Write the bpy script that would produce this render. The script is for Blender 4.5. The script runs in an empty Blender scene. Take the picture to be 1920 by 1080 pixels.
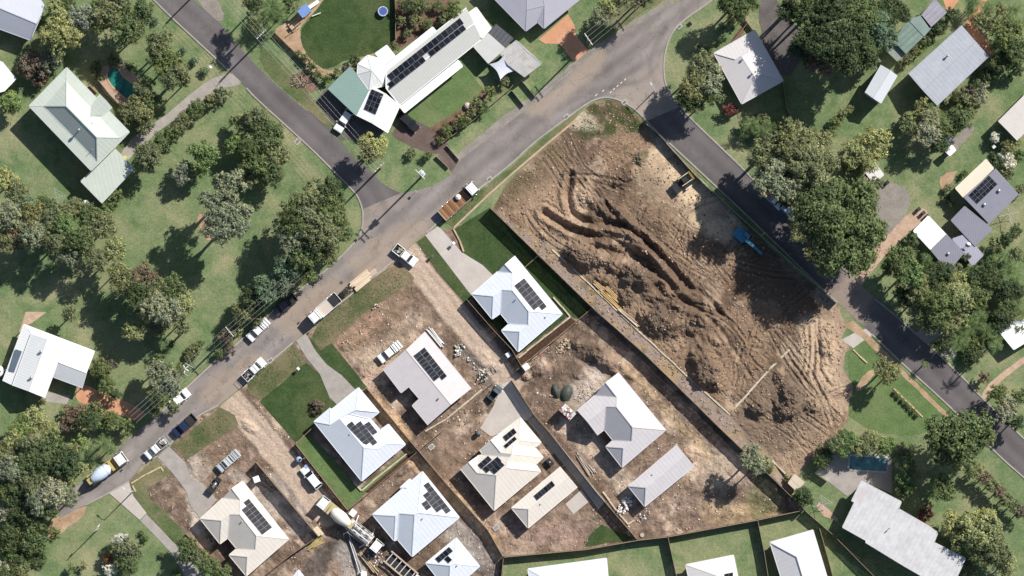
import bpy, bmesh, math, random
import numpy as np
from mathutils import Vector, Matrix
from mathutils.geometry import tessellate_polygon, delaunay_2d_cdt
random.seed(7); rng = np.random.default_rng(7)
R = math.radians
sc = bpy.context.scene
COL = sc.collection
# ---------------------------------------------------------------- camera, sky, sun, exposure
CAMH = 700.0
cam = bpy.data.cameras.new('camera'); cam_o = bpy.data.objects.new('camera', cam); COL.objects.link(cam_o)
cam_o.location = (0, 0, CAMH); cam.sensor_width = 36; cam.lens = 36 * CAMH / 192.0
cam.clip_start = 10; cam.clip_end = 3000
sc.camera = cam_o
SUN_EL, SUN_AZ = 40.0, 45.0
w = bpy.data.worlds.new('World'); sc.world = w; w.use_nodes = True
nt = w.node_tree; nt.nodes.clear()
sky = nt.nodes.new('ShaderNodeTexSky'); sky.sky_type = 'NISHITA'; sky.sun_disc = False
sky.sun_elevation = R(SUN_EL); sky.sun_rotation = R(SUN_AZ)
bg = nt.nodes.new('ShaderNodeBackground'); bg.inputs[1].default_value = 0.078
wo = nt.nodes.new('ShaderNodeOutputWorld')
nt.links.new(sky.outputs[0], bg.inputs[0]); nt.links.new(bg.outputs[0], wo.inputs[0])
sl = bpy.data.lights.new('sun', 'SUN'); sl.energy = 5.0; sl.angle = R(0.5); sl.color = (1.0, 0.95, 0.87)
so = bpy.data.objects.new('sun', sl); COL.objects.link(so)
sd = Vector((math.sin(R(SUN_AZ)) * math.cos(R(SUN_EL)), math.cos(R(SUN_AZ)) * math.cos(R(SUN_EL)), math.sin(R(SUN_EL))))
so.rotation_euler = (-sd).to_track_quat('-Z', 'Y').to_euler(); so.location = sd * 300
sc.view_settings.view_transform = 'Standard'; sc.view_settings.look = 'None'
sc.view_settings.exposure = 0.42; sc.view_settings.gamma = 1.0; sc.view_settings.use_curve_mapping = False

# ---------------------------------------------------------------- helpers
def W(px, py, z=0.0):
    s = (CAMH - z) / CAMH
    return Vector(((px - 960) / 10 * s, -(py - 540) / 10 * s, z))

_tab = np.random.default_rng(3).random((256, 256))
def vnoise(x, y):
    xi = np.floor(x).astype(int); yi = np.floor(y).astype(int)
    fx = x - xi; fy = y - yi; fx = fx * fx * (3 - 2 * fx); fy = fy * fy * (3 - 2 * fy)
    a = _tab[xi & 255, yi & 255]; b = _tab[(xi + 1) & 255, yi & 255]
    c = _tab[xi & 255, (yi + 1) & 255]; d = _tab[(xi + 1) & 255, (yi + 1) & 255]
    return (a * (1 - fx) + b * fx) * (1 - fy) + (c * (1 - fx) + d * fx) * fy
def fbm(x, y, size, octv=4, seed=0, rough=.5):
    x = np.asarray(x, float) / size + seed * 17.3; y = np.asarray(y, float) / size + seed * 9.7
    s = np.zeros_like(x); a = 1; t = 0
    for i in range(octv):
        s += a * vnoise(x, y); t += a; a *= rough
        x, y = x * 1.9 * .8 - y * 1.9 * .6 + 5.1, x * 1.9 * .6 + y * 1.9 * .8 + 1.7
    return s / t
def sstep(v, a, b):
    t = np.clip((v - a) / (b - a), 0, 1); return t * t * (3 - 2 * t)

class N:
    """small node-graph builder"""
    def __init__(s, name):
        s.m = bpy.data.materials.new(name); s.m.use_nodes = True; s.t = s.m.node_tree
        s.b = s.t.nodes['Principled BSDF']; s.out = s.t.nodes['Material Output']
        s.geo = s.t.nodes.new('ShaderNodeNewGeometry'); s.pos = s.geo.outputs['Position']
    def noise(s, size, detail=3, rough=.6, vec=None, stretch=None, dist=0):
        n = s.t.nodes.new('ShaderNodeTexNoise'); n.inputs['Scale'].default_value = 1.0 / size
        n.inputs['Detail'].default_value = detail; n.inputs['Roughness'].default_value = rough
        n.inputs['Distortion'].default_value = dist
        v = vec or s.pos
        if stretch:
            mp = s.t.nodes.new('ShaderNodeMapping'); mp.inputs['Rotation'].default_value = (0, 0, stretch[0])
            mp.inputs['Scale'].default_value = (stretch[1], stretch[2], 1); s.t.links.new(v, mp.inputs[0]); v = mp.outputs[0]
        s.t.links.new(v, n.inputs['Vector']); return n.outputs['Fac']
    def ramp(s, f, stops):
        r = s.t.nodes.new('ShaderNodeValToRGB'); e = r.color_ramp.elements
        while len(e) < len(stops): e.new(.5)
        for i, (p, c) in enumerate(stops):
            e[i].position = p; e[i].color = (*(c if hasattr(c, '__len__') else (c, c, c)), 1)
        s.t.links.new(f, r.inputs[0]); return r.outputs[0]
    def mix(s, f, a, b, mode='MIX'):
        m = s.t.nodes.new('ShaderNodeMix'); m.data_type = 'RGBA'; m.blend_type = mode
        for v, i in ((f, 0), (a, 6), (b, 7)):
            if isinstance(v, (int, float)) : m.inputs[i].default_value = v if i == 0 else (v, v, v, 1)
            elif isinstance(v, tuple): m.inputs[i].default_value = (*v, 1)
            else: s.t.links.new(v, m.inputs[i])
        return m.outputs[2]
    def attr(s, name, o='Color'):
        a = s.t.nodes.new('ShaderNodeAttribute'); a.attribute_name = name; return a.outputs[o]
    def math(s, op, a, b=0.0):
        m = s.t.nodes.new('ShaderNodeMath'); m.operation = op
        for v, i in ((a, 0), (b, 1)):
            if isinstance(v, (int, float)): m.inputs[i].default_value = v
            else: s.t.links.new(v, m.inputs[i])
        return m.outputs[0]
    def bump(s, h, dist=.05, strength=1.0):
        b = s.t.nodes.new('ShaderNodeBump'); b.inputs['Distance'].default_value = dist; b.inputs['Strength'].default_value = strength
        s.t.links.new(h, b.inputs['Height']); s.t.links.new(b.outputs[0], s.b.inputs['Normal'])
    def done(s, col, rough=.8, metal=0.0, spec=.3):
        if isinstance(col, tuple): s.b.inputs['Base Color'].default_value = (*col, 1)
        else: s.t.links.new(col, s.b.inputs['Base Color'])
        if isinstance(rough, (int, float)): s.b.inputs['Roughness'].default_value = rough
        else: s.t.links.new(rough, s.b.inputs['Roughness'])
        s.b.inputs['Metallic'].default_value = metal; s.b.inputs['Specular IOR Level'].default_value = spec
        return s.m

def grassmat(name, a, b, dry, dryamt=.6, fine=.35):
    n = N(name)
    c = n.ramp(n.noise(2.2, 5, .65), [(.3, a), (.7, b)])
    c = n.mix(n.ramp(n.noise(9, 5, .6, dist=.6), [(dryamt - .12, 0), (dryamt + .14, .85)]), c, dry)
    c = n.mix(.9, c, n.ramp(n.noise(.45, 4, .75), [(.25, 1 - fine), (.75, 1 + fine * .6)]), 'MULTIPLY')
    n.bump(n.noise(.3, 3, .7), .12, .8)
    return n.done(c, .95, spec=.1)
def groundmat(name, stops, size, bump=.04, rough=.95, fine=.3, stretch=None, fsize=.35):
    n = N(name)
    c = n.ramp(n.noise(size, 6, .68, stretch=stretch), stops)
    c = n.mix(.9, c, n.ramp(n.noise(fsize, 4, .75), [(.25, 1 - fine), (.75, 1 + fine * .5)]), 'MULTIPLY')
    n.bump(n.noise(fsize, 4, .7), bump, .9)
    return n.done(c, rough, spec=.15)
def flatmat(name, col, rough=.6, metal=0., var=.12, size=.8, spec=.3, bump=0):
    n = N(name)
    c = n.mix(1.0, col, n.ramp(n.noise(size, 4, .7), [(.3, 1 - var), (.7, 1 + var * .4)]), 'MULTIPLY')
    if bump: n.bump(n.noise(size * .5, 3), bump)
    return n.done(c, rough, metal, spec)
MC = {}
def fm(col, rough=.6, metal=0., var=.1, spec=.3, size=.8):
    k = (tuple(round(c, 3) for c in col), rough, metal, var)
    if k not in MC: MC[k] = flatmat('paint_%d' % len(MC), tuple(col), rough, metal, var, size, spec)
    return MC[k]

def link(o, parent=None):
    COL.objects.link(o)
    if parent: o.parent = parent
    return o
def mesh(name, verts, faces, mats, midx=None, smooth=False):
    me = bpy.data.meshes.new(name)
    me.from_pydata([tuple(v) for v in verts], [], faces)
    for m in (mats if isinstance(mats, (list, tuple)) else [mats]): me.materials.append(m)
    if midx is not None: me.polygons.foreach_set('material_index', midx)
    if smooth: me.polygons.foreach_set('use_smooth', [True] * len(me.polygons))
    me.update(); return me
def obj(name, me, parent=None, loc=None):
    o = bpy.data.objects.new(name, me); link(o, parent)
    if loc is not None: o.location = loc
    return o
def tag(o, label, cat, group=None):
    o['label'] = label; o['category'] = cat
    if group: o['group'] = group
    return o
def thing(name, label, cat, loc=(0, 0, 0), rz=0, group=None):
    o = bpy.data.objects.new(name, None); link(o); o.location = loc; o.rotation_euler = (0, 0, rz)
    o.empty_display_size = .5
    return tag(o, label, cat, group)
def struct(o): o['kind'] = 'structure'; return o
def stuff(o): o['kind'] = 'stuff'; return o

class MB:
    """mesh builder: gathers shapes, builds one mesh"""
    def __init__(s): s.v = []; s.f = []; s.mi = []
    def add(s, vs, fs, mi=0):
        o = len(s.v); s.v += [tuple(v) for v in vs]; s.f += [tuple(i + o for i in f) for f in fs]; s.mi += [mi] * len(fs); return s
    def box(s, c, d, rz=0, mi=0, top=None):
        """centre c, size d, top=(sx,sy) tapers the top"""
        x, y, z = d[0] / 2, d[1] / 2, d[2] / 2; tx, ty = top or (1, 1)
        p = [(-x, -y, -z), (x, -y, -z), (x, y, -z), (-x, y, -z), (-x * tx, -y * ty, z), (x * tx, -y * ty, z), (x * tx, y * ty, z), (-x * tx, y * ty, z)]
        cs, sn = math.cos(rz), math.sin(rz)
        p = [(c[0] + a * cs - b * sn, c[1] + a * sn + b * cs, c[2] + q) for a, b, q in p]
        return s.add(p, [(0, 3, 2, 1), (4, 5, 6, 7), (0, 1, 5, 4), (1, 2, 6, 5), (2, 3, 7, 6), (3, 0, 4, 7)], mi)
    def bar(s, a, b, w, h=None, mi=0, up=(0, 0, 1)):
        a = Vector(a); b = Vector(b); d = b - a
        if d.length < 1e-6: return s
        h = h or w; d.normalize(); u = Vector(up)
        if abs(d.dot(u)) > .95: u = Vector((1, 0, 0))
        r = d.cross(u).normalized() * w / 2; t = r.cross(d).normalized() * h / 2
        p = [a - r - t, a + r - t, a + r + t, a - r + t, b - r - t, b + r - t, b + r + t, b - r + t]
        return s.add(p, [(0, 1, 2, 3), (7, 6, 5, 4), (0, 4, 5, 1), (1, 5, 6, 2), (2, 6, 7, 3), (3, 7, 4, 0)], mi)
    def tube(s, pts, r, n=6, mi=0):
        rs = r if hasattr(r, '__len__') else [r] * len(pts); pts = [Vector(p) for p in pts]; ring = []
        for i, p in enumerate(pts):
            d = (pts[min(i + 1, len(pts) - 1)] - pts[max(i - 1, 0)]).normalized()
            u = Vector((0, 0, 1)) if abs(d.z) < .9 else Vector((1, 0, 0))
            x = d.cross(u).normalized(); y = x.cross(d).normalized()
            ring.append([p + (x * math.cos(2 * math.pi * k / n) + y * math.sin(2 * math.pi * k / n)) * rs[i] for k in range(n)])
        vs = [v for q in ring for v in q]; fs = []
        for i in range(len(pts) - 1):
            for k in range(n):
                a = i * n + k; b = i * n + (k + 1) % n; fs.append((a, a + n, b + n, b))
        fs.append(tuple(range(n))); fs.append(tuple(reversed(range(len(vs) - n, len(vs)))))
        return s.add(vs, fs, mi)
    def lathe(s, prof, n=16, c=(0, 0, 0), mi=0, axis='z'):
        vs = []
        for r, z in prof:
            for k in range(n):
                a = 2 * math.pi * k / n; q = (r * math.cos(a), r * math.sin(a), z)
                if axis == 'x': q = (z, q[0], q[1])
                if axis == 'y': q = (q[0], z, q[1])
                vs.append((c[0] + q[0], c[1] + q[1], c[2] + q[2]))
        fs = []
        for i in range(len(prof) - 1):
            for k in range(n):
                a = i * n + k; b = i * n + (k + 1) % n; fs.append((a, b, b + n, a + n))
        fs.append(tuple(reversed(range(n)))); fs.append(tuple(range(len(vs) - n, len(vs))))
        return s.add(vs, fs, mi)
    def me(s, name, mats, smooth=False): return mesh(name, s.v, s.f, mats, s.mi, smooth)
    def obj(s, name, mats, parent=None, smooth=False, bevel=0):
        o = obj(name, s.me(name, mats, smooth), parent)
        if bevel:
            bm = bmesh.new(); bm.from_mesh(o.data); bmesh.ops.recalc_face_normals(bm, faces=bm.faces)
            bmesh.ops.bevel(bm, geom=bm.edges[:], offset=bevel, segments=2, affect='EDGES', profile=.6, clamp_overlap=True); bm.to_mesh(o.data); bm.free()
        return o

def inpoly(x, y, P):
    x = np.asarray(x); y = np.asarray(y); r = np.zeros(x.shape, bool); n = len(P)
    for i in range(n):
        x1, y1 = P[i]; x2, y2 = P[(i + 1) % n]
        if y1 == y2: continue
        c = ((y1 > y) != (y2 > y)) & (x < (x2 - x1) * (y - y1) / (y2 - y1) + x1); r ^= c
    return r
def segdist(x, y, P, closed=True):
    x = np.asarray(x, float); y = np.asarray(y, float); d = np.full(x.shape, 1e9)
    n = len(P)
    for i in range(n if closed else n - 1):
        ax, ay = P[i]; bx, by = P[(i + 1) % n]; dx, dy = bx - ax, by - ay; L = dx * dx + dy * dy + 1e-12
        t = np.clip(((x - ax) * dx + (y - ay) * dy) / L, 0, 1)
        d = np.minimum(d, np.hypot(x - ax - t * dx, y - ay - t * dy))
    return d
def px2(P): return [((a - 960) / 10, -(b - 540) / 10) for a, b in P]
def smooth_poly(P, it=1, closed=True):
    for _ in range(it):
        Q = []; n = len(P)
        rngk = range(n) if closed else range(n - 1)
        if not closed: Q.append(P[0])
        for i in rngk:
            a = P[i]; b = P[(i + 1) % n]
            Q.append((a[0] * .75 + b[0] * .25, a[1] * .75 + b[1] * .25)); Q.append((a[0] * .25 + b[0] * .75, a[1] * .25 + b[1] * .75))
        if not closed: Q.append(P[-1])
        P = Q
    return P
def rough_edge(P, jit, step=.5, seed=0):
    Q = []; n = len(P)
    for i in range(n):
        a = Vector(P[i]); b = Vector(P[(i + 1) % n]); L = (b - a).length; k = max(1, int(L / step))
        nn = Vector((-(b - a).y, (b - a).x)).normalized() if L > 0 else Vector((0, 0))
        for j in range(k):
            p = a.lerp(b, j / k)
            q = (float(fbm(p.x, p.y, 2.5, 4, seed + 3, .7)) - .5) * 2 * jit
            Q.append((p.x + nn.x * q, p.y + nn.y * q))
    return Q
def zone(name, P, mat, z, jit=0, sm=0, skirt=0, seed=0, parent=None):
    """one flat sheet of ground cover with its own outline"""
    Q = px2(P)
    if sm: Q = smooth_poly(Q, sm)
    if jit: Q = rough_edge(Q, jit, .5, seed)
    r = delaunay_2d_cdt([Vector(q) for q in Q], [], [list(range(len(Q)))], 1, 1e-5)
    vs = [(v.x, v.y, z) for v in r[0]]; fs = [tuple(f) for f in r[2]]
    fs = [f if sum(vs[f[i]][0] * vs[f[(i + 1) % len(f)]][1] - vs[f[(i + 1) % len(f)]][0] * vs[f[i]][1] for i in range(len(f))) > 0 else f[::-1] for f in fs]
    if skirt:
        n = len(vs); m = len(Q)
        vs += [(q[0], q[1], z) for q in Q] + [(q[0], q[1], z - skirt) for q in Q]
        fs += [(n + i, n + m + i, n + m + (i + 1) % m, n + (i + 1) % m) for i in range(m)]
    o = obj(name, mesh(name, vs, fs, mat), parent)
    return struct(o) if parent is None else o
def relief(name, P, mat, hf, cf, step=.25, jit=0, seed=0, smooth=True):
    """a sheet of ground with real relief: hf(x,y)->z, cf(x,y,z)->rgb"""
    Q = px2(P)
    Q = rough_edge(Q, jit, .5, seed)
    A = np.array(Q); x0, y0 = A.min(0); x1, y1 = A.max(0)
    gx, gy = np.meshgrid(np.arange(x0, x1, step), np.arange(y0, y1, step))
    gx = gx.ravel() + rng.uniform(-.2, .2, gx.size) * step; gy = gy.ravel() + rng.uniform(-.2, .2, gy.size) * step
    k = inpoly(gx, gy, Q) & (segdist(gx, gy, Q) > step * .5); gx = gx[k]; gy = gy[k]
    pts = [Vector(q) for q in Q] + [Vector((a, b)) for a, b in zip(gx, gy)]
    r = delaunay_2d_cdt(pts, [], [list(range(len(Q)))], 1, 1e-5)
    X = np.array([v.x for v in r[0]]); Y = np.array([v.y for v in r[0]])
    edge = segdist(X, Y, Q)
    Z = hf(X, Y, edge); C = cf(X, Y, Z)
    me = bpy.data.meshes.new(name); fs = []
    for f in r[2]:
        a, b, c = f[:3]
        fs.append(tuple(f) if (X[b] - X[a]) * (Y[c] - Y[a]) - (X[c] - X[a]) * (Y[b] - Y[a]) > 0 else tuple(f)[::-1])
    me.from_pydata(list(zip(X.tolist(), Y.tolist(), Z.tolist())), [], fs)
    at = me.attributes.new('Col', 'FLOAT_COLOR', 'POINT')
    at.data.foreach_set('color', np.column_stack([C, np.ones(len(X))]).astype(np.float32).ravel())
    me.materials.append(mat); me.polygons.foreach_set('use_smooth', [smooth] * len(me.polygons)); me.update()
    return struct(obj(name, me))
# ---------------------------------------------------------------- ground materials
G = {}
G['lawn'] = grassmat('lawn_grass', (.094, .150, .062), (.178, .232, .112), (.31, .29, .17), .56, .42)
G['mown'] = grassmat('mown_grass', (.085, .140, .050), (.135, .195, .078), (.19, .20, .10), .62, .30)
G['turf'] = grassmat('new_turf', (.034, .060, .022), (.062, .098, .036), (.11, .125, .055), .60, .42)
G['verge'] = grassmat('verge_grass', (.070, .105, .040), (.125, .150, .068), (.26, .21, .13), .56, .4)
G['weeds'] = grassmat('weedy_grass', (.060, .088, .034), (.115, .130, .058), (.25, .19, .125), .52, .45)
G['gravel'] = groundmat('gravel', [(.3, (.19, .17, .15)), (.7, (.31, .28, .25))], 2.5)
G['darkgravel'] = groundmat('dark_gravel', [(.3, (.09, .08, .078)), (.7, (.16, .145, .14))], 2.5)
G['sand'] = groundmat('sandy_soil', [(.28, (.25, .17, .105)), (.5, (.38, .26, .17)), (.75, (.50, .37, .26))], 2.2)
G['soil'] = groundmat('garden_soil', [(.3, (.10, .062, .042)), (.7, (.24, .155, .11))], 1.6, bump=.08)
G['mulch'] = groundmat('bark_mulch', [(.3, (.045, .025, .017)), (.7, (.11, .062, .042))], .5, bump=.08, fine=.5, fsize=.2)
G['conc'] = groundmat('pale_concrete', [(.3, (.40, .36, .33)), (.7, (.49, .45, .415))], 3, bump=.004, fine=.10)
G['concold'] = groundmat('worn_concrete', [(.3, (.27, .25, .23)), (.7, (.38, .35, .32))], 2.2, bump=.006, fine=.16)
G['brownpave'] = groundmat('brown_paving', [(.3, (.095, .068, .058)), (.7, (.16, .12, .105))], 2, bump=.01, fine=.2)
G['terra'] = groundmat('terracotta_paving', [(.3, (.45, .22, .125)), (.7, (.58, .32, .20))], 2, bump=.01, fine=.15)
G['tan'] = groundmat('tan_paving', [(.3, (.36, .25, .18)), (.7, (.52, .38, .29))], 1.2, bump=.01, fine=.2)
n = N('track_soil'); c = n.attr('Col')
c = n.mix(.95, c, n.ramp(n.noise(.5, 5, .78), [(.22, .60), (.5, 1.0), (.8, 1.28)]), 'MULTIPLY')
c = n.mix(.6, c, n.ramp(n.noise(3.5, 5, .7), [(.25, (.78, .80, .84)), (.75, (1.15, 1.08, 1.0))]), 'MULTIPLY')
n.bump(n.math('ADD', n.noise(.35, 4, .75), n.noise(1.1, 3, .6)), .16, 1.0); G['dirt'] = n.done(c, .97, spec=.08)
n = N('road_asphalt'); c = n.attr('Col')
c = n.mix(.9, c, n.ramp(n.noise(.22, 3, .8), [(.2, .78), (.8, 1.16)]), 'MULTIPLY')
vo = n.t.nodes.new('ShaderNodeTexVoronoi'); vo.feature = 'DISTANCE_TO_EDGE'; vo.inputs['Scale'].default_value = .16
mpn = n.t.nodes.new('ShaderNodeVectorMath'); mpn.operation = 'ADD'; nz = n.t.nodes.new('ShaderNodeTexNoise'); nz.inputs['Scale'].default_value = .35; nz.inputs['Detail'].default_value = 4; n.t.links.new(n.pos, nz.inputs['Vector'])
scl = n.t.nodes.new('ShaderNodeVectorMath'); scl.operation = 'SCALE'; scl.inputs['Scale'].default_value = 5.0; n.t.links.new(nz.outputs['Color'], scl.inputs[0]); n.t.links.new(n.pos, mpn.inputs[0]); n.t.links.new(scl.outputs[0], mpn.inputs[1]); n.t.links.new(mpn.outputs[0], vo.inputs['Vector'])
c = n.mix(n.ramp(vo.outputs['Distance'], [(0, .45), (.012, 0)]), c, (.06, .055, .052))
n.bump(n.noise(.12, 2, .7), .01, .6); G['road'] = n.done(c, .9, spec=.25)

def smask(X, Y, P, w=.8, jit=1.2, seed=0, size=4):
    Q = px2(P); d = segdist(X, Y, Q); s = np.where(inpoly(X, Y, Q), d, -d) + (fbm(X, Y, size, 5, seed, .65) - .5) * 2 * jit
    return sstep(s, -w, w)
def near(X, Y, P, r, jit=.5, seed=0):
    d = segdist(X, Y, px2(P), False) + (fbm(X, Y, 3, 4, seed, .6) - .5) * 2 * jit
    return 1 - sstep(d, r * .4, r)
def blend(C, m, col): return C * (1 - m[:, None]) + np.array(col)[None, :] * m[:, None]

# ---------------------------------------------------------------- the ground sheet
gx0 = [(-3000, -2500), (4900, -2500), (4900, 3600), (-3000, 3600)]
g = zone('ground', gx0, G['lawn'], 0.0)

# ---------------------------------------------------------------- roads
RA = [(112,972),(135,960),(160,947),(205,924),(242,902),(267,870),(295,855),(317,835),(365,782),(410,760),(440,735),(495,688),(550,642),(600,600),(670,542),(700,520),(737,490),(760,470),(780,450),(800,437),(830,408),(894,357),(960,307),(997,270),(1055,227),(1100,194),(1120,185),(1135,182),(1155,185),(1177,195),(1197,210),(1212,227),
 (1275,200),(1255,172),(1247,155),(1245,135),(1245,112),(1250,85),(1262,57),(1285,35),(1337,0),(1780,-380),(1700,-380),(1268,5),(1215,33),(1150,75),(1110,103),(1080,128),(1055,160),(1010,188),(960,225),(905,268),(862,300),(842,330),(812,348),(780,357),(752,362),
 (680,392),(681,412),(677,437),(665,455),(620,500),(580,530),(520,575),(460,628),(425,660),(400,677),(345,730),(295,777),(257,809),(200,862),(150,905),(110,937)]
RB = [(1275,200),(1212,227),(1235,250),(1257,270),(1370,375),(1440,442),(1535,535),(1570,567),(1635,627),(1690,680),(1790,770),(1875,857),(1920,895),(2420,1330),(2470,1280),(1907,810),(1840,745),(1810,712),(1735,642),(1685,597),(1620,540),(1427,352),(1392,315),(1345,270),(1305,232)]
RC = [(680,392),(752,362),(730,352),(712,340),(697,322),(660,290),(642,270),(575,207),(530,170),(480,122),(437,75),(415,45),(362,0),(-40,-400),(-110,-400),(292,0),(310,22),(400,105),(450,152),(480,185),(575,270),(627,322),(662,357),(672,370)]
CA = [(110,955),(230,880),(390,725),(560,590),(700,480),(860,345),(1010,225),(1140,130),(1240,60),(1330,-20),(1740,-380)]
CB = [(1180,130),(1225,190),(1300,265),(1500,455),(1700,640),(1850,785),(1960,890),(2445,1305)]
CC = [(-75,-400),(320,-10),(450,105),(600,255),(690,335),(735,410)]
DUST = [[(790,445),(740,470),(690,505)], [(440,745),(480,700),(410,745)], [(620,560),(560,600)], [(1010,180),(1100,105)], [(1185,215),(1215,232),(1240,245)]]
def roadcol(cl, base, seed):
    def f(X, Y, Z):
        d = segdist(X, Y, px2(cl), False)
        C = np.tile(np.array(base), (len(X), 1))
        k = .10 * np.cos((d - 1.5) * 2.2) * (1 - sstep(d, 3.0, 4.5)) + (fbm(X, Y, 6, 5, seed, .6) - .5) * .55 + (fbm(X * .8 - Y * .6, (X * .6 + Y * .8) * .18, 1.2, 3, seed + 4) - .5) * (.28 if cl is CA else .12)
        C = C * (1 + k)[:, None]
        if cl is CA:
            for i, P in enumerate(DUST): C = blend(C, near(X, Y, P, 5.0, 1.6, i) * .62, (.34, .27, .21))
            C = blend(C, sstep(d, 3.0, 5.2) * .38 * (X < 30), (.33, .27, .22))
            for i, (P, w_, v) in enumerate([([(1050,205),(1110,168),(1180,150),(1225,175),(1262,215)], 1.0, .6), ([(1130,160),(1210,120),(1262,70),(1330,0)], .9, .7), ([(1150,165),(1215,150),(1245,100),(1262,70)], .8, .55), ([(1270,215),(1225,150),(1215,110),(1250,50)], .9, .6), ([(1085,175),(1150,120),(1250,40)], .8, .72), ([(740,400),(780,400),(860,345)], .8, .7), ([(700,350),(735,410),(700,470)], .8, .7), ([(1010,230),(1100,170),(1130,150),(1130,120)], .5, .5), ([(600,565),(700,485),(830,375)], .6, .8), ([(300,815),(420,715),(560,600)], .6, .8)]):
                Q_ = smooth_poly(P, 2, False); d_ = segdist(X, Y, px2(Q_), False) + (fbm(X, Y, 4, 3, i + 3) - .5) * .8; C = C * (1 - (1 - v) * .55 * (1 - sstep(d_, .1, w_ * 1.1)) * sstep(fbm(X, Y, 5, 3, i + 8), .35, .6))[:, None]
            C = blend(C, smask(X, Y, [(1150,175),(1240,130),(1290,215),(1225,240)], 1.6, 1.5, 5) * .45, (.30, .26, .235))
        if cl is CB: C = blend(C, near(X, Y, [(1580,560),(1625,520),(1600,590)], 4, 1.0, 3) * .6, (.33, .26, .21))
        C = blend(C, (fbm(X, Y, 1.6, 4, seed + 9, .6) > .66).astype(float) * .22, (.10, .09, .088))
        return np.clip(C, .02, .8)
    return f
flat = lambda z: (lambda X, Y, e: np.full(len(X), z))
for P, cl, b, s in ((RA, CA, (.215, .190, .180), 1), (RB, CB, (.118, .106, .108), 2), (RC, CC, (.128, .115, .117), 3)):
    o = relief('road', P, G['road'], flat(.03), roadcol(cl, b, s), .27, .10, s)

def strip(name, P, w, z0, z1, mat, sm=2):
    Q = smooth_poly(px2(P), sm, False); L = []; Rr = []
    for i, p in enumerate(Q):
        a = Vector(Q[max(i - 1, 0)]); b = Vector(Q[min(i + 1, len(Q) - 1)]); d = (b - a).normalized(); nn = Vector((-d.y, d.x)) * w / 2
        L.append((p[0] + nn.x, p[1] + nn.y)); Rr.append((p[0] - nn.x, p[1] - nn.y))
    m = len(Q); vs = [(*q, z1) for q in L] + [(*q, z1) for q in Rr] + [(*q, z0) for q in L] + [(*q, z0) for q in Rr]; fs = []
    for i in range(m - 1):
        fs += [(i, m + i, m + i + 1, i + 1), (2 * m + i, i, i + 1, 2 * m + i + 1), (m + i, 3 * m + i, 3 * m + i + 1, m + i + 1)]
    return obj(name, mesh(name, vs, fs, mat))
KERBS = [RA[2:5], [(267,870),(295,855)], [(317,835),(365,782),(410,760)], RA[11:13], RA[13:18], [(800,437),(830,408),(894,357),(960,307),(997,270),(1055,227),(1100,194),(1120,185),(1135,182),(1155,185),(1177,195),(1197,210),(1212,227),(1235,250),(1257,270),(1370,375),(1440,442),(1535,535),(1570,567)],
 [(1635,627),(1690,680),(1790,770),(1875,857),(1920,895),(1980,950)], [(1380,-40),(1337,0),(1285,35),(1262,57),(1250,85),(1245,112),(1245,135),(1247,155),(1255,172),(1275,200),(1305,232),(1345,270),(1392,315),(1427,352),(1590,512)], [(1640,560),(1685,597),(1735,642)], [(1750,655),(1810,712),(1840,745),(1907,810),(1990,890)],
 [(270,-20),(310,22),(400,105),(428,132)], [(462,165),(480,185),(575,270),(627,322),(662,357),(672,370),(680,392),(681,412),(677,437),(665,455),(620,500),(580,530),(520,575),(440,650),(400,680),(345,732),(300,775)]]
for P in KERBS: struct(strip('kerb', P, .28, 0, .12, G['concold']))

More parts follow.
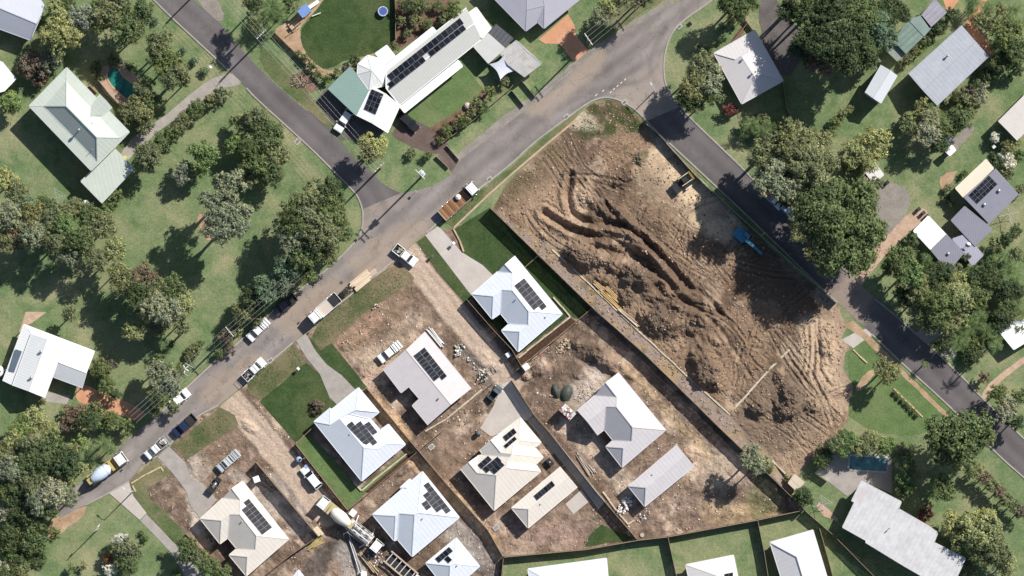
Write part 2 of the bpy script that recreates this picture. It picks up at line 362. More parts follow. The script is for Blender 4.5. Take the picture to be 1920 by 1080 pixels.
# ---------------------------------------------------------------- sheets of other ground (z 0.02)
Z = .02
for nm, P, m, j, s in [
 ('bare_soil', [(600,-10),(618,-10),(580,32),(560,57),(570,75),(568,95),(600,128),(622,132),(700,102),(725,92),(690,108),(620,145),(590,140),(540,90),(505,62),(555,30)], 'sand', .5, 1),
 ('bare_soil', [(742,-20),(872,-20),(850,20),(800,62),(740,98),(715,96),(742,72)], 'soil', .5, 1),
 ('mown_lawn', [(625,-20),(741,-20),(742,72),(725,85),(700,100),(650,112),(620,130),(600,128),(572,98),(560,60),(580,35)], 'turf', .3, 1),
 ('driveway', [(732,250),(765,215),(785,225),(822,243),(850,285),(825,290),(790,283),(745,262)], 'brownpave', 0, 1),
 ('driveway', [(820,293),(834,276),(864,302),(850,326)], 'brownpave', 0, 0),
 ('gravel_yard', [(572,215),(615,160),(690,180),(720,240),(700,262),(640,262)], 'darkgravel', .4, 0),
 ('courtyard_lawn', [(758,215),(870,122),(908,170),(880,202),(845,222),(815,243)], 'mown', .1, 0),
 ('driveway', [(1010,74),(1065,27),(1077,47),(1081,68),(1105,96),(1077,118),(1050,82),(1022,82)], 'terra', 0, 0),
 ('gravel_shoulder', [(1262,-5),(1262,8),(1215,36),(1150,80),(1110,108),(1080,130),(1055,165),(1010,195),(960,230),(905,274),(862,306),(850,296),(905,250),(960,205),(1030,158),(1080,112),(1140,70),(1208,25)], 'gravel', .5, 1),
 ('driveway', [(455,146),(448,162),(412,165),(375,192),(300,243),(262,278),(235,305),(222,292),(255,250),(300,225),(350,182),(390,150),(432,136)], 'concold', .1, 1),
 ('gravel_shoulder', [(364,-10),(400,-10),(418,20),(418,44),(390,26)], 'gravel', .4, 1),
 ('driveway', [(147,722),(160,722),(207,742),(280,772),(258,792),(225,778),(175,760),(140,752)], 'terra', .25, 1),
 ('dirt_track', [(108,966),(150,952),(165,945),(155,972),(125,992),(98,1012),(88,1000),(95,975)], 'sand', .6, 1),
 ('concrete_pad', [(88,735),(132,742),(125,758),(78,752)], 'concold', 0, 0),
 ('garden_bed', [(553,140),(565,133),(580,138),(592,150),(598,165),(585,175),(562,172),(545,162),(538,150)], 'soil', .2, 1),
 ('driveway', [(1578,560),(1608,517),(1625,485),(1655,445),(1690,410),(1727,386),(1744,402),(1712,430),(1692,447),(1654,485),(1632,512),(1604,552)], 'tan', .2, 1),
 ('gravel_yard', [(1642,350),(1675,340),(1702,350),(1708,395),(1685,420),(1657,450),(1650,420),(1642,390)], 'gravel', .7, 1),
 ('driveway', [(1420,0),(1450,-10),(1472,28),(1504,65),(1516,95),(1472,152),(1440,108),(1425,60)], 'darkgravel', .5, 1),
 ('driveway', [(1765,-10),(1806,-10),(1778,27)], 'terra', 0, 0),
 ('garden_path', [(1845,-10),(1856,-10),(1825,48),(1850,75),(1868,98),(1850,108),(1800,52)], 'terra', .5, 1),
 ('driveway', [(1930,660),(1930,674),(1868,722),(1846,752),(1836,744),(1860,712)], 'tan', .2, 1),
 ('driveway', [(1578,637),(1606,622),(1628,615),(1636,629),(1600,653)], 'conc', 0, 0),
 ('driveway', [(1712,626),(1750,608),(1763,628),(1736,648)], 'concold', .1, 0),
 ('garden_path', [(1765,262),(1780,268),(1805,245),(1824,232),(1826,246),(1805,270),(1785,290),(1770,300)], 'gravel', .4, 1),
 ('pool_deck', [(187,128),(203,122),(222,113),(240,130),(268,152),(250,178),(238,195),(225,200),(192,172),(185,150)], 'tan', 0, 1),
 ('pool_deck', [(1530,885),(1552,855),(1590,850),(1672,852),(1672,925),(1617,902),(1600,925),(1588,930)], 'concold', 0, 0),
 ('bare_soil', [(1765,325),(1800,318),(1790,335),(1775,362),(1760,350)], 'sand', .8, 1),
 ('bare_soil', [(365,402),(400,405),(405,445),(385,450)], 'sand', 1.0, 1),
 ('garden_bed', [(805,240),(845,215),(880,198),(905,168),(915,175),(900,205),(850,250),(835,270),(818,262)], 'soil', .3, 0),
 ('garden_bed', [(1338,100),(1365,85),(1395,42),(1402,48),(1372,95),(1342,115),(1330,112)], 'soil', .3, 0),
 ('mown_lawn', [(1592,660),(1630,630),(1700,700),(1785,770),(1760,800),(1725,815),(1640,812),(1592,780)], 'mown', .2, 0),
 ('dry_verge', [(1578,608),(1625,640),(1700,712),(1782,792),(1778,776),(1690,690),(1635,636),(1600,600)], 'sand', .3, 0),
 ('bare_soil', [(1600,720),(1635,690),(1640,705),(1612,735)], 'sand', .8, 1),
 ('grass_verge', [(826,414),(894,362),(960,312),(1000,275),(1040,242),(1085,207),(1080,224),(1030,264),(960,324),(915,364),(852,426)], 'verge', .15, 0),
 ('garden_bed', [(1405,212),(1435,218),(1450,262),(1425,262)], 'soil', .5, 1),
 ('grass_verge', [(482,118),(530,165),(575,204),(640,260),(655,258),(600,205),(545,130),(495,85)], 'verge', .5, 1),
 ('grass_verge', [(1230,-20),(1262,-8),(1205,22),(1110,92),(1085,60),(1130,30)], 'verge', .5, 1),
 ('garden_path', [(1548,950),(1535,940),(1530,950),(1545,968),(1570,978),(1572,972)], 'tan', .2, 0),
 ('dry_verge', [(30,640),(48,585),(88,585),(60,605),(45,612)], 'tan', .1, 0),
]:
    o = zone(nm, P, G[m], Z, j, s); Z += .0004
struct(strip('boundary_edging', [(851,427),(915,366),(960,326),(1030,266),(1080,225)], .35, 0, .12, G['tan'], 0))

# ---------------------------------------------------------------- earthworks block with piles, trenches and tracks
EW = [(924,393),(945,352),(985,310),(1040,262),(1085,215),(1105,197),(1130,187),(1155,190),(1178,202),(1205,226),(1228,250),(1245,262),(1400,425),(1500,515),(1571,569),(1578,590),(1589,612),(1576,634),(1597,654),(1586,661),(1581,690),(1600,726),(1592,752),(1591,788),(1560,820),(1534,852),(1500,888),(1484,928),(1440,888),(1357,812),(1210,667),(1110,579)]
def q7(P): return [(960 + a / 4, 270 + b / 4) for a, b in P]
def q3(P): return [(960 + a / 4, 540 + b / 4) for a, b in P]
def q4(P): return [(1440 + a / 4, 540 + b / 4) for a, b in P]
RUTS = [ # polyline, width m, depth m
 (q7([(440,235),(410,380),(430,490),(480,560),(620,600),(800,605),(900,650),(1000,730),(1100,820),(1170,900),(1250,1000),(1330,1080)]), 1.1, .75),
 (q7([(240,520),(340,580),(430,640),(560,690),(720,700),(850,760),(960,850),(1060,930),(1150,1030),(1200,1090)]), 1.2, .9),
 (q7([(260,440),(330,500),(450,570),(560,600),(640,640),(760,680),(880,730)]), .6, .35),
 (q7([(700,460),(770,540),(870,630),(960,700),(1050,770),(1120,850)]), .9, .6),
 (q7([(420,610),(520,640),(640,650)]), .6, .35), (q7([(640,540),(740,590),(840,605)]), 1.1, .6),
 (q7([(440,235),(540,230),(700,255),(860,290)]), .5, .3), (q7([(490,330),(560,260),(500,300)]), .5, .25),
 (q7([(650,200),(700,140),(780,90),(900,0)]), .5, .25), (q7([(700,240),(790,170),(960,60)]), .5, .25), (q7([(740,250),(840,170),(1010,70)]), .5, .2),
 (q7([(600,340),(660,400),(720,460)]), .5, .3), (q7([(560,350),(620,390)]), .4, .25), (q7([(660,300),(760,330),(830,350)]), .5, .25),
 (q7([(1250,520),(1340,630),(1420,650)]), .35, .15), (q7([(1200,610),(1300,700),(1380,720)]), .35, .15), (q7([(1110,560),(1250,740)]), .35, .12), (q7([(1350,380),(1540,560)]), .35, .10),
 (q7([(730,790),(860,830),(960,880),(1010,960)]), 1.8, 1.2), (q7([(1010,880),(1060,980),(1080,1080)]), 1.8, 1.1),
 (q3([(1250,60),(1350,130),(1450,200),(1530,280),(1600,360),(1650,450),(1700,530),(1790,660)]), .7, .35),
 (q3([(1100,0),(1180,60),(1290,110),(1400,150)]), 1.3, .7), (q3([(1350,0),(1480,80),(1560,180),(1640,280)]), .7, .35), (q3([(1520,130),(1560,200)]), .9, .5),
 (q3([(1650,560),(1660,650),(1640,730)]), .4, .2), (q3([(1680,570),(1690,650),(1670,740)]), .4, .2), (q3([(1740,640),(1710,760)]), .4, .2),
 (q3([(1770,340),(1720,450),(1700,520)]), .5, .3), (q3([(1860,240),(1800,400),(1770,500)]), .5, .3), (q3([(1000,30),(1100,60),(1200,70)]), .5, .3), (q3([(1010,100),(1150,150)]), .5, .3),
 (q3([(1280,150),(1240,260),(1290,420)]), .5, .3), (q3([(1330,130),(1290,240),(1300,380)]), .5, .3), (q3([(1400,340),(1440,450),(1480,480),(1540,500)]), .7, .4), (q3([(1360,470),(1420,440)]), .7, .4),
 (q3([(1780,500),(1820,570),(1880,610)]), .4, .2), (q3([(1790,440),(1860,460),(1880,420),(1820,380)]), .5, .3),
 (q4([(260,300),(270,400),(270,560),(240,640)]), .6, .4), (q4([(290,290),(300,420),(300,560),(270,680)]), .6, .35), (q4([(345,260),(350,400),(340,560),(330,680),(400,790),(440,850)]), .6, .4), (q4([(370,230),(375,400),(390,520),(380,600),(430,680),(470,740)]), .6, .4),
 (q4([(170,560),(240,620),(280,700),(310,760)]), .6, .35), (q4([(440,490),(460,560)]), .5, .3), (q4([(300,890),(330,940),(370,940),(390,800)]), .5, .25), (q4([(500,380),(530,450),(600,480)]), .5, .2), (q4([(120,150),(60,300)]), .6, .3), (q4([(430,340),(440,450)]), .6, .3)]
MOUNDS = [ # centre px, radii m, rotation deg, height m
 (1093,482,4.2,2.6,-25,2.5), (1150,500,3.0,1.3,-20,.8), (1192,520,3.4,2.8,-40,1.9), (1215,512,2.0,1.6,0,.9), (1176,556,2.2,1.8,0,1.2), (1238,603,4.6,3.0,-32,2.0), (1322,695,4.6,2.9,-48,2.2), (1305,608,2.0,1.2,-60,.9), (1298,620,1.4,1.2,0,.8), (1315,600,1.8,1.0,-60,1.0),
 (1420,765,2.5,2.1,0,1.8), (1475,765,2.6,3.0,0,1.7), (1480,735,2.3,2.4,0,1.2), (1524,760,2.0,1.5,0,.8), (1550,650,1.6,2.4,10,.7), (1460,705,1.2,1.6,0,.7), (1135,455,3.5,1.4,-40,.7), (1190,440,4.0,1.2,-40,.8), (1165,405,3.4,1.6,-30,.7), (1120,385,2.4,1.4,-30,.6), (1095,370,2.5,1.4,50,.6),
 (1175,330,4.0,1.4,25,.7), (1205,300,1.6,2.0,0,.8), (1230,460,3.0,1.2,-50,.6), (1340,640,1.6,.8,-40,.5), (1130,525,2.0,1.0,-30,.6), (1325,660,2.5,1.0,-40,.6), (1260,560,2.5,1.0,-60,.6), (1020,445,1.6,.8,-50,.5), (1390,640,2.2,1.0,-60,.4)]
def mound(X, Y, m):
    cx, cy = px2([(m[0], m[1])])[0]; a = R(m[4]); dx = X - cx; dy = Y - cy
    u = (dx * math.cos(a) + dy * math.sin(a)) / m[2]; v = (-dx * math.sin(a) + dy * math.cos(a)) / m[3]
    r = np.sqrt(u * u + v * v) + (fbm(X, Y, 1.6, 4, m[0] % 7, .6) - .5) * .7
    t = 1 - sstep(r, .35, 1.12)
    return t * m[5], t
PATH = [(924,394),(1035,462),(1115,542),(1197,620),(1285,702),(1365,775),(1440,850),(1490,905),(1484,928),(1440,888),(1357,812),(1210,667),(1110,579)]
SAND = [(1232,268),(1256,285),(1330,355),(1408,428),(1385,455),(1335,448),(1290,430),(1245,395),(1205,355),(1188,325)]
_g = np.random.default_rng(12); TRK = []
for i in range(26):
    x0, y0 = _g.uniform(960, 1500), 0; y0 = 300 + (x0 - 960) * .75 + _g.uniform(-130, 150); a = _g.choice([.72, .72, .72, .95, -.7, 1.35]) + _g.normal() * .16; c = _g.normal() * .0035; P = []
    for k in range(int(_g.uniform(9, 26))):
        P.append((x0, y0)); x0 += 9 * math.cos(a); y0 += 9 * math.sin(a); a += c * 9
    w_ = 11; ang = math.atan2(P[-1][1] - P[0][1], P[-1][0] - P[0][0]) + 1.57
    TRK.append(P); TRK.append([(q[0] + w_ * math.cos(ang), q[1] + w_ * math.sin(ang)) for q in P])
def trackm(X, Y):
    t = np.zeros(len(X)); b = np.zeros(len(X))
    for P in TRK:
        Q = np.array(px2(P)); sel = (X > Q[:, 0].min() - 1) & (X < Q[:, 0].max() + 1) & (Y > Q[:, 1].min() - 1) & (Y < Q[:, 1].max() + 1)
        if not sel.any(): continue
        d = segdist(X[sel], Y[sel], px2(P), False) + (fbm(X[sel], Y[sel], .9, 2, 3) - .5) * .12
        t[sel] = np.maximum(t[sel], 1 - sstep(d, .12, .30)); b[sel] = np.maximum(b[sel], np.exp(-((d - .38) / .12) ** 2))
    return t, b
def ewh(X, Y, e):
    dF = segdist(X, Y, px2([(924,393),(1110,579),(1357,812),(1484,928)]), False)
    other = segdist(X, Y, px2(EW[:27]), False)
    h = .95 * sstep(other, .3, 7.0); h = np.maximum(h, .05)
    path = smask(X, Y, PATH, .3, .1); sand = smask(X, Y, SAND, 1.5, 1.0, 2)
    nw = smask(X, Y, [(924,393),(1100,190),(1190,215),(1060,330),(1000,420)], 4, 1)
    rough = (1 - path) * (1 - .8 * sand) * (1 - .6 * nw) * sstep(e, .2, 2.5)
    h += ((fbm(X, Y, 2.4, 5, 11, .62) - .5) * .55 + (fbm(X, Y, .8, 3, 12, .6) - .5) * .20) * rough
    # tracks ploughed along the machine runs
    u = (X * .67 - Y * .74); h += np.abs(fbm(u, (X * .74 + Y * .67) * .16, 1.0, 4, 21, .55) - .5) * .45 * rough * sstep(fbm(X, Y, 9, 3, 5), .40, .58)
    h += (fbm(X, Y, .5, 2, 14) - .5) * .10 * (.3 + rough)
    for ang_, sd_ in ((-.85, 71), (-1.15, 72), (.7, 73)):
        ca, sa = math.cos(ang_), math.sin(ang_); uu = X * ca + Y * sa; vv = -X * sa + Y * ca
        q_ = fbm(uu * .07, vv, .62, 3, sd_, .5); h -= .13 * (1 - sstep(np.abs(q_ - .5), .0, .055)) * rough * sstep(fbm(X, Y, 9, 3, sd_ + 5), .52, .60)
    for P, wd, dp in RUTS:
        d = segdist(X, Y, px2(smooth_poly(P, 2, False)), False) + (fbm(X, Y, 1.2, 3, 8) - .5) * .4
        dp *= (.55 if wd < .75 else .95); wd *= .85; h -= dp * np.exp(-(d / (wd * .55)) ** 2) * sstep(e, .2, 1.5); h += dp * .55 * np.exp(-((d - wd * 1.25) / (wd * .5)) ** 2) * sstep(e, .2, 1.5)
    tk, bk = trackm(X, Y); h += (-.11 * tk + .07 * bk) * (.25 + .75 * rough) * sstep(e, .2, 1.5) * (1 - path)
    for m in MOUNDS:
        t, k = mound(X, Y, m); h += t + k * (fbm(X, Y, .7, 4, 31, .75) - .5) * 1.1
    return np.maximum(h, .03)
def ewc(X, Y, Zz):
    C = np.tile(np.array((.262, .182, .130)), (len(X), 1))
    C = blend(C, sstep(fbm(X, Y, 8, 5, 41, .62), .46, .57) * .85, (.135, .094, .070))
    C = blend(C, sstep(fbm(X, Y, 5, 5, 42, .65), .53, .66) * .75, (.48, .36, .27))
    C = blend(C, smask(X, Y, SAND, 1.2, 1.5, 3) * (.45 + .55 * sstep(fbm(X, Y, 3.5, 5, 43, .7), .40, .54)), (.60, .47, .34))
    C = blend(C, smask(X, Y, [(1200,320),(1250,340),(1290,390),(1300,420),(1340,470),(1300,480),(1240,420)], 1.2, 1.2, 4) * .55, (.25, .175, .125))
    C = blend(C, smask(X, Y, [(1180,370),(1215,430),(1260,470),(1250,490),(1200,440),(1165,390)], 1.0, 1.0, 5) * .5, (.47, .33, .235))
    nw = [(924,393),(960,330),(1040,262),(1085,212),(1110,195),(1125,235),(1065,285),(1010,340),(960,390)]
    C = blend(C, smask(X, Y, nw, 1.5, 1.6, 6) * (.3 + .6 * sstep(fbm(X, Y, 3, 5, 44, .7), .42, .62)), (.145, .118, .068))
    gr = [(1080,240),(1105,195),(1135,184),(1180,200),(1212,232),(1190,250),(1140,262),(1100,262)]
    C = blend(C, smask(X, Y, gr, 1.2, 1.6, 7) * (.35 + .65 * sstep(fbm(X, Y, 2.2, 5, 45, .7), .38, .58)), (.055, .070, .028))
    C = blend(C, near(X, Y, [(1088,228),(1105,232)], 2.4, 1.0, 2) * .9, (.55, .46, .36))
    C = blend(C, near(X, Y, [(1195,298),(1205,290)], 1.4, .8, 2) * .8, (.05, .075, .028))
    p = smask(X, Y, PATH, .3, .15); C = blend(C, p, (.33, .265, .24))
    C = blend(C, p * sstep(fbm(X, Y, 2.5, 5, 46, .7), .52, .62) * .7, (.40, .29, .16))
    C = blend(C, p * sstep(fbm(X, Y, 1.8, 5, 48, .7), .60, .70) * .7, (.16, .13, .07))
    C = blend(C, smask(X, Y, [(1370,785),(1450,700),(1540,560),(1600,650),(1605,745),(1545,850),(1490,905)], 2, 2, 9) * .45, (.40, .30, .225))
    C = blend(C, near(X, Y, q4([(300,300),(310,560)]), 3.2, .8, 3) * .6, (.56, .43, .32))
    C = blend(C, near(X, Y, q4([(500,480),(470,620)]), 2.2, .8, 3) * .6, (.56, .43, .32))
    tk, bk = trackm(X, Y); C = blend(C, tk * .35 * (1 - p), (.13, .092, .07)); C = blend(C, bk * .18 * (1 - p), (.45, .34, .26))
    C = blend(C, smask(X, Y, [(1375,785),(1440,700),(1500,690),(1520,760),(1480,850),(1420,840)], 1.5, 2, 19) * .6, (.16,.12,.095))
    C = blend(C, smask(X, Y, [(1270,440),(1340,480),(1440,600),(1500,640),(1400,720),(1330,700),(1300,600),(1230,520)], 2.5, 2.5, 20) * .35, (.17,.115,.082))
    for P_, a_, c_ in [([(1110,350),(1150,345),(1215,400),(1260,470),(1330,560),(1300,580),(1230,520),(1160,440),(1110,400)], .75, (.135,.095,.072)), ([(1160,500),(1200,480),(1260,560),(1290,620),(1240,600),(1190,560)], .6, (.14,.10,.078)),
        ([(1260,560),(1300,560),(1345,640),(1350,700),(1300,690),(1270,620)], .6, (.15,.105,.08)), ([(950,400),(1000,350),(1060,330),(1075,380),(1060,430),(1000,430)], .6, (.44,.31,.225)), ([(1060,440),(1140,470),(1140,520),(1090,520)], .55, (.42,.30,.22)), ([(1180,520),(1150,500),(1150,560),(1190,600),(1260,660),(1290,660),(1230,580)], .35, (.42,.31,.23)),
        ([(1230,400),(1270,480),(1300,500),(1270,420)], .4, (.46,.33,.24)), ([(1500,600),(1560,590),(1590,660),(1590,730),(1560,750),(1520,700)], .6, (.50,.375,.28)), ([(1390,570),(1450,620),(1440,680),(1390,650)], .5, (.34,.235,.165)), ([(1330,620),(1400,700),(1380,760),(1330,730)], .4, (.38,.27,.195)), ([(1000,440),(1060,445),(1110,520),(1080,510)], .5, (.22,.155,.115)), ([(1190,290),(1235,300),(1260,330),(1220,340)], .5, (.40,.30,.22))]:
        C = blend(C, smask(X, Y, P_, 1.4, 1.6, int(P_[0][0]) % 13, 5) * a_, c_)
    for m in MOUNDS:
        t, k = mound(X, Y, m); C = blend(C, k * .75 * sstep(np.full(len(X), m[5] * 1.0), .6, 1.2), (.135, .100, .080))
    return np.clip(C * np.array((.86, .87, .84)) * (.88 + .24 * fbm(X, Y, .7, 3, 47))[:, None], .02, .8)
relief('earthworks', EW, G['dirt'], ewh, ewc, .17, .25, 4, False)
# laid surfaces on the block (slabs with their own edge)
OV1 = [
 ('turf_lawn', [(852,430),(918,389),(1008,481),(1108,577),(1088,600),(1068,590),(1052,604),(975,662),(962,655),(885,560),(925,518),(905,497),(872,478)], 'turf', .08, 0),
 ('garden_bed', [(1066,594),(1080,603),(976,686),(966,674)], 'mulch', 0, 0),
 ('turf_lawn', [(782,454),(797,443),(835,490),(880,545),(888,556),(872,568),(825,515)], 'turf', .1, 0),
 ('grass_verge', [(577,630),(640,558),(700,522),(735,497),(768,508),(778,525),(745,545),(700,574),(660,607),(622,642),(600,655)], 'weeds', .35, 1),
 ('turf_lawn', [(580,632),(602,657),(622,643),(690,728),(666,733),(640,704),(612,683),(592,658)], 'turf', .1, 0),
 ('grass_verge', [(462,705),(500,686),(550,646),(574,680),(487,750),(467,740)], 'weeds', .2, 0),
 ('turf_lawn', [(487,752),(574,680),(600,702),(618,747),(633,760),(590,798),(555,830)], 'turf', .08, 0),
 ('turf_lawn', [(556,833),(579,812),(620,855),(662,903),(676,915),(762,846),(766,851),(684,926),(653,954)], 'mown', 0, 0),
 ('garden_bed', [(684,922),(766,852),(783,846),(692,925)], 'mulch', 0, 0),
 ('grass_verge', [(324,836),(365,803),(412,764),(440,778),(447,797),(395,832),(350,862)], 'weeds', .2, 0),
 ('turf_lawn', [(292,858),(321,888),(276,917),(284,937),(326,977),(350,1000),(333,1022),(258,947),(250,930),(243,906),(268,880)], 'verge', .1, 0),
 ('turf_lawn', [(1097,1025),(1108,1000),(1128,983),(1142,990),(1192,1009)], 'turf', .3, 0),
]
OV2 = [
 ('driveway', [(797,441),(822,424),(865,472),(882,483),(905,497),(926,518),(886,556),(877,545),(835,490)], 'conc', 0, 0),
 ('driveway', [(555,639),(573,625),(592,658),(612,683),(640,703),(668,732),(633,760),(618,745),(600,702),(575,672)], 'concold', 0, 0),
 ('driveway', [(295,857),(317,837),(347,867),(357,892),(390,920),(407,937),(375,972),(357,948),(350,922),(322,885)], 'concold', 0, 0),
 ('driveway', [(205,925),(242,904),(250,930),(275,962),(262,975)], 'conc', 0, 0),
 ('driveway', [(941,720),(959,715),(1001,777),(988,788),(976,786),(941,812),(920,818),(900,803),(925,762)], 'conc', 0, 0),
 ('driveway', [(988.5,788.5),(1001.5,777.5),(1040,822),(1135,940),(1122,955),(1085,905),(1015,820)], 'concold', 0, 0),
 ('concrete_pad', [(1060,945),(1090,918),(1105,940),(1075,964)], 'conc', 0, 0),
]
Z = .08
for nm, P, m, j, s in OV1: zone(nm, P, G[m], Z, j, s, skirt=.06); Z += .0004
Z = .10
for nm, P, m, j, s in OV2: zone(nm, P, G[m], Z, j, s, skirt=.08); Z += .0004
# the block of new houses
BL = [(262,920),(242,903),(268,873),(300,858),(320,838),(365,785),(412,762),(500,688),(552,643),(600,604),(672,544),(737,492),(780,454),(800,440),(852,427),(920,391),(1110,576),(1357,810),(1509,955),(1420,974),(1252,1005),(1100,1029),(943,1043),(943,1120),(480,1120),(350,1002)]
ACC = [[(768,478),(788,508),(815,541),(855,590),(897,640),(935,690),(955,718)], [(425,742),(450,770),(480,805),(519,850),(570,910),(612,965)]]
LUMPS = [(1105,655,4.5,2.2,-20,1.0),(1130,672,4.0,2.0,-30,.9),(1150,690,3.0,1.6,-30,.7),(1080,640,1.6,1.2,0,.5),(1012,690,2.2,1.6,20,.6),(985,705,1.4,1.0,0,.5),(1090,700,1.8,1.2,20,.5),(1175,700,2.5,1.0,-40,.4),
 (688,590,1.6,.9,30,.35),(650,650,1.8,1.0,20,.35),(930,690,1.5,1.0,0,.3),(905,672,3.0,1.6,-50,.4),(468,800,2.0,1.0,-40,.3),(370,925,2.0,1.0,-40,.3),(1290,850,2.0,1.0,-40,.4),(700,915,3.2,.8,38,.4),(760,880,2.5,.9,38,.5)]
def blh(X, Y, e):
    acc = np.maximum(near(X, Y, ACC[0], 3.0, .2), near(X, Y, ACC[1], 3.0, .2))
    k = (1 - .85 * acc)
    h = .06 + k * sstep(e, .1, 1.5) * ((fbm(X, Y, 2.0, 5, 51, .65) - .35) * .34 + (fbm(X, Y, .6, 3, 52, .6) - .5) * .16)
    big = smask(X, Y, [(1000,620),(1110,580),(1360,812),(1480,960),(1210,1000),(1130,920),(990,730)], 2, 1)
    h += big * k * ((fbm(X, Y, 1.4, 4, 53, .6) - .4) * .3)
    for m in LUMPS:
        t, q = mound(X, Y, m); h += t + q * (fbm(X, Y, .8, 4, 33, .7) - .5) * .5
    for P in (ACC[0], ACC[1]):
        d = segdist(X, Y, px2(P), False); h -= .05 * np.exp(-((d - .9) / .3) ** 2)
    for P in ([(1270,840),(1330,865),(1370,895)], [(1290,830),(1345,855)], [(1160,690),(1230,760),(1290,830)], [(1145,680),(1210,750)]):
        d = segdist(X, Y, px2(P), False); h -= .2 * np.exp(-(d / .35) ** 2)
    for nm, P, m, j, s in OV1 + OV2:
        Q = px2(P); A = np.array(Q); sel = (X > A[:, 0].min() - 1) & (X < A[:, 0].max() + 1) & (Y > A[:, 1].min() - 1) & (Y < A[:, 1].max() + 1)
        if sel.any():
            d = np.where(inpoly(X[sel], Y[sel], Q), 0, segdist(X[sel], Y[sel], Q)); h[sel] = .035 + (h[sel] - .035) * sstep(d, .25, 1.0)
    return np.clip(h, .035, 3)
def blc(X, Y, Zz):
    C = np.tile(np.array((.225, .165, .128)), (len(X), 1))
    C = blend(C, sstep(fbm(X, Y, 5, 5, 61, .68), .46, .58) * .75, (.135, .098, .072))
    C = blend(C, sstep(fbm(X, Y, 4, 5, 62, .68), .54, .68) * .7, (.47, .37, .29))
    for P in ACC: d_ = segdist(X, Y, px2(P), False) + (fbm(X, Y, 2.5, 4, 7, .7) - .5) * 1.3; C = blend(C, (1 - sstep(d_, 1.9, 2.6)) * .92, (.43, .335, .26)); C = blend(C, np.exp(-((d_ - .95) / .28) ** 2) * .35, (.27, .20, .155)); C = blend(C, np.exp(-((d_ - 2.7) / .35) ** 2) * .5, (.15, .11, .085))
    C = blend(C, near(X, Y, [(640,650),(700,600),(760,545)], 4.5, 1.5, 8) * .5, (.27, .19, .13))
    for P, r, col, a in [([(880,650),(915,690),(935,720)], 3.2, (.17,.155,.14), .7), ([(700,675),(740,650),(775,610)], 3.2, (.46,.36,.27), .6), ([(375,870),(360,900),(385,930)], 3, (.48,.42,.36), .6),
        ([(505,905),(545,950),(560,985)], 3.4, (.42,.38,.345), .7), ([(440,890),(520,960)], 2, (.48,.43,.38), .5), ([(430,830),(400,860)], 4, (.22,.155,.11), .6), ([(360,915),(375,985)], 2.0, (.55,.48,.42), .7),
        ([(1075,800),(1140,870),(1180,930)], 3.0, (.48,.39,.31), .6), ([(1090,745),(1115,715)], 3.4, (.50,.43,.37), .7), ([(1300,860),(1370,880)], 5, (.50,.40,.31), .6), ([(1180,690),(1330,860)], 1.5, (.44,.33,.21), .6),
        ([(1340,960),(1450,960)], 3, (.40,.30,.18), .6), ([(1440,900),(1430,950)], 4, (.10,.12,.05), .6), ([(980,990),(1080,1010)], 4, (.30,.21,.17), .7), ([(840,880),(870,850),(900,800)], 3, (.25,.175,.125), .6),
        ([(770,860),(840,920),(930,1020)], 1.6, (.48,.34,.22), .8), ([(700,745),(760,820)], 1.6, (.50,.35,.22), .8), ([(630,660),(700,600)], 2, (.36,.24,.17), .6), ([(690,720),(735,690)], 2.0, (.52,.38,.29), .7),
        ([(870,1000),(905,1060)], 3, (.20,.19,.19), .6), ([(830,970),(880,1030)], 3, (.36,.33,.30), .6)]:
        C = blend(C, near(X, Y, P, r, r * .5, int(P[0][0]) % 9) * a, col)
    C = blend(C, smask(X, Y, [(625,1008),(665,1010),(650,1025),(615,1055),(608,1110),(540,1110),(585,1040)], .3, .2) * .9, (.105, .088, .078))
    C = blend(C, near(X, Y, [(650,1040),(665,1065)], 3.0, 1.0, 4) * .7, (.36, .33, .31))
    C = C * (.72 + .56 * sstep(fbm(X, Y, 1.5, 4, 68, .75), .25, .75))[:, None]
    for P in ACC:
        d_ = segdist(X, Y, px2(P), False) + (fbm(X, Y, 3.5, 4, 7, .6) - .5) * 1.0; C = blend(C, (1 - sstep(d_, 1.9, 2.5)) * .85, (.46, .365, .29)); C = blend(C, np.exp(-((d_ - 1.0) / .25) ** 2) * .35, (.33, .255, .20)); C = blend(C, np.exp(-((d_ - 2.7) / .3) ** 2) * .45, (.14, .105, .08))
    return np.clip(C * (.85 + .3 * fbm(X, Y, .7, 3, 67))[:, None], .02, .8)
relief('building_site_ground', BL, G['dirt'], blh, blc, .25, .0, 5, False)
zone('driveway', [(262.4,976),(275.4,963),(332,1024),(385,1085),(352,1090),(320,1035)], G['concold'], .0404, .1, 0)
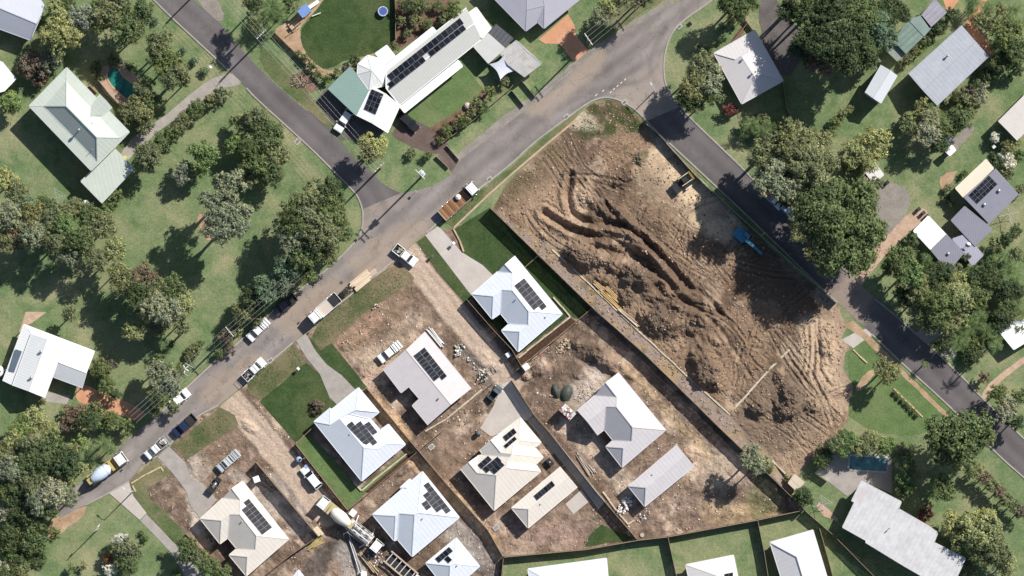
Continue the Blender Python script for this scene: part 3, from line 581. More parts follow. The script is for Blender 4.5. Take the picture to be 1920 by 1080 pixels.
# the block lies one floor plate under house slabs
def scatter(name, P, hfun, n_, s0, s1, mat, seed, dens=.45, flat_=.6, thin=1.0):
    g = np.random.default_rng(seed); Q = px2(P); A = np.array(Q); X = g.uniform(A[:, 0].min(), A[:, 0].max(), n_ * 4); Y = g.uniform(A[:, 1].min(), A[:, 1].max(), n_ * 4)
    k = inpoly(X, Y, Q) & (segdist(X, Y, Q) > .4) & (fbm(X, Y, 4, 4, seed, .7) > dens)
    if seed in (6, 16):
        for _n, P_, _m, _j, _s in OV1 + OV2: k &= ~inpoly(X, Y, px2(P_))
        for P_ in ACC: k &= segdist(X, Y, px2(P_), False) > 2.2
    X, Y = X[k][:n_], Y[k][:n_]; Zc = hfun(X, Y, segdist(X, Y, Q)); m = len(X)
    B = np.array([(1,0,0),(0,1,0),(-1,0,0),(0,-1,0),(0,0,1),(0,0,-1)], float); s = (s0 + (s1 - s0) * g.random(m) ** 3)[:, None, None] * g.uniform(.6, 1.3, (m, 6, 1)) / 2
    a = g.uniform(0, 6.28, m); V = B[None] * s; V[:, :, 1] *= thin; vx = V[:, :, 0] * np.cos(a)[:, None] - V[:, :, 1] * np.sin(a)[:, None]; vy = V[:, :, 0] * np.sin(a)[:, None] + V[:, :, 1] * np.cos(a)[:, None]
    vx += X[:, None]; vy += Y[:, None]; vz = V[:, :, 2] * flat_ + Zc[:, None] + s0 * .2
    F = np.array([(0,1,4),(1,2,4),(2,3,4),(3,0,4),(1,0,5),(2,1,5),(3,2,5),(0,3,5)]); FF = (F[None] + (np.arange(m) * 6)[:, None, None]).reshape(-1, 3)
    me = bpy.data.meshes.new(name); nvv = m * 6; me.vertices.add(nvv); me.vertices.foreach_set('co', np.stack([vx, vy, vz], 2).astype(np.float32).ravel())
    me.loops.add(len(FF) * 3); me.loops.foreach_set('vertex_index', FF.astype(np.int32).ravel()); me.polygons.add(len(FF)); me.polygons.foreach_set('loop_start', np.arange(0, len(FF) * 3, 3, dtype=np.int32)); me.polygons.foreach_set('loop_total', np.full(len(FF), 3, dtype=np.int32))
    me.update(); me.validate(); me.materials.append(mat); return obj(name, me)
def clodmat(name, cols):
    n = N(name); return n.done(n.ramp(n.geo.outputs['Random Per Island'], cols), .95, spec=.1)
o = stuff(scatter('soil_clods', EW, ewh, 7000, .12, .55, clodmat('clods', [(0, (.11,.08,.06)), (.6, (.27,.19,.14)), (1, (.48,.37,.28))]), 5)); tag(o, 'loose clods and stones strewn over the bare earthworks block', 'clods')
o = stuff(scatter('site_rubble', BL, blh, 6500, .10, .50, clodmat('rubble', [(0, (.12,.09,.07)), (.5, (.32,.25,.19)), (.9, (.55,.47,.38)), (1, (.7,.68,.64))]), 6, .50)); tag(o, 'small stones and building rubble strewn between the new houses', 'rubble')
o = stuff(scatter('timber_offcuts', BL, blh, 420, .9, 1.6, clodmat('offcut', [(0, (.2,.15,.10)), (.6, (.42,.34,.25)), (1, (.62,.58,.52))]), 16, .50, .05, .09)); tag(o, 'timber offcuts and scraps lying about the building lots', 'offcuts')
gm_ = clodmat('weed_tufts', [(0, (.050,.070,.028)), (.6, (.095,.125,.050)), (1, (.20,.20,.10))])
for i, (P, n_) in enumerate([([(1080,240),(1105,195),(1135,186),(1180,202),(1210,232),(1190,250),(1140,262),(1100,262)], 1500), ([(940,370),(1040,268),(1085,222),(1095,235),(1050,290),(980,350)], 900), ([(580,630),(640,560),(700,524),(735,500),(775,525),(700,572),(622,638)], 1200), ([(465,705),(550,648),(572,680),(487,747)], 700), ([(327,836),(412,766),(442,795),(350,860)], 700), ([(1440,905),(1500,955),(1420,970),(1430,930)], 500), ([(1085,210),(960,318),(860,418),(828,414),(1000,275)], 900)]):
    hf_ = ewh if i < 2 else (lambda X, Y, e: np.full(len(X), .09)); o = stuff(scatter('weeds', P, hf_, n_, .07, .26, gm_, 20 + i, .40, .5)); tag(o, ['low weeds on the grassy corner of the bare block', 'dry weeds along the roadside edge of the bare block', 'weeds on the verge beside the tipper truck', 'weeds on the brown verge by the racked ute', 'weeds on the brown verge by the navy ute', 'weeds in the lower corner of the dirt lot', 'weeds along the verge above the flatbed truck'][i], 'weeds')
# painted dashes and pit lids
def dash(a, b):
    return zone('lane_marking', [(a - 2, b + 1.2), (a + 1.2, b - 2), (a + 2, b - 1.2), (a - 1.2, b + 2)], fm((.75, .75, .72)), .036)
for a, b in ((1145,173),(1151,167),(1158,161),(1165,155),(1172,149),(1131,170),(1118,178)): dash(a, b)
# ---------------------------------------------------------------- buildings
RM = {}
def roofmat(col, pitch=.76, amp=.10, weather=.12, rough=.5, patchy=None, rust=None):
    k = (col, pitch, amp, weather, patchy, rust)
    if k in RM: return RM[k]
    n = N('roof_sheeting_%d' % len(RM))
    rib = n.attr('rib', 'Fac')
    f = n.math('FRACT', n.math('MULTIPLY', rib, 1 / pitch))
    tri = n.math('ABSOLUTE', n.math('SUBTRACT', f, .5))
    rr = n.ramp(tri, [(.0, 1 - amp), (.16, 1.0), (.45, 1.0), (.5, 1 - amp * .5)])
    c = n.mix(1.0, col, rr, 'MULTIPLY')
    c = n.mix(1.0, c, n.ramp(n.noise(1.6, 5, .7), [(.3, 1 - weather), (.7, 1.0 + weather * .2)]), 'MULTIPLY')
    if patchy: # sheets that weathered differently, laid across the ribs
        g = n.math('FRACT', n.math('MULTIPLY', rib, .5 / pitch))
        s = n.ramp(n.math('ADD', g, n.math('MULTIPLY', n.noise(2.5, 3), .6)), [(.45, 1 - patchy), (.60, 1.0), (.9, 1 - patchy * .4)])
        c = n.mix(1.0, c, s, 'MULTIPLY')
    if rust: c = n.mix(n.ramp(n.noise(5, 5, .7, dist=.5), [(.52, 0), (.68, .75)]), c, rust)
    n.bump(tri, .04, .5)
    RM[k] = n.done(c, .7, 0.0, .10); return RM[k]
WALL = fm((.42, .38, .33), .8); BRICK = fm((.30, .20, .15), .85); SOFF = fm((.6, .58, .55), .7)
METAL = fm((.45, .46, .47), .35, .6); PANELM0 = fm((.011, .013, .020), .55, 0, .25, .08, .3); _n = N('solar_cell_glass'); _o = _n.t.nodes.new('ShaderNodeObjectInfo')
PANELM = _n.done(_n.ramp(_o.outputs['Random'], [(0, (.007, .008, .014)), (.5, (.013, .015, .024)), (1, (.026, .028, .036))]), .5, spec=.10)
FRAME = fm((.20, .21, .23), .6, 0, .1, .1)
GALV = fm((.5, .5, .5), .4, .3)

class House: pass
def house(name, label, cat, org, pts, faces, E, slope, mat, wall=WALL, caps=None, gutter=None, over=.55, group=None, open_sides=False, split=0, z0=0.0, post=None, capw=.16, ribdir=None, parent=None):
    ox, oy, k = org; P = [(ox + p[0] / k, oy + p[1] / k) for p in pts]
    # boundary loop
    cnt = {}
    for f in faces:
        for i in range(len(f)):
            a, b = f[i], f[(i + 1) % len(f)]; cnt.setdefault(frozenset((a, b)), []).append((a, b))
    bd = [v[0] for v in cnt.values() if len(v) == 1]; adj = {}
    for a, b in bd: adj.setdefault(a, []).append(b); adj.setdefault(b, []).append(a)
    loop = [bd[0][0]]; prev = None; cur = bd[0][0]
    while True:
        nx = [q for q in adj[cur] if q != prev]
        q = nx[0]
        if q == loop[0] or len(loop) > 60: break
        loop.append(q); prev, cur = cur, q
    out2 = px2([P[i] for i in loop]); h = []
    for i, p in enumerate(pts):
        if len(p) > 2: h.append(E + p[2]); continue
        if i in loop: h.append(E); continue
        q = px2([P[i]])[0]; h.append(E + slope * float(segdist([q[0]], [q[1]], out2)[0]))
    V = [W(P[i][0], P[i][1], h[i]) for i in range(len(pts))]
    cx = sum((V[i] for i in loop), Vector()) / len(loop); cx.z = z0
    V = [v - cx for v in V]
    H = House(); H.V = V; H.c = cx; H.org = org; H.faces = []
    root = parent or thing(name, label, cat, cx, 0, group); H.root = root
    off = cx - root.location if parent else Vector()
    V2 = [v + off for v in V]
    fs = []; nrm = []
    for f in faces:
        n_ = Vector()
        for i in range(len(f)):
            a, b = V2[f[i]], V2[f[(i + 1) % len(f)]]; n_ += Vector(((a.y - b.y) * (a.z + b.z), (a.z - b.z) * (a.x + b.x), (a.x - b.x) * (a.y + b.y)))
        if n_.z < 0: f = f[::-1]; n_ = -n_
        n_.normalize(); fs.append(tuple(f)); nrm.append(n_); H.faces.append((f, n_))
    nf = len(fs); T = .16
    area = sum(V2[loop[i]].x * V2[loop[(i + 1) % len(loop)]].y - V2[loop[(i + 1) % len(loop)]].x * V2[loop[i]].y for i in range(len(loop)))
    if area < 0: loop = loop[::-1]
    low = [V2[i] - Vector((0, 0, T)) for i in loop]; m = len(loop); vs = []; fs2 = []; rv = []
    for f, q in zip(fs, nrm):
        o_ = len(vs); vs += [V2[i] for i in f]; fs2.append(tuple(range(o_, len(vs))))
        d = Vector((-q.y, q.x, 0)); d = d.normalized() if d.length > .02 else Vector((.67, -.74, 0))
        if ribdir: d = Vector((*ribdir, 0)).normalized()
        rv += [V2[i].dot(d) for i in f]
    nv = len(vs); vs += [V2[i] for i in loop] + low
    fs2 += [(nv + m + i, nv + m + (i + 1) % m, nv + (i + 1) % m, nv + i) for i in range(m)]
    nb = len(vs); zs = min(q.z for q in low) - .01; vs += [Vector((q.x, q.y, zs)) for q in low]; fs2.append(tuple(nb + i for i in reversed(range(m))))
    me = mesh('roof', vs, fs2, [mat, SOFF], [0] * nf + [0] * m + [1])
    me.polygons.foreach_set('use_smooth', [True] * nf + [False] * (m + 1))
    at = me.attributes.new('rib', 'FLOAT', 'CORNER')
    at.data.foreach_set('value', rv + [0.0] * (len(me.loops) - len(rv)))
    obj('roof', me, root)
    # ridge and hip caps, valleys
    cm = caps or mat; gm = gutter or cm
    for e, v in cnt.items():
        if len(v) == 2:
            a, b = tuple(e)
            if (V2[a] - V2[b]).length < .5: continue
            MB().bar(V2[a] + Vector((0, 0, .015)), V2[b] + Vector((0, 0, .015)), capw, .05).obj('ridge_cap', cm, root)
    for i in range(m):
        a, b = V2[loop[i]], V2[loop[(i + 1) % m]]
        if abs(a.z - b.z) < .35 and (a - b).length > .6:
            d = (b - a).normalized(); o_ = Vector((d.y, -d.x, 0)) * .06
            MB().bar(a + o_ + Vector((0, 0, -.06)), b + o_ + Vector((0, 0, -.06)), .13, .12).obj('gutter', gm, root)
    # walls or posts
    Q = [Vector((q.x, q.y)) for q in low]; ins = []
    for i in range(m):
        a, b, c = Q[i - 1], Q[i], Q[(i + 1) % m]
        d1 = (b - a).normalized(); d2 = (c - b).normalized(); n1 = Vector((-d1.y, d1.x)); n2 = Vector((-d2.y, d2.x))
        k_ = (n1 + n2); L = max(.35, 1 + n1.dot(n2)); ins.append(b + k_ / L * over)
    zb = z0 - cx.z + .0; 
    if not open_sides:
        vs = [(q.x, q.y, off.z - .02) for q in ins] + [(q.x, q.y, low[i].z) for i, q in enumerate(ins)]
        f_ = [(i, (i + 1) % m, m + (i + 1) % m, m + i) for i in range(m)]
        obj('wall', mesh('wall', vs, f_, wall), root)
        # windows on the longer walls
        for i in range(m):
            a, b = ins[i], ins[(i + 1) % m]; L = (b - a).length
            if L < 4 or E < 2: continue
            d = (b - a) / L; o_ = Vector((d.y, -d.x)) * .03; kk = int(L // 4)
            for j in range(kk):
                c_ = a + d * (L * (j + .5) / kk) + o_; zz = off.z + min(low[i].z, low[(i + 1) % m].z) - 1.1
                wdw = MB().box((c_.x, c_.y, zz), (1.5, .08, 1.2), math.atan2(d.y, d.x)).obj('window', fm((.75, .75, .73)), root)
                MB().box((c_.x + o_.x, c_.y + o_.y, zz), (1.36, .06, 1.06), math.atan2(d.y, d.x)).obj('pane', PANELM, wdw)
    else:
        for i in range(m):
            q = ins[i]; MB().box((q.x, q.y, (off.z + low[i].z) / 2 - .01), (.12, .12, low[i].z - off.z + .0)).obj('post', post or GALV, root)
    return H
def zat(H, px, py):
    """point on the roof of H seen at photo pixel px,py, with the facet normal"""
    cam_p = Vector((0, 0, CAMH)); t = W(px, py, 0); d = (t - cam_p).normalized(); best = None
    for f, n_ in H.faces:
        a = H.V[f[0]] + H.c; P = [(H.V[i] + H.c).xy for i in f]
        c0 = sum((H.V[i] + H.c for i in f), Vector()) / len(f)
        s = n_.dot(c0 - cam_p) / n_.dot(d); x = cam_p + d * s
        if inpoly(np.array([x.x]), np.array([x.y]), P)[0]:
            if best is None or x.z > best[0].z: best = (x, n_)
    if best is None:
        f, n_ = H.faces[0]; c0 = sum((H.V[i] + H.c for i in f), Vector()) / len(f); s = n_.dot(c0 - cam_p) / n_.dot(d); best = (cam_p + d * s, n_)
    return best
def panels(H, A, B, D, nu, nv, org=None, skip=(), thick=.05):
    ox, oy, k = org or H.org; c = lambda p: (ox + p[0] / k, oy + p[1] / k)
    A, B, D = c(A), c(B), c(D); mid = ((B[0] + D[0]) / 2, (B[1] + D[1]) / 2)
    p0, n_ = zat(H, *mid); cam_p = Vector((0, 0, CAMH))
    def onp(q):
        d = (W(q[0], q[1], 0) - cam_p).normalized(); return cam_p + d * (n_.dot(p0 - cam_p) / n_.dot(d))
    a, b, dd = onp(A), onp(B), onp(D); u = (b - a) / nu; v = (dd - a) / nv
    gu, gv = u.normalized() * .012, v.normalized() * .012; nn = n_ * .09
    base = [-u / 2 + gu - v / 2 + gv, u / 2 - gu - v / 2 + gv, u / 2 - gu + v / 2 - gv, -u / 2 + gu + v / 2 - gv]
    i3 = [q * .955 for q in base]
    vs = [q for q in base] + [q + n_ * thick for q in base] + [q + n_ * (thick + .004) for q in i3]
    cr = (base[1] - base[0]).cross(base[2] - base[1])
    fl = cr.dot(n_) > 0
    F = [(0, 3, 2, 1), (4, 5, 6, 7), (0, 1, 5, 4), (1, 2, 6, 5), (2, 3, 7, 6), (3, 0, 4, 7), (8, 9, 10, 11)]
    if not fl: F = [f[::-1] for f in F]
    me = mesh('solar_panel', vs, F, [FRAME, PANELM], [0] * 6 + [1])
    for i in range(nu):
        for j in range(nv):
            if (i, j) in skip: continue
            obj('solar_panel', me, H.root, a + u * (i + .5) + v * (j + .5) + nn - H.root.location)
def vents(H, L, org=None, r=.22, h=.45):
    ox, oy, k = org or H.org
    for x, y in L:
        p, n_ = zat(H, ox + x / k, oy + y / k); b = MB()
        b.lathe([(r * .6, -.1), (r * .6, h * .5), (r * 1.1, h * .55), (r * 1.15, h * .8), (r * .5, h)], 10)
        o = b.obj('roof_vent', METAL, H.root, True); o.location = p - H.root.location
def pipes(H, L, org=None):
    ox, oy, k = org or H.org
    for x, y, hh in L:
        p, n_ = zat(H, ox + x / k, oy + y / k)
        o = MB().tube([(0, 0, -.1), (0, 0, hh)], .05, 6).obj('vent_pipe', GALV, H.root); o.location = p - H.root.location

WHITE = roofmat((.64, .675, .73), .76, .03, .07); LAV = roofmat((.50, .47, .49), .76, .03, .08); CREAM = roofmat((.66, .61, .55), .76, .03, .08)
GREYC = roofmat((.64, .62, .585), .76, .02, .05)
BF = [(0,1,12,11,10,9), (9,10,8), (8,10,11,15,16,7), (7,16,6), (16,15,5,6), (15,11,12,13,4,5), (4,13,14,3), (3,14,2), (12,1,2,14,13)]
NEWG = 'newly built houses on the subdivided block'
HA = house('house', 'white hipped new house with fourteen solar panels beside the curved pale driveway', 'house', (870,460,4.5),
 [(425,90),(828,580),(458,897),(318,720),(380,662),(308,572),(238,620),(68,412),(285,222),(345,158,1.15),(412,232,1.15),(410,380),(545,555),(542,672),(468,728),(318,375),(247,430)], BF, 2.7, .50, WHITE, group=NEWG)
panels(HA, (465,309),(505,277),(658,550),1,7); panels(HA, (422,341),(462,310),(590,548),1,6)
vents(HA, [(440,455),(688,605)], r=.12, h=.35)
HB = house('house', 'pale lavender gable roofed new house with two rows of solar panels on the bare lot', 'house', (700,600,4.5),
 [(432,100),(825,580),(655,715,.95),(275,250,.95),(462,885,-.15),(330,722,-.15),(390,665,.1),(300,560,.1),(235,612,-.15),(85,415,-.15)],
 [(0,1,2,3), (3,2,4,5,6,7,8,9)], 2.8, .2, roofmat((.56, .525, .53), .76, .03, .08), group=NEWG)
panels(HB, (338,302),(385,266),(512,518),1,8); panels(HB, (388,264),(430,230),(580,508),1,8); vents(HB, [(553,660)], r=.15, h=.5)
HC = house('house', 'white hipped new house with three staggered rows of solar panels near the turf strip', 'house', (570,700,4.5),
 [(460,122),(632,328),(560,385),(643,480),(712,430),(855,600),(487,908),(85,408),(222,293,.35),(238,303),(440,308),(375,340),(505,627),(628,637),(700,590),(300,380),(220,432)],
 [(7,8,16),(8,9,16),(9,0,10,11,15,16),(0,1,10),(10,1,2,11),(15,11,2,3,13,12),(3,4,14,13),(4,5,14),(12,13,14,5,6),(7,16,15,12,6)], 2.7, .50, WHITE, group=NEWG)
panels(HC, (362,434),(403,404),(512,616),1,6); panels(HC, (435,430),(475,402),(580,613),1,6); panels(HC, (508,430),(548,406),(582,522),1,3)
vents(HC, [(385,515)], r=.12, h=.35)
HE = house('house', 'cream and grey hipped new house with a dark solar array beside the parked tradesman vehicles', 'house', (360,860,4.908),
 [(462,205),(888,740),(500,1078),(343,888),(412,828),(330,728),(258,782),(77,553),(285,362),(365,272,1.25),(447,380,1.25),(440,513),(592,708),(583,838),(508,903),(345,512),(270,570)], BF, 2.7, .52, CREAM, group=NEWG)
panels(HE, (473,402),(520,368),(690,668),1,8); panels(HE, (455,470),(500,437),(645,702),1,7); vents(HE, [(460,578)], r=.12, h=.35)
HF = house('house', 'broad white hipped new house with a stepped solar array behind the parked concrete pump', 'house', (680,860,4.908),
 [(550,120),(888,540),(455,900),(320,742),(290,755),(92,515),(510,495),(478,515),(335,503),(303,527)],
 [(0,1,6),(6,1,2,7),(0,6,7,8,9,5),(5,9,4),(9,8,3,4),(8,7,2,3)], 2.7, .50, WHITE, group=NEWG)
panels(HF, (557,245),(602,215),(768,510),1,7); panels(HF, (552,336),(597,303),(683,498),1,5); panels(HF, (538,413),(583,382),(587,478),1,2); vents(HF, [(553,550)], r=.12, h=.4)
house('portico', '', '', (680,860,4.908), [(345,268),(432,187),(470,225),(380,300),(432,262,.5),(400,268,.5)], [(0,1,4,5),(1,2,4),(2,3,5,4),(3,0,5)], 2.45, .4, WHITE, over=.2, parent=HF.root, open_sides=True)
HG = house('granny_flat', 'small white pyramid roofed flat with five solar panels below the broad white house', 'house', (680,860,4.908),
 [(862,730),(1075,990),(795,1235),(582,962),(835,965),(805,985)], [(3,0,4,5),(0,1,4),(1,2,5,4),(2,3,5)], 2.6, .5, WHITE, group='small second dwellings')
panels(HG, (668,920),(705,960),(797,812),1,4); panels(HG, (752,925),(786,893),(792,965),1,1); vents(HG, [(868,985)], r=.12, h=.4)
HH = house('duplex_house', 'cream and grey double new house with stepped roofs and panel groups at the concrete apron', 'house', (850,760,4.154),
 [(523,97),(683,290),(635,328),(700,405),(643,460),(680,515),(318,818),(58,495),(118,443,.93),(187,395),(232,385),(205,345),(290,270,1.3),(378,205),(510,270),(465,310),(458,380),(372,370),(455,402),(418,440),(412,487),(335,545),(187,527)],
 [(13,0,14,15,16,17),(0,1,14),(14,1,2,15),(12,13,17),(11,12,17,16,18,10),(15,2,3,16),(16,3,4,19),(16,19,18),(19,4,5,20),(20,5,6,21),(9,10,18,19,20,21,22),(8,9,22),(7,8,22,21,6)], 2.7, .48, CREAM, group=NEWG)
panels(HH, (387,245),(413,281),(470,178),1,3); panels(HH, (393,315),(412,337),(478,243),1,3); panels(HH, (190,465),(222,497),(272,393),1,3); panels(HH, (228,493),(262,527),(345,400),1,4); panels(HH, (290,505),(325,537),(368,435),1,3)
HI = house('granny_flat', 'long narrow cream roofed flat with one row of solar panels beside the double house', 'house', (850,760,4.154),
 [(835,480),(965,635),(583,955),(455,800),(585,808),(897,555,1.27)], [(3,0,5,4),(5,1,2,4),(3,4,2)], 2.7, .52, CREAM, group='small second dwellings')
panels(HI, (628,705),(655,742),(768,588),1,6); vents(HI, [(680,768)], r=.12, h=.3)
BF2 = [(0,1,12,11,10,9), (9,10,8), (8,10,11,15,16,7), (16,15,5,6), (15,11,12,13,4,5), (4,13,14,3), (3,14,2), (12,1,2,14,13)]
HJ = house('house', 'cream and charcoal faceted new house without solar panels beside the long boundary fence', 'house', (1070,680,4.154),
 [(370,78),(738,525),(400,815),(275,655),(330,605),(262,520),(205,563),(52,375),(187,255),(273,155,1.76),(360,268,1.76),(358,345),(482,502),(475,612),(410,665),(275,342,1.79),(128,460,1.79)], BF2, 2.7, .58, roofmat((.55, .525, .54), .76, .03, .08), group=NEWG)
HK = house('granny_flat', 'long narrow pale flat with a grey hip end and no solar panels beside rubble sacks', 'house', (1140,820,5.4),
 [(697,80),(875,290),(372,700),(208,495),(382,510),(778,178,1.48)], [(3,0,5,4),(5,1,2,4),(3,4,2)], 2.7, .58, roofmat((.55, .525, .54), .76, .03, .08), group='small second dwellings')
vents(HK, [(450,375)], r=.12, h=.3)
# bottom edge houses
ID = (0, 0, 1)
OG = 'houses along the bottom edge of the photo'
HL = house('house', 'white roofed house in the fenced lawn below the double house', 'house', ID, [(990,1067),(1137,1047),(1144,1130),(1004,1150),(1045,1098),(1092,1092)], [(0,1,5,4),(1,2,5),(2,3,4,5),(3,0,4)], 2.7, .3, WHITE, group=OG)
HM = house('house', 'cream hipped house in the middle fenced lawn at the bottom edge', 'house', ID, [(1286,1059),(1375,1041),(1392,1122),(1304,1140),(1345,1080),(1348,1095)], [(0,1,4),(1,2,5,4),(2,3,5),(3,0,4,5)], 2.7, .45, roofmat((.62,.60,.58), .76, .03, .05), group=OG)
panels(HM, (1358,1076),(1358,1084),(1374,1073),1,2)
HN = house('house', 'white and lavender hipped house between the two right hand fences at the bottom edge', 'house', ID, [(1444,1017),(1524,994),(1556,1100),(1478,1125),(1494,1044),(1508,1090)], [(0,1,4),(1,2,5,4),(2,3,5),(3,0,4,5)], 2.7, .45, roofmat((.62,.60,.61), .76, .05, .05), group=OG)
HX = house('house', 'white roof corner of a house just entering the bottom left yard', 'house', ID, [(560,1069),(592,1110),(560,1150),(528,1110),(560,1108),(560,1112)], [(3,0,4),(0,1,4),(1,2,4),(2,3,4)], 2.7, .50, WHITE, group=OG)

# ---- older houses
O1 = (40,110,3.857)
TLM = roofmat((.46, .505, .455), .76, .06, .08)
HT = house('old_house', 'tall pale green verandah house beside the kidney shaped pool', 'house', O1,
 [(328,65),(780,530),(670,645),(505,808),(57,342),(326,160,.2),(712,572,.2),(548,742,.2),(160,343,.2),(325,343,2.3),(545,568,2.3)],
 [(4,0,5,8),(8,5,9),(0,1,6,5),(5,6,10,9),(4,8,7,3),(8,9,10,7),(10,6,1,2,3,7)], 5.0, .4, TLM, over=1.2, group=None)
vents(HT, [(420,515)], r=.25, h=1.3); pipes(HT, [(515,462,.6),(512,660,.8)])
house('wing', '', '', O1, [(500,345),(570,258),(655,350),(590,412),(500,415,.9),(612,303,.9)], [(0,1,5,4),(5,2,3,4)], 5.15, .4, TLM, over=.6, parent=HT.root, open_sides=True)
house('carport', 'pale green flat carport roof attached below the tall verandah house', 'carport', O1, [(672,648,.15),(815,795,.05),(583,1042,-.05),(432,887,.05)], [(0,1,2,3)], 3.5, .1, TLM, open_sides=True, over=.3)
O2 = (600,10,3.857)
GRN = roofmat((.215, .315, .285), .38, .22, .06); WHT2 = roofmat((.80,.81,.80), .76, .04, .05); LGR = roofmat((.50,.50,.48), .5, .06, .06)
house('carport', 'green ribbed carport roof on the left end of the long white house', 'carport', O2, [(218,445,.1),(358,610,.2),(265,797,.1),(60,603,0)], [(0,1,2,3)], 2.9, .1, GRN, open_sides=True, over=.3)
HQ = house('long_house', 'long pale grey house with a very long solar array and white verandah strips', 'house', O2,
 [(478,478),(1060,18),(1168,243),(575,722),(1115,132,1.35),(478,600,1.35)], [(0,1,4,5),(5,4,2,3),(0,5,3)], 3.0, .3, LGR, caps=WHT2)
panels(HQ, (485,508),(515,549),(1012,92),1,15); panels(HQ, (487,570),(512,603),(1035,142),1,15, skip=((0, 7),))
house('verandah', '', '', O2, [(1000,398,.3),(1030,440,0),(612,775,0),(580,735,.3)], [(0,1,2,3)], 2.6, .1, WHT2, open_sides=True, over=.15, parent=HQ.root)
house('verandah', '', '', O2, [(475,430,.0),(815,158,.0),(842,190,.3),(478,476,.3)], [(0,1,2,3)], 2.6, .1, WHT2, open_sides=True, over=.15, parent=HQ.root)
house('verandah', '', '', O2, [(1065,62,.1),(1130,15,.1),(1237,165,.1),(1172,238,.1)], [(0,1,2,3)], 3.1, .1, roofmat((.78,.76,.70), .5, .02, .18), open_sides=True, over=.2, parent=HQ.root)
HS = house('octagonal_room', 'white eight sided room roof between the green carport and the long house', 'house', O2,
 [(275,425),(345,362),(432,385),(482,455),(465,580),(355,612),(270,497),(375,470)], [(0,1,7),(1,2,7),(2,3,4,7),(4,5,7),(5,6,7),(6,0,7)], 3.1, .35, roofmat((.66,.67,.66), .76, .04, .05))
HS2 = house('sunroom', 'square flat white sunroom roof beside the dark lawn', 'annex', O2, [(402,347,.0),(483,290,.1),(543,368,.1),(468,430,0)], [(0,1,2,3)], 3.0, .1, WHT2, over=.2)
HU = house('front_wing', 'white gabled front wing with a square block of solar panels', 'house', O2,
 [(378,583,-.1),(475,638,1.1),(578,722,-.1),(487,922,-.1),(380,855,1.1),(268,800,-.1)], [(0,1,4,5),(1,2,3,4)], 3.2, .3, WHT2)
panels(HU, (376,606),(462,643),(318,752),3,4)
vents(HU, [(440,660)], r=.1, h=.2)
house('annex', 'pale grey flat annex roof at the upper end of the long house', 'annex', O2, [(1112,298),(1215,205,.2),(1335,312,.2),(1218,418)], [(0,1,2,3)], 2.8, .1, roofmat((.52,.52,.51), .5, .05, .08), over=.3)
house('patio_roof', 'dark translucent ribbed patio roof beside the long house', 'patio roof', O2, [(1215,207,.1),(1272,138,.2),(1397,240,.2),(1332,307,.1)], [(0,1,2,3)], 2.7, .1, roofmat((.11,.115,.125), .8, .5, .2), open_sides=True, over=.2)
house('metal_shed', 'rusty white corrugated shed with a low ridge beside the shade sail', 'shed', O2, [(1303,347),(1420,255),(1602,420),(1478,517),(1360,430,.35),(1495,330,.35)],
 [(0,1,5,4),(1,2,5),(5,2,3,4),(3,0,4)], 2.8, .1, roofmat((.46,.45,.44), .42, .3, .25, rust=(.30,.20,.16)), over=.2)
# house behind the terracotta drive
LP = roofmat((.37,.365,.42), .45, .10, .06)
HV = house('house', 'lavender grey roofed house above the terracotta driveway at the top edge', 'house', ID,
 [(905,-25,0),(986,58,0),(1008,41,0),(1020,53,0),(1090,-4,0),(1030,-70,0),(988,-45,1.6),(1010,-45,1.6),(1021,10,.9),(988,18,.9)], [(0,1,9,6),(9,1,2,8),(6,9,8,7),(8,2,3),(7,8,3,4),(7,4,5),(6,7,5,0)], 3.0, .4, LP)
HW_ = house('house', 'white and slate blue roof in the top left corner', 'house', ID, [(-25,-30),(62,-22),(84,12),(57,75),(-25,45),(68,44,1.6),(-25,5,1.6)], [(0,1,2,5,6),(2,3,5),(6,5,3,4)], 3.2, .4, roofmat((.44,.46,.52), .5, .10, .06))
house('shed', 'white roofed shed half under trees at the left edge', 'shed', ID, [(-25,108),(4,117),(29,148),(8,170),(-25,178)], [(0,1,2,3,4)], 3.0, .1, WHT2)
O3 = (0,590,6.355)
HO = house('white_house', 'wide white gabled house above the orange clay driveway', 'house', O3,
 [(375,228),(565,290,1.5),(760,370),(530,990),(345,915,1.5),(150,845)], [(0,1,4,5),(1,2,3,4)], 3.6, .4, roofmat((.70,.71,.71), .5, .04, .05), over=.4)
vents(HO, [(490,440),(375,750)], r=.25, h=.6)
house('verandah', '', '', O3, [(285,118,-.3),(1130,440,-.3),(1030,690,.3),(702,565,.3),(757,372,.2),(375,226,.2)], [(0,1,2,3,4,5)], 3.2, .1, WHT2, open_sides=True, over=.2, parent=HO.root)
house('verandah', '', '', O3, [(285,118,-.3),(373,228,.1),(148,843,.1),(35,790,-.3)], [(0,1,2,3)], 3.2, .1, roofmat((.66,.67,.67), .5, .04, .05), open_sides=True, over=.2, parent=HO.root)
house('painted_shade_sheet', '', '', O3, [(185,420,.12),(290,455,.2),(205,700,.2),(110,665,.12)], [(0,1,2,3)], 3.02, .1, roofmat((.10,.13,.17), .5, .1, .1), open_sides=True, over=.05, parent=HO.root, capw=.05)  # dark blue sheet just above the verandah roof, added to stand for bluish shadow
house('verandah', '', '', O3, [(702,567,.25),(1030,692,.25),(985,870,-.55),(625,737,-.55)], [(0,1,2,3)], 3.2, .1, roofmat((.52,.54,.57), .4, .04, .10), open_sides=True, over=.2, parent=HO.root)
O4 = (1690,290,4.696)
SL = roofmat((.235,.235,.285), .42, .22, .08)
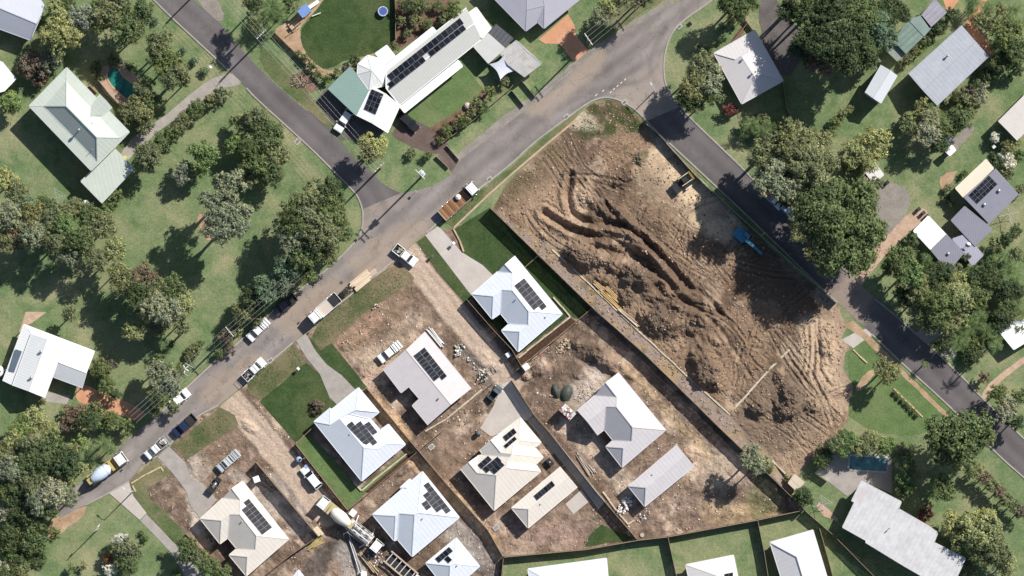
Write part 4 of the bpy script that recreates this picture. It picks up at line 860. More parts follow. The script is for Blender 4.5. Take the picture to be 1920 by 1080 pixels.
house('patio_roof', 'cream flat patio roof along the slate house', 'patio roof', O4, [(745,42,.1),(812,120,.25),(548,375,.25),(478,295,.1)], [(0,1,2,3)], 3.2, .1, roofmat((.66,.60,.48), .5, .05, .06), open_sides=True, over=.25)
HR = house('slate_house', 'slate blue ribbed house with a large solar array beside the cream patio roof', 'house', O4,
 [(835,125,.5),(1030,345,-.2),(770,605,-.2),(550,378,.5)], [(0,1,2,3)], 3.6, .2, SL)
panels(HR, (592,354),(668,432),(770,182),3,6); vents(HR, [(858,318),(730,440)], r=.28, h=.45)
HR2 = house('slate_wing', 'slate blue middle wing roof between the solar roofed part and the lower wing', 'house', O4, [(557,457,.2),(800,655,.0),(650,803,-.1),(440,578,.1)], [(0,1,2,3)], 3.2, .2, SL)
HR3 = house('slate_wing', 'slate blue lower wing roof beside the white carport', 'house', O4, [(262,840,.1),(398,706,.2),(548,865,.1),(415,1022,0)], [(0,1,2,3)], 3.2, .2, SL); vents(HR3, [(412,872)], r=.25, h=.45)
HR4 = house('slate_link', 'lavender ribbed link roof with a satellite dish beside palms', 'house', O4, [(452,742,.1),(560,705,.1),(652,803,.1),(720,885,.0),(628,978,-.1),(548,862,0)], [(0,1,2,3,4,5)], 2.9, .2, roofmat((.36,.355,.44), .42, .3, .06))
house('carport', 'white striped carport roof beside the slate blue lower wing', 'carport', O4, [(238,540,.1),(397,708,.25),(262,838,.25),(108,672,.1)], [(0,1,2,3)], 2.9, .1, roofmat((.80,.81,.80), 1.0, .22, .04), open_sides=True, over=.25)
HTR = house('grey_house', 'large grey corrugated house in the upper right garden', 'house', (1640,0,3.857), [(632,185),(825,405),(450,762),(245,535),(730,300,.7),(350,655,.7)], [(0,4,5,3),(4,1,2,5)], 4.2, .1, roofmat((.42,.44,.49), .40, .22, .14, patchy=.12), over=.5)
vents(HTR, [(525,405)], r=.2, h=1.0)
O5 = (1440,0,4)
house('garden_shed', 'small pale blue gabled shed on the lawn left of the grey house', 'shed', O5, [(850,488),(968,565),(845,775),(730,695),(920,528,.5),(790,738,.5)], [(0,4,5,3),(4,1,2,5)], 4.4, .1, roofmat((.53,.56,.60), .38, .12, .05), over=.12, wall=GALV)
gh = roofmat((.21,.285,.25), .9, .30, .22, patchy=.2); gb = roofmat((.22,.28,.265), .4, .12, .2)
HGR = house('green_shed', 'long green and grey weathered shed under the dark trees', 'shed', O5, [(1058,148),(1168,268),(1035,400),(942,300)], [(0,1,2,3)], 3.4, .1, gh, over=.2)
house('shed_bay', '', '', O5, [(1058,148,.1),(1150,118,.1),(1222,208,.1),(1170,268,.1)], [(0,1,2,3)], 3.4, .1, gb, over=.2, parent=HGR.root)
house('shed_bay', '', '', O5, [(1150,118),(1250,-10),(1338,92),(1215,207)], [(0,1,2,3)], 3.5, .1, roofmat((.34,.33,.38), .45, .2, .2, patchy=.25), over=.2, parent=HGR.root)
house('shed_bay', '', '', O5, [(945,322),(1034,402),(970,457),(870,358)], [(0,1,2,3)], 2.6, .1, roofmat((.24,.27,.24), .45, .1, .2), over=.2, parent=HGR.root)
house('pale_house', 'pale beige roofed house cut off by the right edge beside the white bush', 'house', ID, [(1872,228),(1950,150),(1986,184),(1906,263),(1968,167,.5),(1889,245,.5)], [(0,1,4,5),(5,4,2,3)], 3.4, .1, roofmat((.56,.53,.50), .45, .12, .08))
O6 = (1320,40,6.355)
HRE = house('hip_house', 'cream and lavender hipped house dappled by tree shade beside the junction', 'house', O6,
 [(605,105),(942,708),(450,982),(120,380),(525,365),(440,405),(370,452),(605,668),(685,635)], [(3,0,4,5,6),(0,1,8,7,5,4),(1,2,7,8),(3,6,5,7,2)], 3.4, .32, roofmat((.56,.54,.55), .76, .03, .05), over=.6)
vents(HRE, [(458,455),(575,625)], r=.2, h=.7)
HBR = house('grey_roof_house', 'large mottled grey roofed house below the rectangular pool', 'house', ID,
 [(1615.6,902,.1),(1689.6,941,.1),(1684.5,954,.1),(1742.4,987.4,.1),(1758,999,.1),(1751,1017,.1),(1810,1047,.1),(1788,1095,-.1),(1760,1098,-.1),(1694,1060,-.1),(1623,1016.6,-.2),(1622,1012,-.2),(1580,988.5,-.2),(1603,941,0),(1597,939,0)],
 [tuple(range(15))], 4.2, .1, roofmat((.58,.58,.59), .42, .06, .22, patchy=.10, rust=(.46,.40,.41)), over=.6, ribdir=(.87, -.49))
vents(HBR, [(1668,990)], r=.1, h=1.2)
house('garden_shed', 'small white roofed shed half in the trees at the right edge', 'shed', ID, [(1870,617),(1892,602),(1950,596),(1950,625),(1901,655)], [(0,1,2,3,4)], 3.0, .1, WHT2)
house('garden_shed', 'small shed with white and brown roof halves at the head of the gravel yard', 'shed', (1440,270,4), [(735,215),(775,190),(812,158),(868,230),(830,262),(790,292)], [(0,1,4,5),(1,2,3,4)], 2.5, .1, roofmat((.62,.61,.60), .5, .05, .1), over=.15)
house('lean_to', 'grey brown lean to roof beside the gravel yard shed', 'shed', (1440,270,4), [(652,318),(735,240),(765,290),(700,355)], [(0,1,2,3)], 2.2, .1, roofmat((.25,.22,.21), .5, .1, .3), over=.15)
house('garden_shed', 'tiny white shed at the edge of the lawn left of the white flowering bush', 'shed', (1440,270,4), [(1330,52),(1380,10),(1408,45),(1365,86)], [(0,1,2,3)], 2.4, .1, WHT2, over=.1)
house('garden_shed', 'small cream and brown shed on the lawn corner left of the rectangular pool', 'shed', (1440,810,4), [(200,318),(272,380),(240,410),(205,432),(153,382),(175,350)], [(0,1,2,5),(5,2,3,4)], 2.3, .1, roofmat((.52,.45,.36), .6, .05, .12), over=.12)
# ---------------------------------------------------------------- plants
LM = {}
LCOL = {'dark': (.074, .104, .046), 'green': (.120, .158, .066), 'olive': (.175, .195, .098), 'gum': (.225, .250, .160), 'gold': (.265, .290, .135), 'lime': (.155, .225, .085),
        'grey': (0.255, 0.276, 0.207), 'brown': (0.159, 0.127, 0.097), 'white': (.62, .62, .54), 'red': (.17, .06, .05), 'palm': (0.145, 0.207, 0.083), 'rust': (.25, .12, .06), 'bluegreen': (0.124, 0.186, 0.117)}
LWORD = {'dark': 'dark green', 'green': 'mid green', 'olive': 'olive green', 'gum': 'grey green', 'gold': 'yellow green', 'lime': 'bright green', 'grey': 'silvery green', 'brown': 'brownish', 'white': 'white flowering', 'red': 'dark red', 'palm': 'green', 'rust': 'rusty red', 'bluegreen': 'blue green'}
def leafmat(k):
    if k in LM: return LM[k]
    n = N('foliage_' + k); c = LCOL[k]
    oi = n.t.nodes.new('ShaderNodeObjectInfo')
    tc = n.t.nodes.new('ShaderNodeTexCoord')
    v = n.ramp(n.geo.outputs['Random Per Island'], [(0, .58), (.5, 1.12), (1, 1.85)])
    col = n.mix(1.0, c, v, 'MULTIPLY')
    warm = tuple(min(1, a * b) for a, b in zip(c, (1.5, 1.25, .9))); cool = tuple(a * b for a, b in zip(c, (.62, .72, .75)))
    hue = n.ramp(n.noise(1.3, 3, .6, vec=tc.outputs['Object']), [(.35, (.72, .80, .85)), (.65, (1.25, 1.15, 1.0))])
    col = n.mix(.8, col, hue, 'MULTIPLY')
    ob = n.ramp(oi.outputs['Random'], [(0, (.82, .86, .9)), (.5, (1, 1, 1)), (1, (1.18, 1.10, .98))])
    col = n.mix(1.0, col, ob, 'MULTIPLY')
    m = n.done(col, .6, spec=.22)
    tr = n.t.nodes.new('ShaderNodeBsdfTranslucent'); n.t.links.new(col, tr.inputs[0])
    mx = n.t.nodes.new('ShaderNodeMixShader'); mx.inputs[0].default_value = .34
    n.t.links.new(n.b.outputs[0], mx.inputs[1]); n.t.links.new(tr.outputs[0], mx.inputs[2]); n.t.links.new(mx.outputs[0], n.out.inputs[0])
    LM[k] = m; return m
BARK = groundmat('bark', [(.3, (.10, .075, .055)), (.7, (.24, .20, .165))], .4, bump=.03)
PALEBARK = groundmat('pale_bark', [(.3, (.28, .25, .22)), (.7, (.45, .42, .38))], .5, bump=.02)
def crown_mesh(style, Rr, leaf, ntuft, per, seed):
    g = np.random.default_rng(seed); C = []
    if style == 'airy': nl = int(10 + Rr * 1.2); lr = (.22, .34); spread = .80; hz = .55
    elif style == 'hedge': nl = 8; lr = (.45, .55); spread = .5; hz = .8
    elif style == 'round': nl = 11; lr = (.36, .48); spread = .58; hz = .62
    else: nl = 15; lr = (.26, .42); spread = .74; hz = .60
    for i in range(nl):
        a = i * 2.39996 + g.uniform(-.4, .4); r = spread * math.sqrt((i + .5) / nl) * g.uniform(.85, 1.12)
        rr = g.uniform(*lr); z = hz * (1 - r * r) * g.uniform(.35, 1.0) - .12
        C.append((r * math.cos(a), r * math.sin(a), z, rr))
    C = np.array(C) * Rr; w = C[:, 3] ** 2; w /= w.sum()
    li = g.choice(nl, ntuft, p=w); d = g.normal(size=(ntuft, 3)); d[:, 2] = d[:, 2] * .8 + .35; d /= np.linalg.norm(d, axis=1)[:, None]
    tc = C[li, :3] + d * C[li, 3:4] * g.uniform(.72, 1.08, (ntuft, 1)); 
    tr = Rr * (.085 if style != 'airy' else .07) + leaf * .7
    n = ntuft * per; T = np.repeat(np.arange(ntuft), per)
    e = g.normal(size=(n, 3)); e /= np.linalg.norm(e, axis=1)[:, None]
    p = tc[T] + e * tr * g.uniform(.25, 1.1, (n, 1)); nn = e * .8 + d[T] * .6 + np.array([0, 0, .45]) + g.normal(size=(n, 3)) * .35
    nn /= np.linalg.norm(nn, axis=1)[:, None]
    u = np.cross(nn, g.normal(size=(n, 3))); u /= np.linalg.norm(u, axis=1)[:, None] + 1e-9; v = np.cross(nn, u)
    s = leaf * g.uniform(.6, 1.25, (n, 1)); b = nn * s * .12
    Q = np.stack([p - u * s * .5, p + v * s * .28 - b, p + u * s * .5, p - v * s * .28 - b], 1).reshape(-1, 3)
    me = bpy.data.meshes.new('crown'); me.vertices.add(4 * n); me.vertices.foreach_set('co', Q.astype(np.float32).ravel())
    me.loops.add(4 * n); me.loops.foreach_set('vertex_index', np.arange(4 * n, dtype=np.int32))
    me.polygons.add(n); me.polygons.foreach_set('loop_start', np.arange(0, 4 * n, 4, dtype=np.int32)); me.polygons.foreach_set('loop_total', np.full(n, 4, dtype=np.int32))
    me.update(); me.validate(); me.materials.append(leafmat('green')); return me, C
SZ = {'S': (1.2, .24, 70, 16), 'M': (2.6, .36, 170, 20), 'L': (4.5, .46, 330, 24), 'X': (8.0, .56, 760, 28)}
PR = {}
def proto(style, cls, var):
    k = (style, cls, var)
    if k not in PR:
        r, leaf, nt_, per = SZ[cls]
        if style == 'airy': nt_ = int(nt_ * .8)
        PR[k] = crown_mesh(style, r, leaf, nt_, per, abs(hash((len(style), cls == 'S', cls == 'M', cls == 'L', var))) % 9999)
    return PR[k]
TREES = []
def trunk_mesh(C, h, r, cz, airy):
    b = MB(); t = .05 * r + .04
    top = Vector((0, 0, cz + .1 * r)); b.tube([(0, 0, -.1), (t * .6, 0, cz * .5), top], [t * 1.5, t * 1.1, t * .6], 7)
    for c in C[: (9 if airy else 6)]:
        b.tube([(0, 0, cz * .62), ((c[0]) * .45, c[1] * .45, cz + c[2] * .3), (c[0] * .9, c[1] * .9, cz + c[2])], [t * .55, t * .34, t * .12], 5)
    return b
def tree(style, colr, x, y, r, h):
    h = h * 1.35 if 5 <= h < 11 else h * 1.2 if h >= 4 else h; r = r * 1.07
    Rm = r / 10; cls = 'S' if Rm < 1.75 else 'M' if Rm < 3.3 else 'L' if Rm < 6.2 else 'X'
    var = random.randrange(3 if cls != 'X' else 2); me, C = proto(style, cls, var); base = SZ[cls][0]
    s = Rm / base * 1.06; h = max(h, Rm * .8); cz = max(h - .55 * Rm, .3 * Rm)
    if cls == 'S': cz = min(cz, max(.45 * Rm, h - .5 * Rm))
    loc = W(x, y, cz); loc.z = 0
    t = thing('tree' if h > 2.6 else 'shrub', 'x', 'tree' if h > 2.6 else 'shrub', loc, random.uniform(0, 6.28))
    c = obj('crown', me, t, (0, 0, cz)); hz = s * random.uniform(.85, 1.05)
    c.scale = (s * random.uniform(.93, 1.07), s * random.uniform(.93, 1.07), hz)
    c.material_slots[0].link = 'OBJECT'; c.material_slots[0].material = leafmat(colr)
    trunk_mesh([(q[0] * s, q[1] * s, q[2] * hz) for q in C], h, Rm, cz, style == 'airy').obj('trunk', PALEBARK if style == 'airy' else BARK, t)
    TREES.append((t, style, colr, x, y, r, h)); return t
def frond_mesh(L, droop, dens, seed):
    g = random.Random(seed); b = MB(); n = dens; prev = None
    P = [Vector((L * q, 0, L * (.32 * q - droop * q * q))) for q in [i / 8 for i in range(9)]]
    b.tube(P, [L * .02 * (1 - i / 9) + .008 for i in range(9)], 3)
    for i in range(n):
        q = .15 + .85 * i / n; p = Vector((L * q, 0, L * (.32 * q - droop * q * q))); wl = L * .30 * math.sin(math.pi * min(1, q * .92 + .08)) + .08
        for sg in (-1, 1):
            d = Vector((.55, sg * 1.0, -.28 + g.uniform(-.15, .15))).normalized() * wl; wv = Vector((L * .034, 0, 0))
            b.add([p, p + wv, p + d + wv * .3, p + d * .6 - wv * .2 + Vector((0, 0, .02))], [(0, 1, 2, 3)])
    return b.me('frond', leafmat('palm'))
FRS = [frond_mesh(1.0, d, 13, i) for i, d in enumerate((.55, .75, .95, .40))]
def palm(x, y, r, h, colr='palm', nf=13):
    Rm = r / 10; loc = W(x, y, h); loc.z = 0
    t = thing('palm_tree', 'x', 'palm', loc, random.uniform(0, 6.28))
    b = MB(); b.tube([(0, 0, -.1), (.05, 0, h * .5), (0, 0, h)], [.17, .12, .10], 7); b.obj('trunk', PALEBARK, t)
    for i in range(nf):
        o = obj('frond', FRS[(i * 7) % 4], t, (0, 0, h - .05)); lay = i % 3
        o.rotation_euler = (0, R(-18 + 22 * lay + random.uniform(-8, 8)), i * 2.39996 + random.uniform(-.2, .2)); s = Rm * 1.12 * random.uniform(.85, 1.1); o.scale = (s, s, s)
        if colr != 'palm': o.material_slots[0].link = 'OBJECT'; o.material_slots[0].material = leafmat(colr)
    TREES.append((t, 'palm', colr, x, y, r, h)); return t
L_, A_, O_, H_ = 'lobed', 'airy', 'round', 'hedge'
CL = []
def cluster(place, items): CL.append((place, items))
cluster('above the pale green verandah house', [(L_,'gold',112,62,36,6),(A_,'grey',150,30,27,6),(A_,'brown',62,122,28,4),(A_,'gum',95,108,24,4),(L_,'gold',100,8,16,4),(L_,'green',128,8,18,4),(A_,'brown',75,140,20,3)])
cluster('in the band above the kidney pool', [(L_,'olive',205,22,27,7),(L_,'green',240,48,30,7),(L_,'green',265,22,24,7),(L_,'olive',225,-6,22,7),(O_,'lime',182,8,12,4),(L_,'olive',252,60,20,6),(L_,'green',190,45,16,6)])
cluster('in the column right of the kidney pool', [(L_,'olive',300,82,24,6.5),(L_,'green',312,115,25,6.5),(L_,'olive',335,138,22,6),(L_,'green',292,105,18,6),(L_,'olive',318,150,18,6),(L_,'green',345,150,14,5)])
cluster('beside the kidney pool deck', [(L_,'olive',272,165,20,4.5),(L_,'olive',258,205,26,4.5),(L_,'green',285,190,18,4),(L_,'olive',240,212,18,4),(L_,'olive',270,232,18,3.5),(L_,'green',180,128,11,1.5),(L_,'green',213,112,13,2),(L_,'green',186,146,8,1.2),(L_,'olive',243,124,9,1.5),(L_,'grey',228,118,8,1.3),(H_,'gum',176,140,7,1)])
cluster('at the left edge beside the verandah house', [(O_,'lime',20,192,24,4)])
cluster('along the curved garden driveway', [(L_,'olive',415,178,15,2.6),(L_,'olive',396,190,14,2.5),(L_,'green',366,205,17,3),(L_,'olive',343,228,17,3),(L_,'green',322,250,16,3),(L_,'olive',332,240,12,2.7),(L_,'olive',280,292,25,5),(L_,'green',300,270,18,4)])
cluster('on the verge beside the top left street', [(H_,'bluegreen',343,95,7,.8),(H_,'bluegreen',363,115,8,.9),(H_,'bluegreen',384,134,9,1),(H_,'bluegreen',292,40,7,.8)])
cluster('beside the flat green carport roof', [(L_,'green',216,368,15,2.8),(L_,'green',200,388,12,2.5)])
cluster('in the thick grove at the left edge', [(L_,'gold',12,338,22,6),(L_,'olive',30,362,20,6),(L_,'bluegreen',48,390,22,6),(L_,'gum',18,402,25,7),(L_,'olive',62,398,22,7),(L_,'green',85,385,18,6),(L_,'olive',102,412,25,7),(L_,'gum',62,440,25,7),(L_,'lime',120,420,20,7),(L_,'olive',135,392,20,6),(L_,'green',165,402,22,6),(L_,'olive',192,425,25,7),(L_,'green',152,450,24,7),(L_,'gold',215,468,22,6),(L_,'olive',182,486,20,6),(A_,'gum',132,480,20,6),(L_,'olive',100,455,22,7),(A_,'brown',30,440,24,6),(L_,'gold',200,410,14,5),(L_,'gold',218,505,13,5),(L_,'lime',140,470,13,5),(L_,'olive',15,455,20,6)])
cluster('in the open left paddock', [(A_,'gum',432,348,30,10),(A_,'gum',400,378,24,10),(L_,'gum',420,418,38,10),(A_,'gum',442,398,30,10),(L_,'lime',382,292,26,5),(A_,'grey',345,325,21,4),(L_,'lime',375,318,16,4.5),(O_,'olive',132,588,15,4)])
cluster('in the group left of the upper street', [(L_,'gold',458,232,18,4),(L_,'olive',482,222,24,5),(L_,'green',505,258,28,5),(L_,'green',478,300,28,5),(L_,'olive',520,288,24,5),(L_,'green',512,330,20,4.5),(L_,'dark',468,282,20,5),(L_,'lime',442,275,20,4),(L_,'olive',465,335,16,4),(L_,'dark',490,240,20,5),(O_,'gold',440,225,10,3)])
cluster('in the dense clump at the street corner', [(L_,'dark',612,365,34,7),(L_,'olive',580,382,28,8),(L_,'green',622,402,30,8),(L_,'dark',558,412,34,8),(L_,'olive',602,438,34,9),(L_,'gum',548,450,30,8),(L_,'green',572,478,30,8),(L_,'bluegreen',540,500,26,7),(L_,'gum',528,532,22,6),(L_,'lime',622,462,14,5),(L_,'green',640,432,20,6),(L_,'bluegreen',500,540,24,6),(L_,'olive',600,470,24,7),(L_,'green',575,515,20,6),(L_,'gum',575,400,18,8),(L_,'dark',590,460,26,8),(L_,'green',618,485,15,4)])
cluster('along the road below the dense clump', [(L_,'dark',480,560,24,5),(L_,'olive',455,588,20,4.5),(L_,'gold',440,618,16,3.5),(L_,'olive',478,600,13,3),(L_,'gold',470,580,14,4),(L_,'brown',425,630,14,3),(H_,'green',410,662,10,1.5),(A_,'brown',432,655,10,2),(L_,'olive',366,655,13,1.6),(L_,'olive',356,668,11,1.5),(L_,'green',373,645,9,1.5),(L_,'green',337,692,10,2),(O_,'dark',322,645,8,2.5),(A_,'gum',348,614,10,5)])
cluster('in the grove left of the open lawn', [(L_,'olive',232,525,28,6),(A_,'brown',268,518,24,6),(L_,'olive',292,545,24,6),(L_,'green',322,538,22,6),(L_,'dark',262,555,26,7),(L_,'gum',285,572,28,7),(L_,'gum',312,582,28,7),(L_,'gold',342,572,20,6),(L_,'olive',335,605,16,5),(L_,'gold',252,622,20,5),(L_,'olive',240,540,20,6),(L_,'gold',232,520,14,6),(L_,'olive',296,610,20,5),(L_,'olive',340,545,14,5)])
cluster('beside the dirt verge near the parked white sedan', [(L_,'gum',300,700,26,5.5),(L_,'gum',315,722,24,5.5),(L_,'green',298,742,20,5),(L_,'olive',290,768,14,4),(L_,'green',300,682,18,5),(L_,'olive',325,765,12,3)])
cluster('beside the orange clay driveway', [(L_,'green',188,690,17,3.5),(L_,'green',202,720,16,3.5),(L_,'dark',215,742,13,3),(L_,'olive',195,735,10,3),(A_,'brown',205,685,14,3),(A_,'brown',140,778,22,3),(L_,'dark',165,790,20,4),(L_,'lime',182,796,11,3),(L_,'green',210,788,17,3.5),(L_,'olive',195,780,12,3),(L_,'green',235,798,15,3),(A_,'brown',115,800,16,3),(L_,'olive',180,760,10,2)])
cluster('below the wide white gabled house', [(L_,'gold',62,785,24,5),(L_,'lime',42,800,22,5),(L_,'gold',95,808,20,5),(O_,'green',80,752,7,1)])
cluster('in the forest at the lower left corner', [(L_,'gold',28,832,24,7),(L_,'olive',60,838,26,8),(L_,'green',98,842,28,8),(L_,'dark',122,868,30,8),(L_,'dark',82,872,30,8),(L_,'gum',20,880,25,8),(L_,'olive',60,905,26,8),(L_,'grey',98,922,28,8),(L_,'gum',72,935,26,8),(O_,'gold',154,878,14,6),(L_,'lime',150,832,16,5),(L_,'green',30,925,24,7),(L_,'grey',15,962,20,6),(L_,'dark',28,985,24,6),(L_,'green',60,1015,26,6),(L_,'green',42,1042,24,5),(L_,'grey',4,1062,16,5),(L_,'dark',15,1010,24,6),(L_,'olive',120,905,22,7),(L_,'green',50,870,24,8),(L_,'dark',45,955,26,7),(L_,'grey',110,895,20,7),(L_,'olive',5,850,22,7),(L_,'dark',10,1090,24,6)])
cluster('deep inside the lower left forest', [(L_,'green',8,905,24,7),(L_,'olive',38,905,24,7),(L_,'dark',88,948,24,7),(L_,'green',62,980,22,6),(L_,'olive',35,1065,22,5),(L_,'gum',130,935,18,6),(L_,'green',70,860,24,8),(L_,'lime',20,1035,18,5),(L_,'dark',70,1050,18,5),(L_,'olive',132,850,20,7),(L_,'gold',5,880,16,7),(L_,'green',100,1000,14,4)])
cluster('on the lawn at the bottom left', [(O_,'white',226,1016,17,3.5),(O_,'white',208,1068,14,3),(L_,'olive',238,1038,26,4),(L_,'rust',205,1046,11,2.5),(L_,'green',240,1062,18,4),(H_,'green',265,1000,6,.8),(H_,'green',273,1010,7,1),(H_,'green',303,1040,6,.8),(O_,'gold',136,1062,8,2.2),(A_,'olive',156,1060,8,1.8),(H_,'green',333,1076,9,1.2),(A_,'gum',60,985,8,1.5)])
cluster('behind the bottom left timber fence', [(L_,'green',350,1025,19,4),(L_,'olive',372,1045,18,4),(L_,'green',392,1060,18,4),(L_,'green',415,1078,18,4),(L_,'dark',345,1045,14,4)])
cluster('in the playground corner at the top', [(L_,'dark',475,10,18,6),(L_,'dark',475,45,16,6),(L_,'green',545,5,14,3),(A_,'gum',555,14,8,3)])
cluster('along the playground fence', [(L_,'green',572,108,8,1.6),(L_,'green',585,122,9,1.6),(L_,'olive',597,136,8,1.6),(L_,'green',612,147,9,1.6),(L_,'lime',632,134,7,1.5),(L_,'dark',665,118,12,2.2),(L_,'green',560,100,6,1.3)])
cluster('in the brown garden beds at the top', [(L_,'dark',762,10,15,3),(L_,'green',790,12,15,3),(L_,'olive',778,38,12,2.5),(L_,'green',852,22,19,3),(L_,'green',800,45,11,2),(L_,'olive',765,62,9,1.8),(L_,'olive',752,38,9,2),(L_,'olive',835,35,11,2.5),(L_,'green',738,88,9,2),(L_,'green',820,10,10,2)])
cluster('in the bed round the courtyard lawn', [(L_,'green',917,173,13,2.6),(L_,'green',905,200,12,2.4),(L_,'olive',895,190,9,2),(L_,'green',870,225,14,2.5),(L_,'olive',858,235,9,2),(L_,'green',838,245,11,2),(L_,'olive',946,153,9,2),(L_,'green',826,262,8,1.6),(L_,'olive',885,210,9,2),(L_,'olive',770,288,10,1.6),(L_,'green',800,292,9,1.6)])
cluster('beside the two power poles', [(L_,'gold',697,276,24,5),(L_,'olive',690,292,16,4)])
cluster('above the terracotta driveway', [(L_,'gold',1142,14,20,6),(A_,'gum',1128,30,18,6),(L_,'olive',1180,-12,26,7),(L_,'dark',1210,-14,22,7)])
cluster('beside the dappled hip roofed house', [(L_,'olive',1312,125,26,7),(L_,'gum',1328,148,28,7),(L_,'olive',1300,160,26,7),(L_,'green',1335,175,20,6),(L_,'gold',1340,128,10,4),(L_,'dark',1290,180,22,6),(L_,'red',1368,205,13,2.5),(L_,'dark',1322,96,12,2),(L_,'olive',1300,195,18,5),(O_,'olive',1355,52,6,1.3),(O_,'olive',1370,38,9,2),(O_,'dark',1350,78,5,1),(L_,'dark',1375,10,26,7),(L_,'dark',1400,0,20,6),(L_,'olive',1392,28,10,3)])
cluster('in the deep shade of the upper right garden', [(L_,'dark',1480,20,22,8),(L_,'dark',1520,25,30,11),(L_,'dark',1560,20,36,12),(L_,'green',1605,35,38,12),(L_,'bluegreen',1640,55,30,10),(L_,'dark',1590,70,36,12),(L_,'dark',1555,75,36,12),(L_,'dark',1660,0,30,8),(A_,'gum',1640,85,20,6),(L_,'gold',1600,-2,18,9),(L_,'dark',1520,70,28,11),(L_,'dark',1620,100,28,10),(A_,'brown',1540,115,26,8),(L_,'green',1516,118,15,5),(A_,'grey',1635,114,14,4),(L_,'dark',1585,110,28,10),(L_,'dark',1690,25,18,5),(L_,'dark',1655,40,24,8),(L_,'olive',1500,-5,24,9),(L_,'green',1540,-8,26,10),(L_,'bluegreen',1665,75,20,7),(L_,'green',1625,15,24,10),(L_,'dark',1500,90,22,8),(A_,'olive',1575,45,30,12)])
cluster('between the green shed and the grey house', [(L_,'green',1735,74,11,2.4),(L_,'olive',1718,98,9,2),(L_,'olive',1700,112,10,2),(L_,'lime',1732,88,6,1.6),(L_,'dark',1762,45,16,3),(L_,'dark',1782,28,14,3),(L_,'olive',1712,82,7,1.5),(L_,'dark',1750,58,10,2.4),(L_,'olive',1692,122,7,1.4)])
cluster('right of the grey corrugated house', [(L_,'green',1888,62,28,5),(L_,'green',1905,95,24,5),(L_,'dark',1878,115,22,4),(L_,'olive',1840,38,16,3),(L_,'dark',1855,140,16,3),(L_,'dark',1830,165,14,3),(A_,'grey',1838,172,20,3),(A_,'brown',1815,178,18,3),(L_,'dark',1795,180,14,3),(L_,'olive',1865,45,12,3),(L_,'dark',1905,130,14,3),(L_,'olive',1878,20,12,3)])
cluster('below the grey corrugated house', [(L_,'olive',1728,200,16,4),(L_,'gold',1708,232,20,4),(L_,'grey',1740,252,22,5),(L_,'green',1768,240,18,4),(L_,'green',1800,222,22,4),(L_,'olive',1815,190,16,3),(L_,'dark',1762,270,18,4),(L_,'gum',1745,222,18,5),(L_,'dark',1790,240,12,3)])
cluster('in the garden strip below the dappled hip roofed house', [(L_,'green',1415,240,12,2.5),(L_,'olive',1432,225,11,2.4),(L_,'dark',1450,245,12,2.4),(L_,'olive',1462,262,14,3),(A_,'grey',1425,248,12,2.5),(L_,'green',1395,235,9,2)])
cluster('on the lawn left of the pale blue shed', [(L_,'olive',1590,205,9,2.4),(L_,'olive',1580,215,11,3),(L_,'green',1568,232,11,3),(O_,'grey',1632,115,10,3),(L_,'olive',1558,250,10,3)])
cluster('in the yellow flowering group above the gravel yard', [(L_,'gold',1640,268,30,5),(L_,'gold',1605,290,26,5),(L_,'gold',1628,300,20,5),(L_,'olive',1590,312,16,4),(L_,'olive',1475,232,14,3),(L_,'gold',1478,238,8,3),(L_,'olive',1495,250,14,3),(L_,'gold',1612,318,12,3)])
cluster('in the brownish right hand grove', [(A_,'olive',1490,268,32,13),(A_,'gum',1445,335,30,13),(A_,'olive',1515,310,34,14),(A_,'gum',1475,355,24,13),(L_,'gum',1500,292,44,12),(L_,'gum',1462,318,38,11),(L_,'olive',1435,290,26,10),(L_,'olive',1532,270,26,9),(L_,'gum',1520,335,34,11),(A_,'olive',1450,275,28,10),(L_,'olive',1545,310,26,9),(L_,'olive',1480,345,26,10),(A_,'gum',1420,300,20,5),(L_,'dark',1475,370,18,6)])
cluster('beside the gravel yard across the right hand street', [(L_,'green',1568,415,78,12),(L_,'olive',1510,420,34,11),(L_,'green',1545,375,34,12),(L_,'olive',1618,365,26,7),(L_,'green',1632,430,28,8),(L_,'green',1600,480,28,11),(L_,'olive',1540,465,30,11),(O_,'olive',1635,487,8,1.5),(L_,'olive',1642,345,12,3)])
cluster('around the slate blue house', [(O_,'green',1808,325,7,1.4),(O_,'green',1785,383,7,1.4),(L_,'olive',1778,352,8,1.4),(L_,'dark',1774,372,8,1.3),(L_,'green',1709,449,14,3),(O_,'white',1866,258,11,2.5),(O_,'white',1893,304,14,2.5),(O_,'white',1880,291,10,2.4),(L_,'olive',1892,275,16,3),(O_,'lime',1912,290,12,2.5),(L_,'dark',1868,300,14,3),(L_,'olive',1890,325,13,2.5),(L_,'olive',1912,355,10,2),(L_,'dark',1905,432,12,3),(L_,'dark',1885,448,14,3),(L_,'olive',1868,462,14,3),(O_,'lime',1905,265,10,2.4)])
cluster('below the slate blue house', [(L_,'green',1688,490,28,6),(L_,'lime',1705,512,28,6),(L_,'green',1675,500,20,5),(L_,'olive',1722,535,20,5),(L_,'gold',1795,535,22,4),(L_,'dark',1770,510,20,4),(L_,'dark',1830,520,20,4),(L_,'dark',1880,540,22,4),(L_,'dark',1850,500,16,4),(L_,'olive',1810,478,12,3),(L_,'green',1690,548,16,4)])
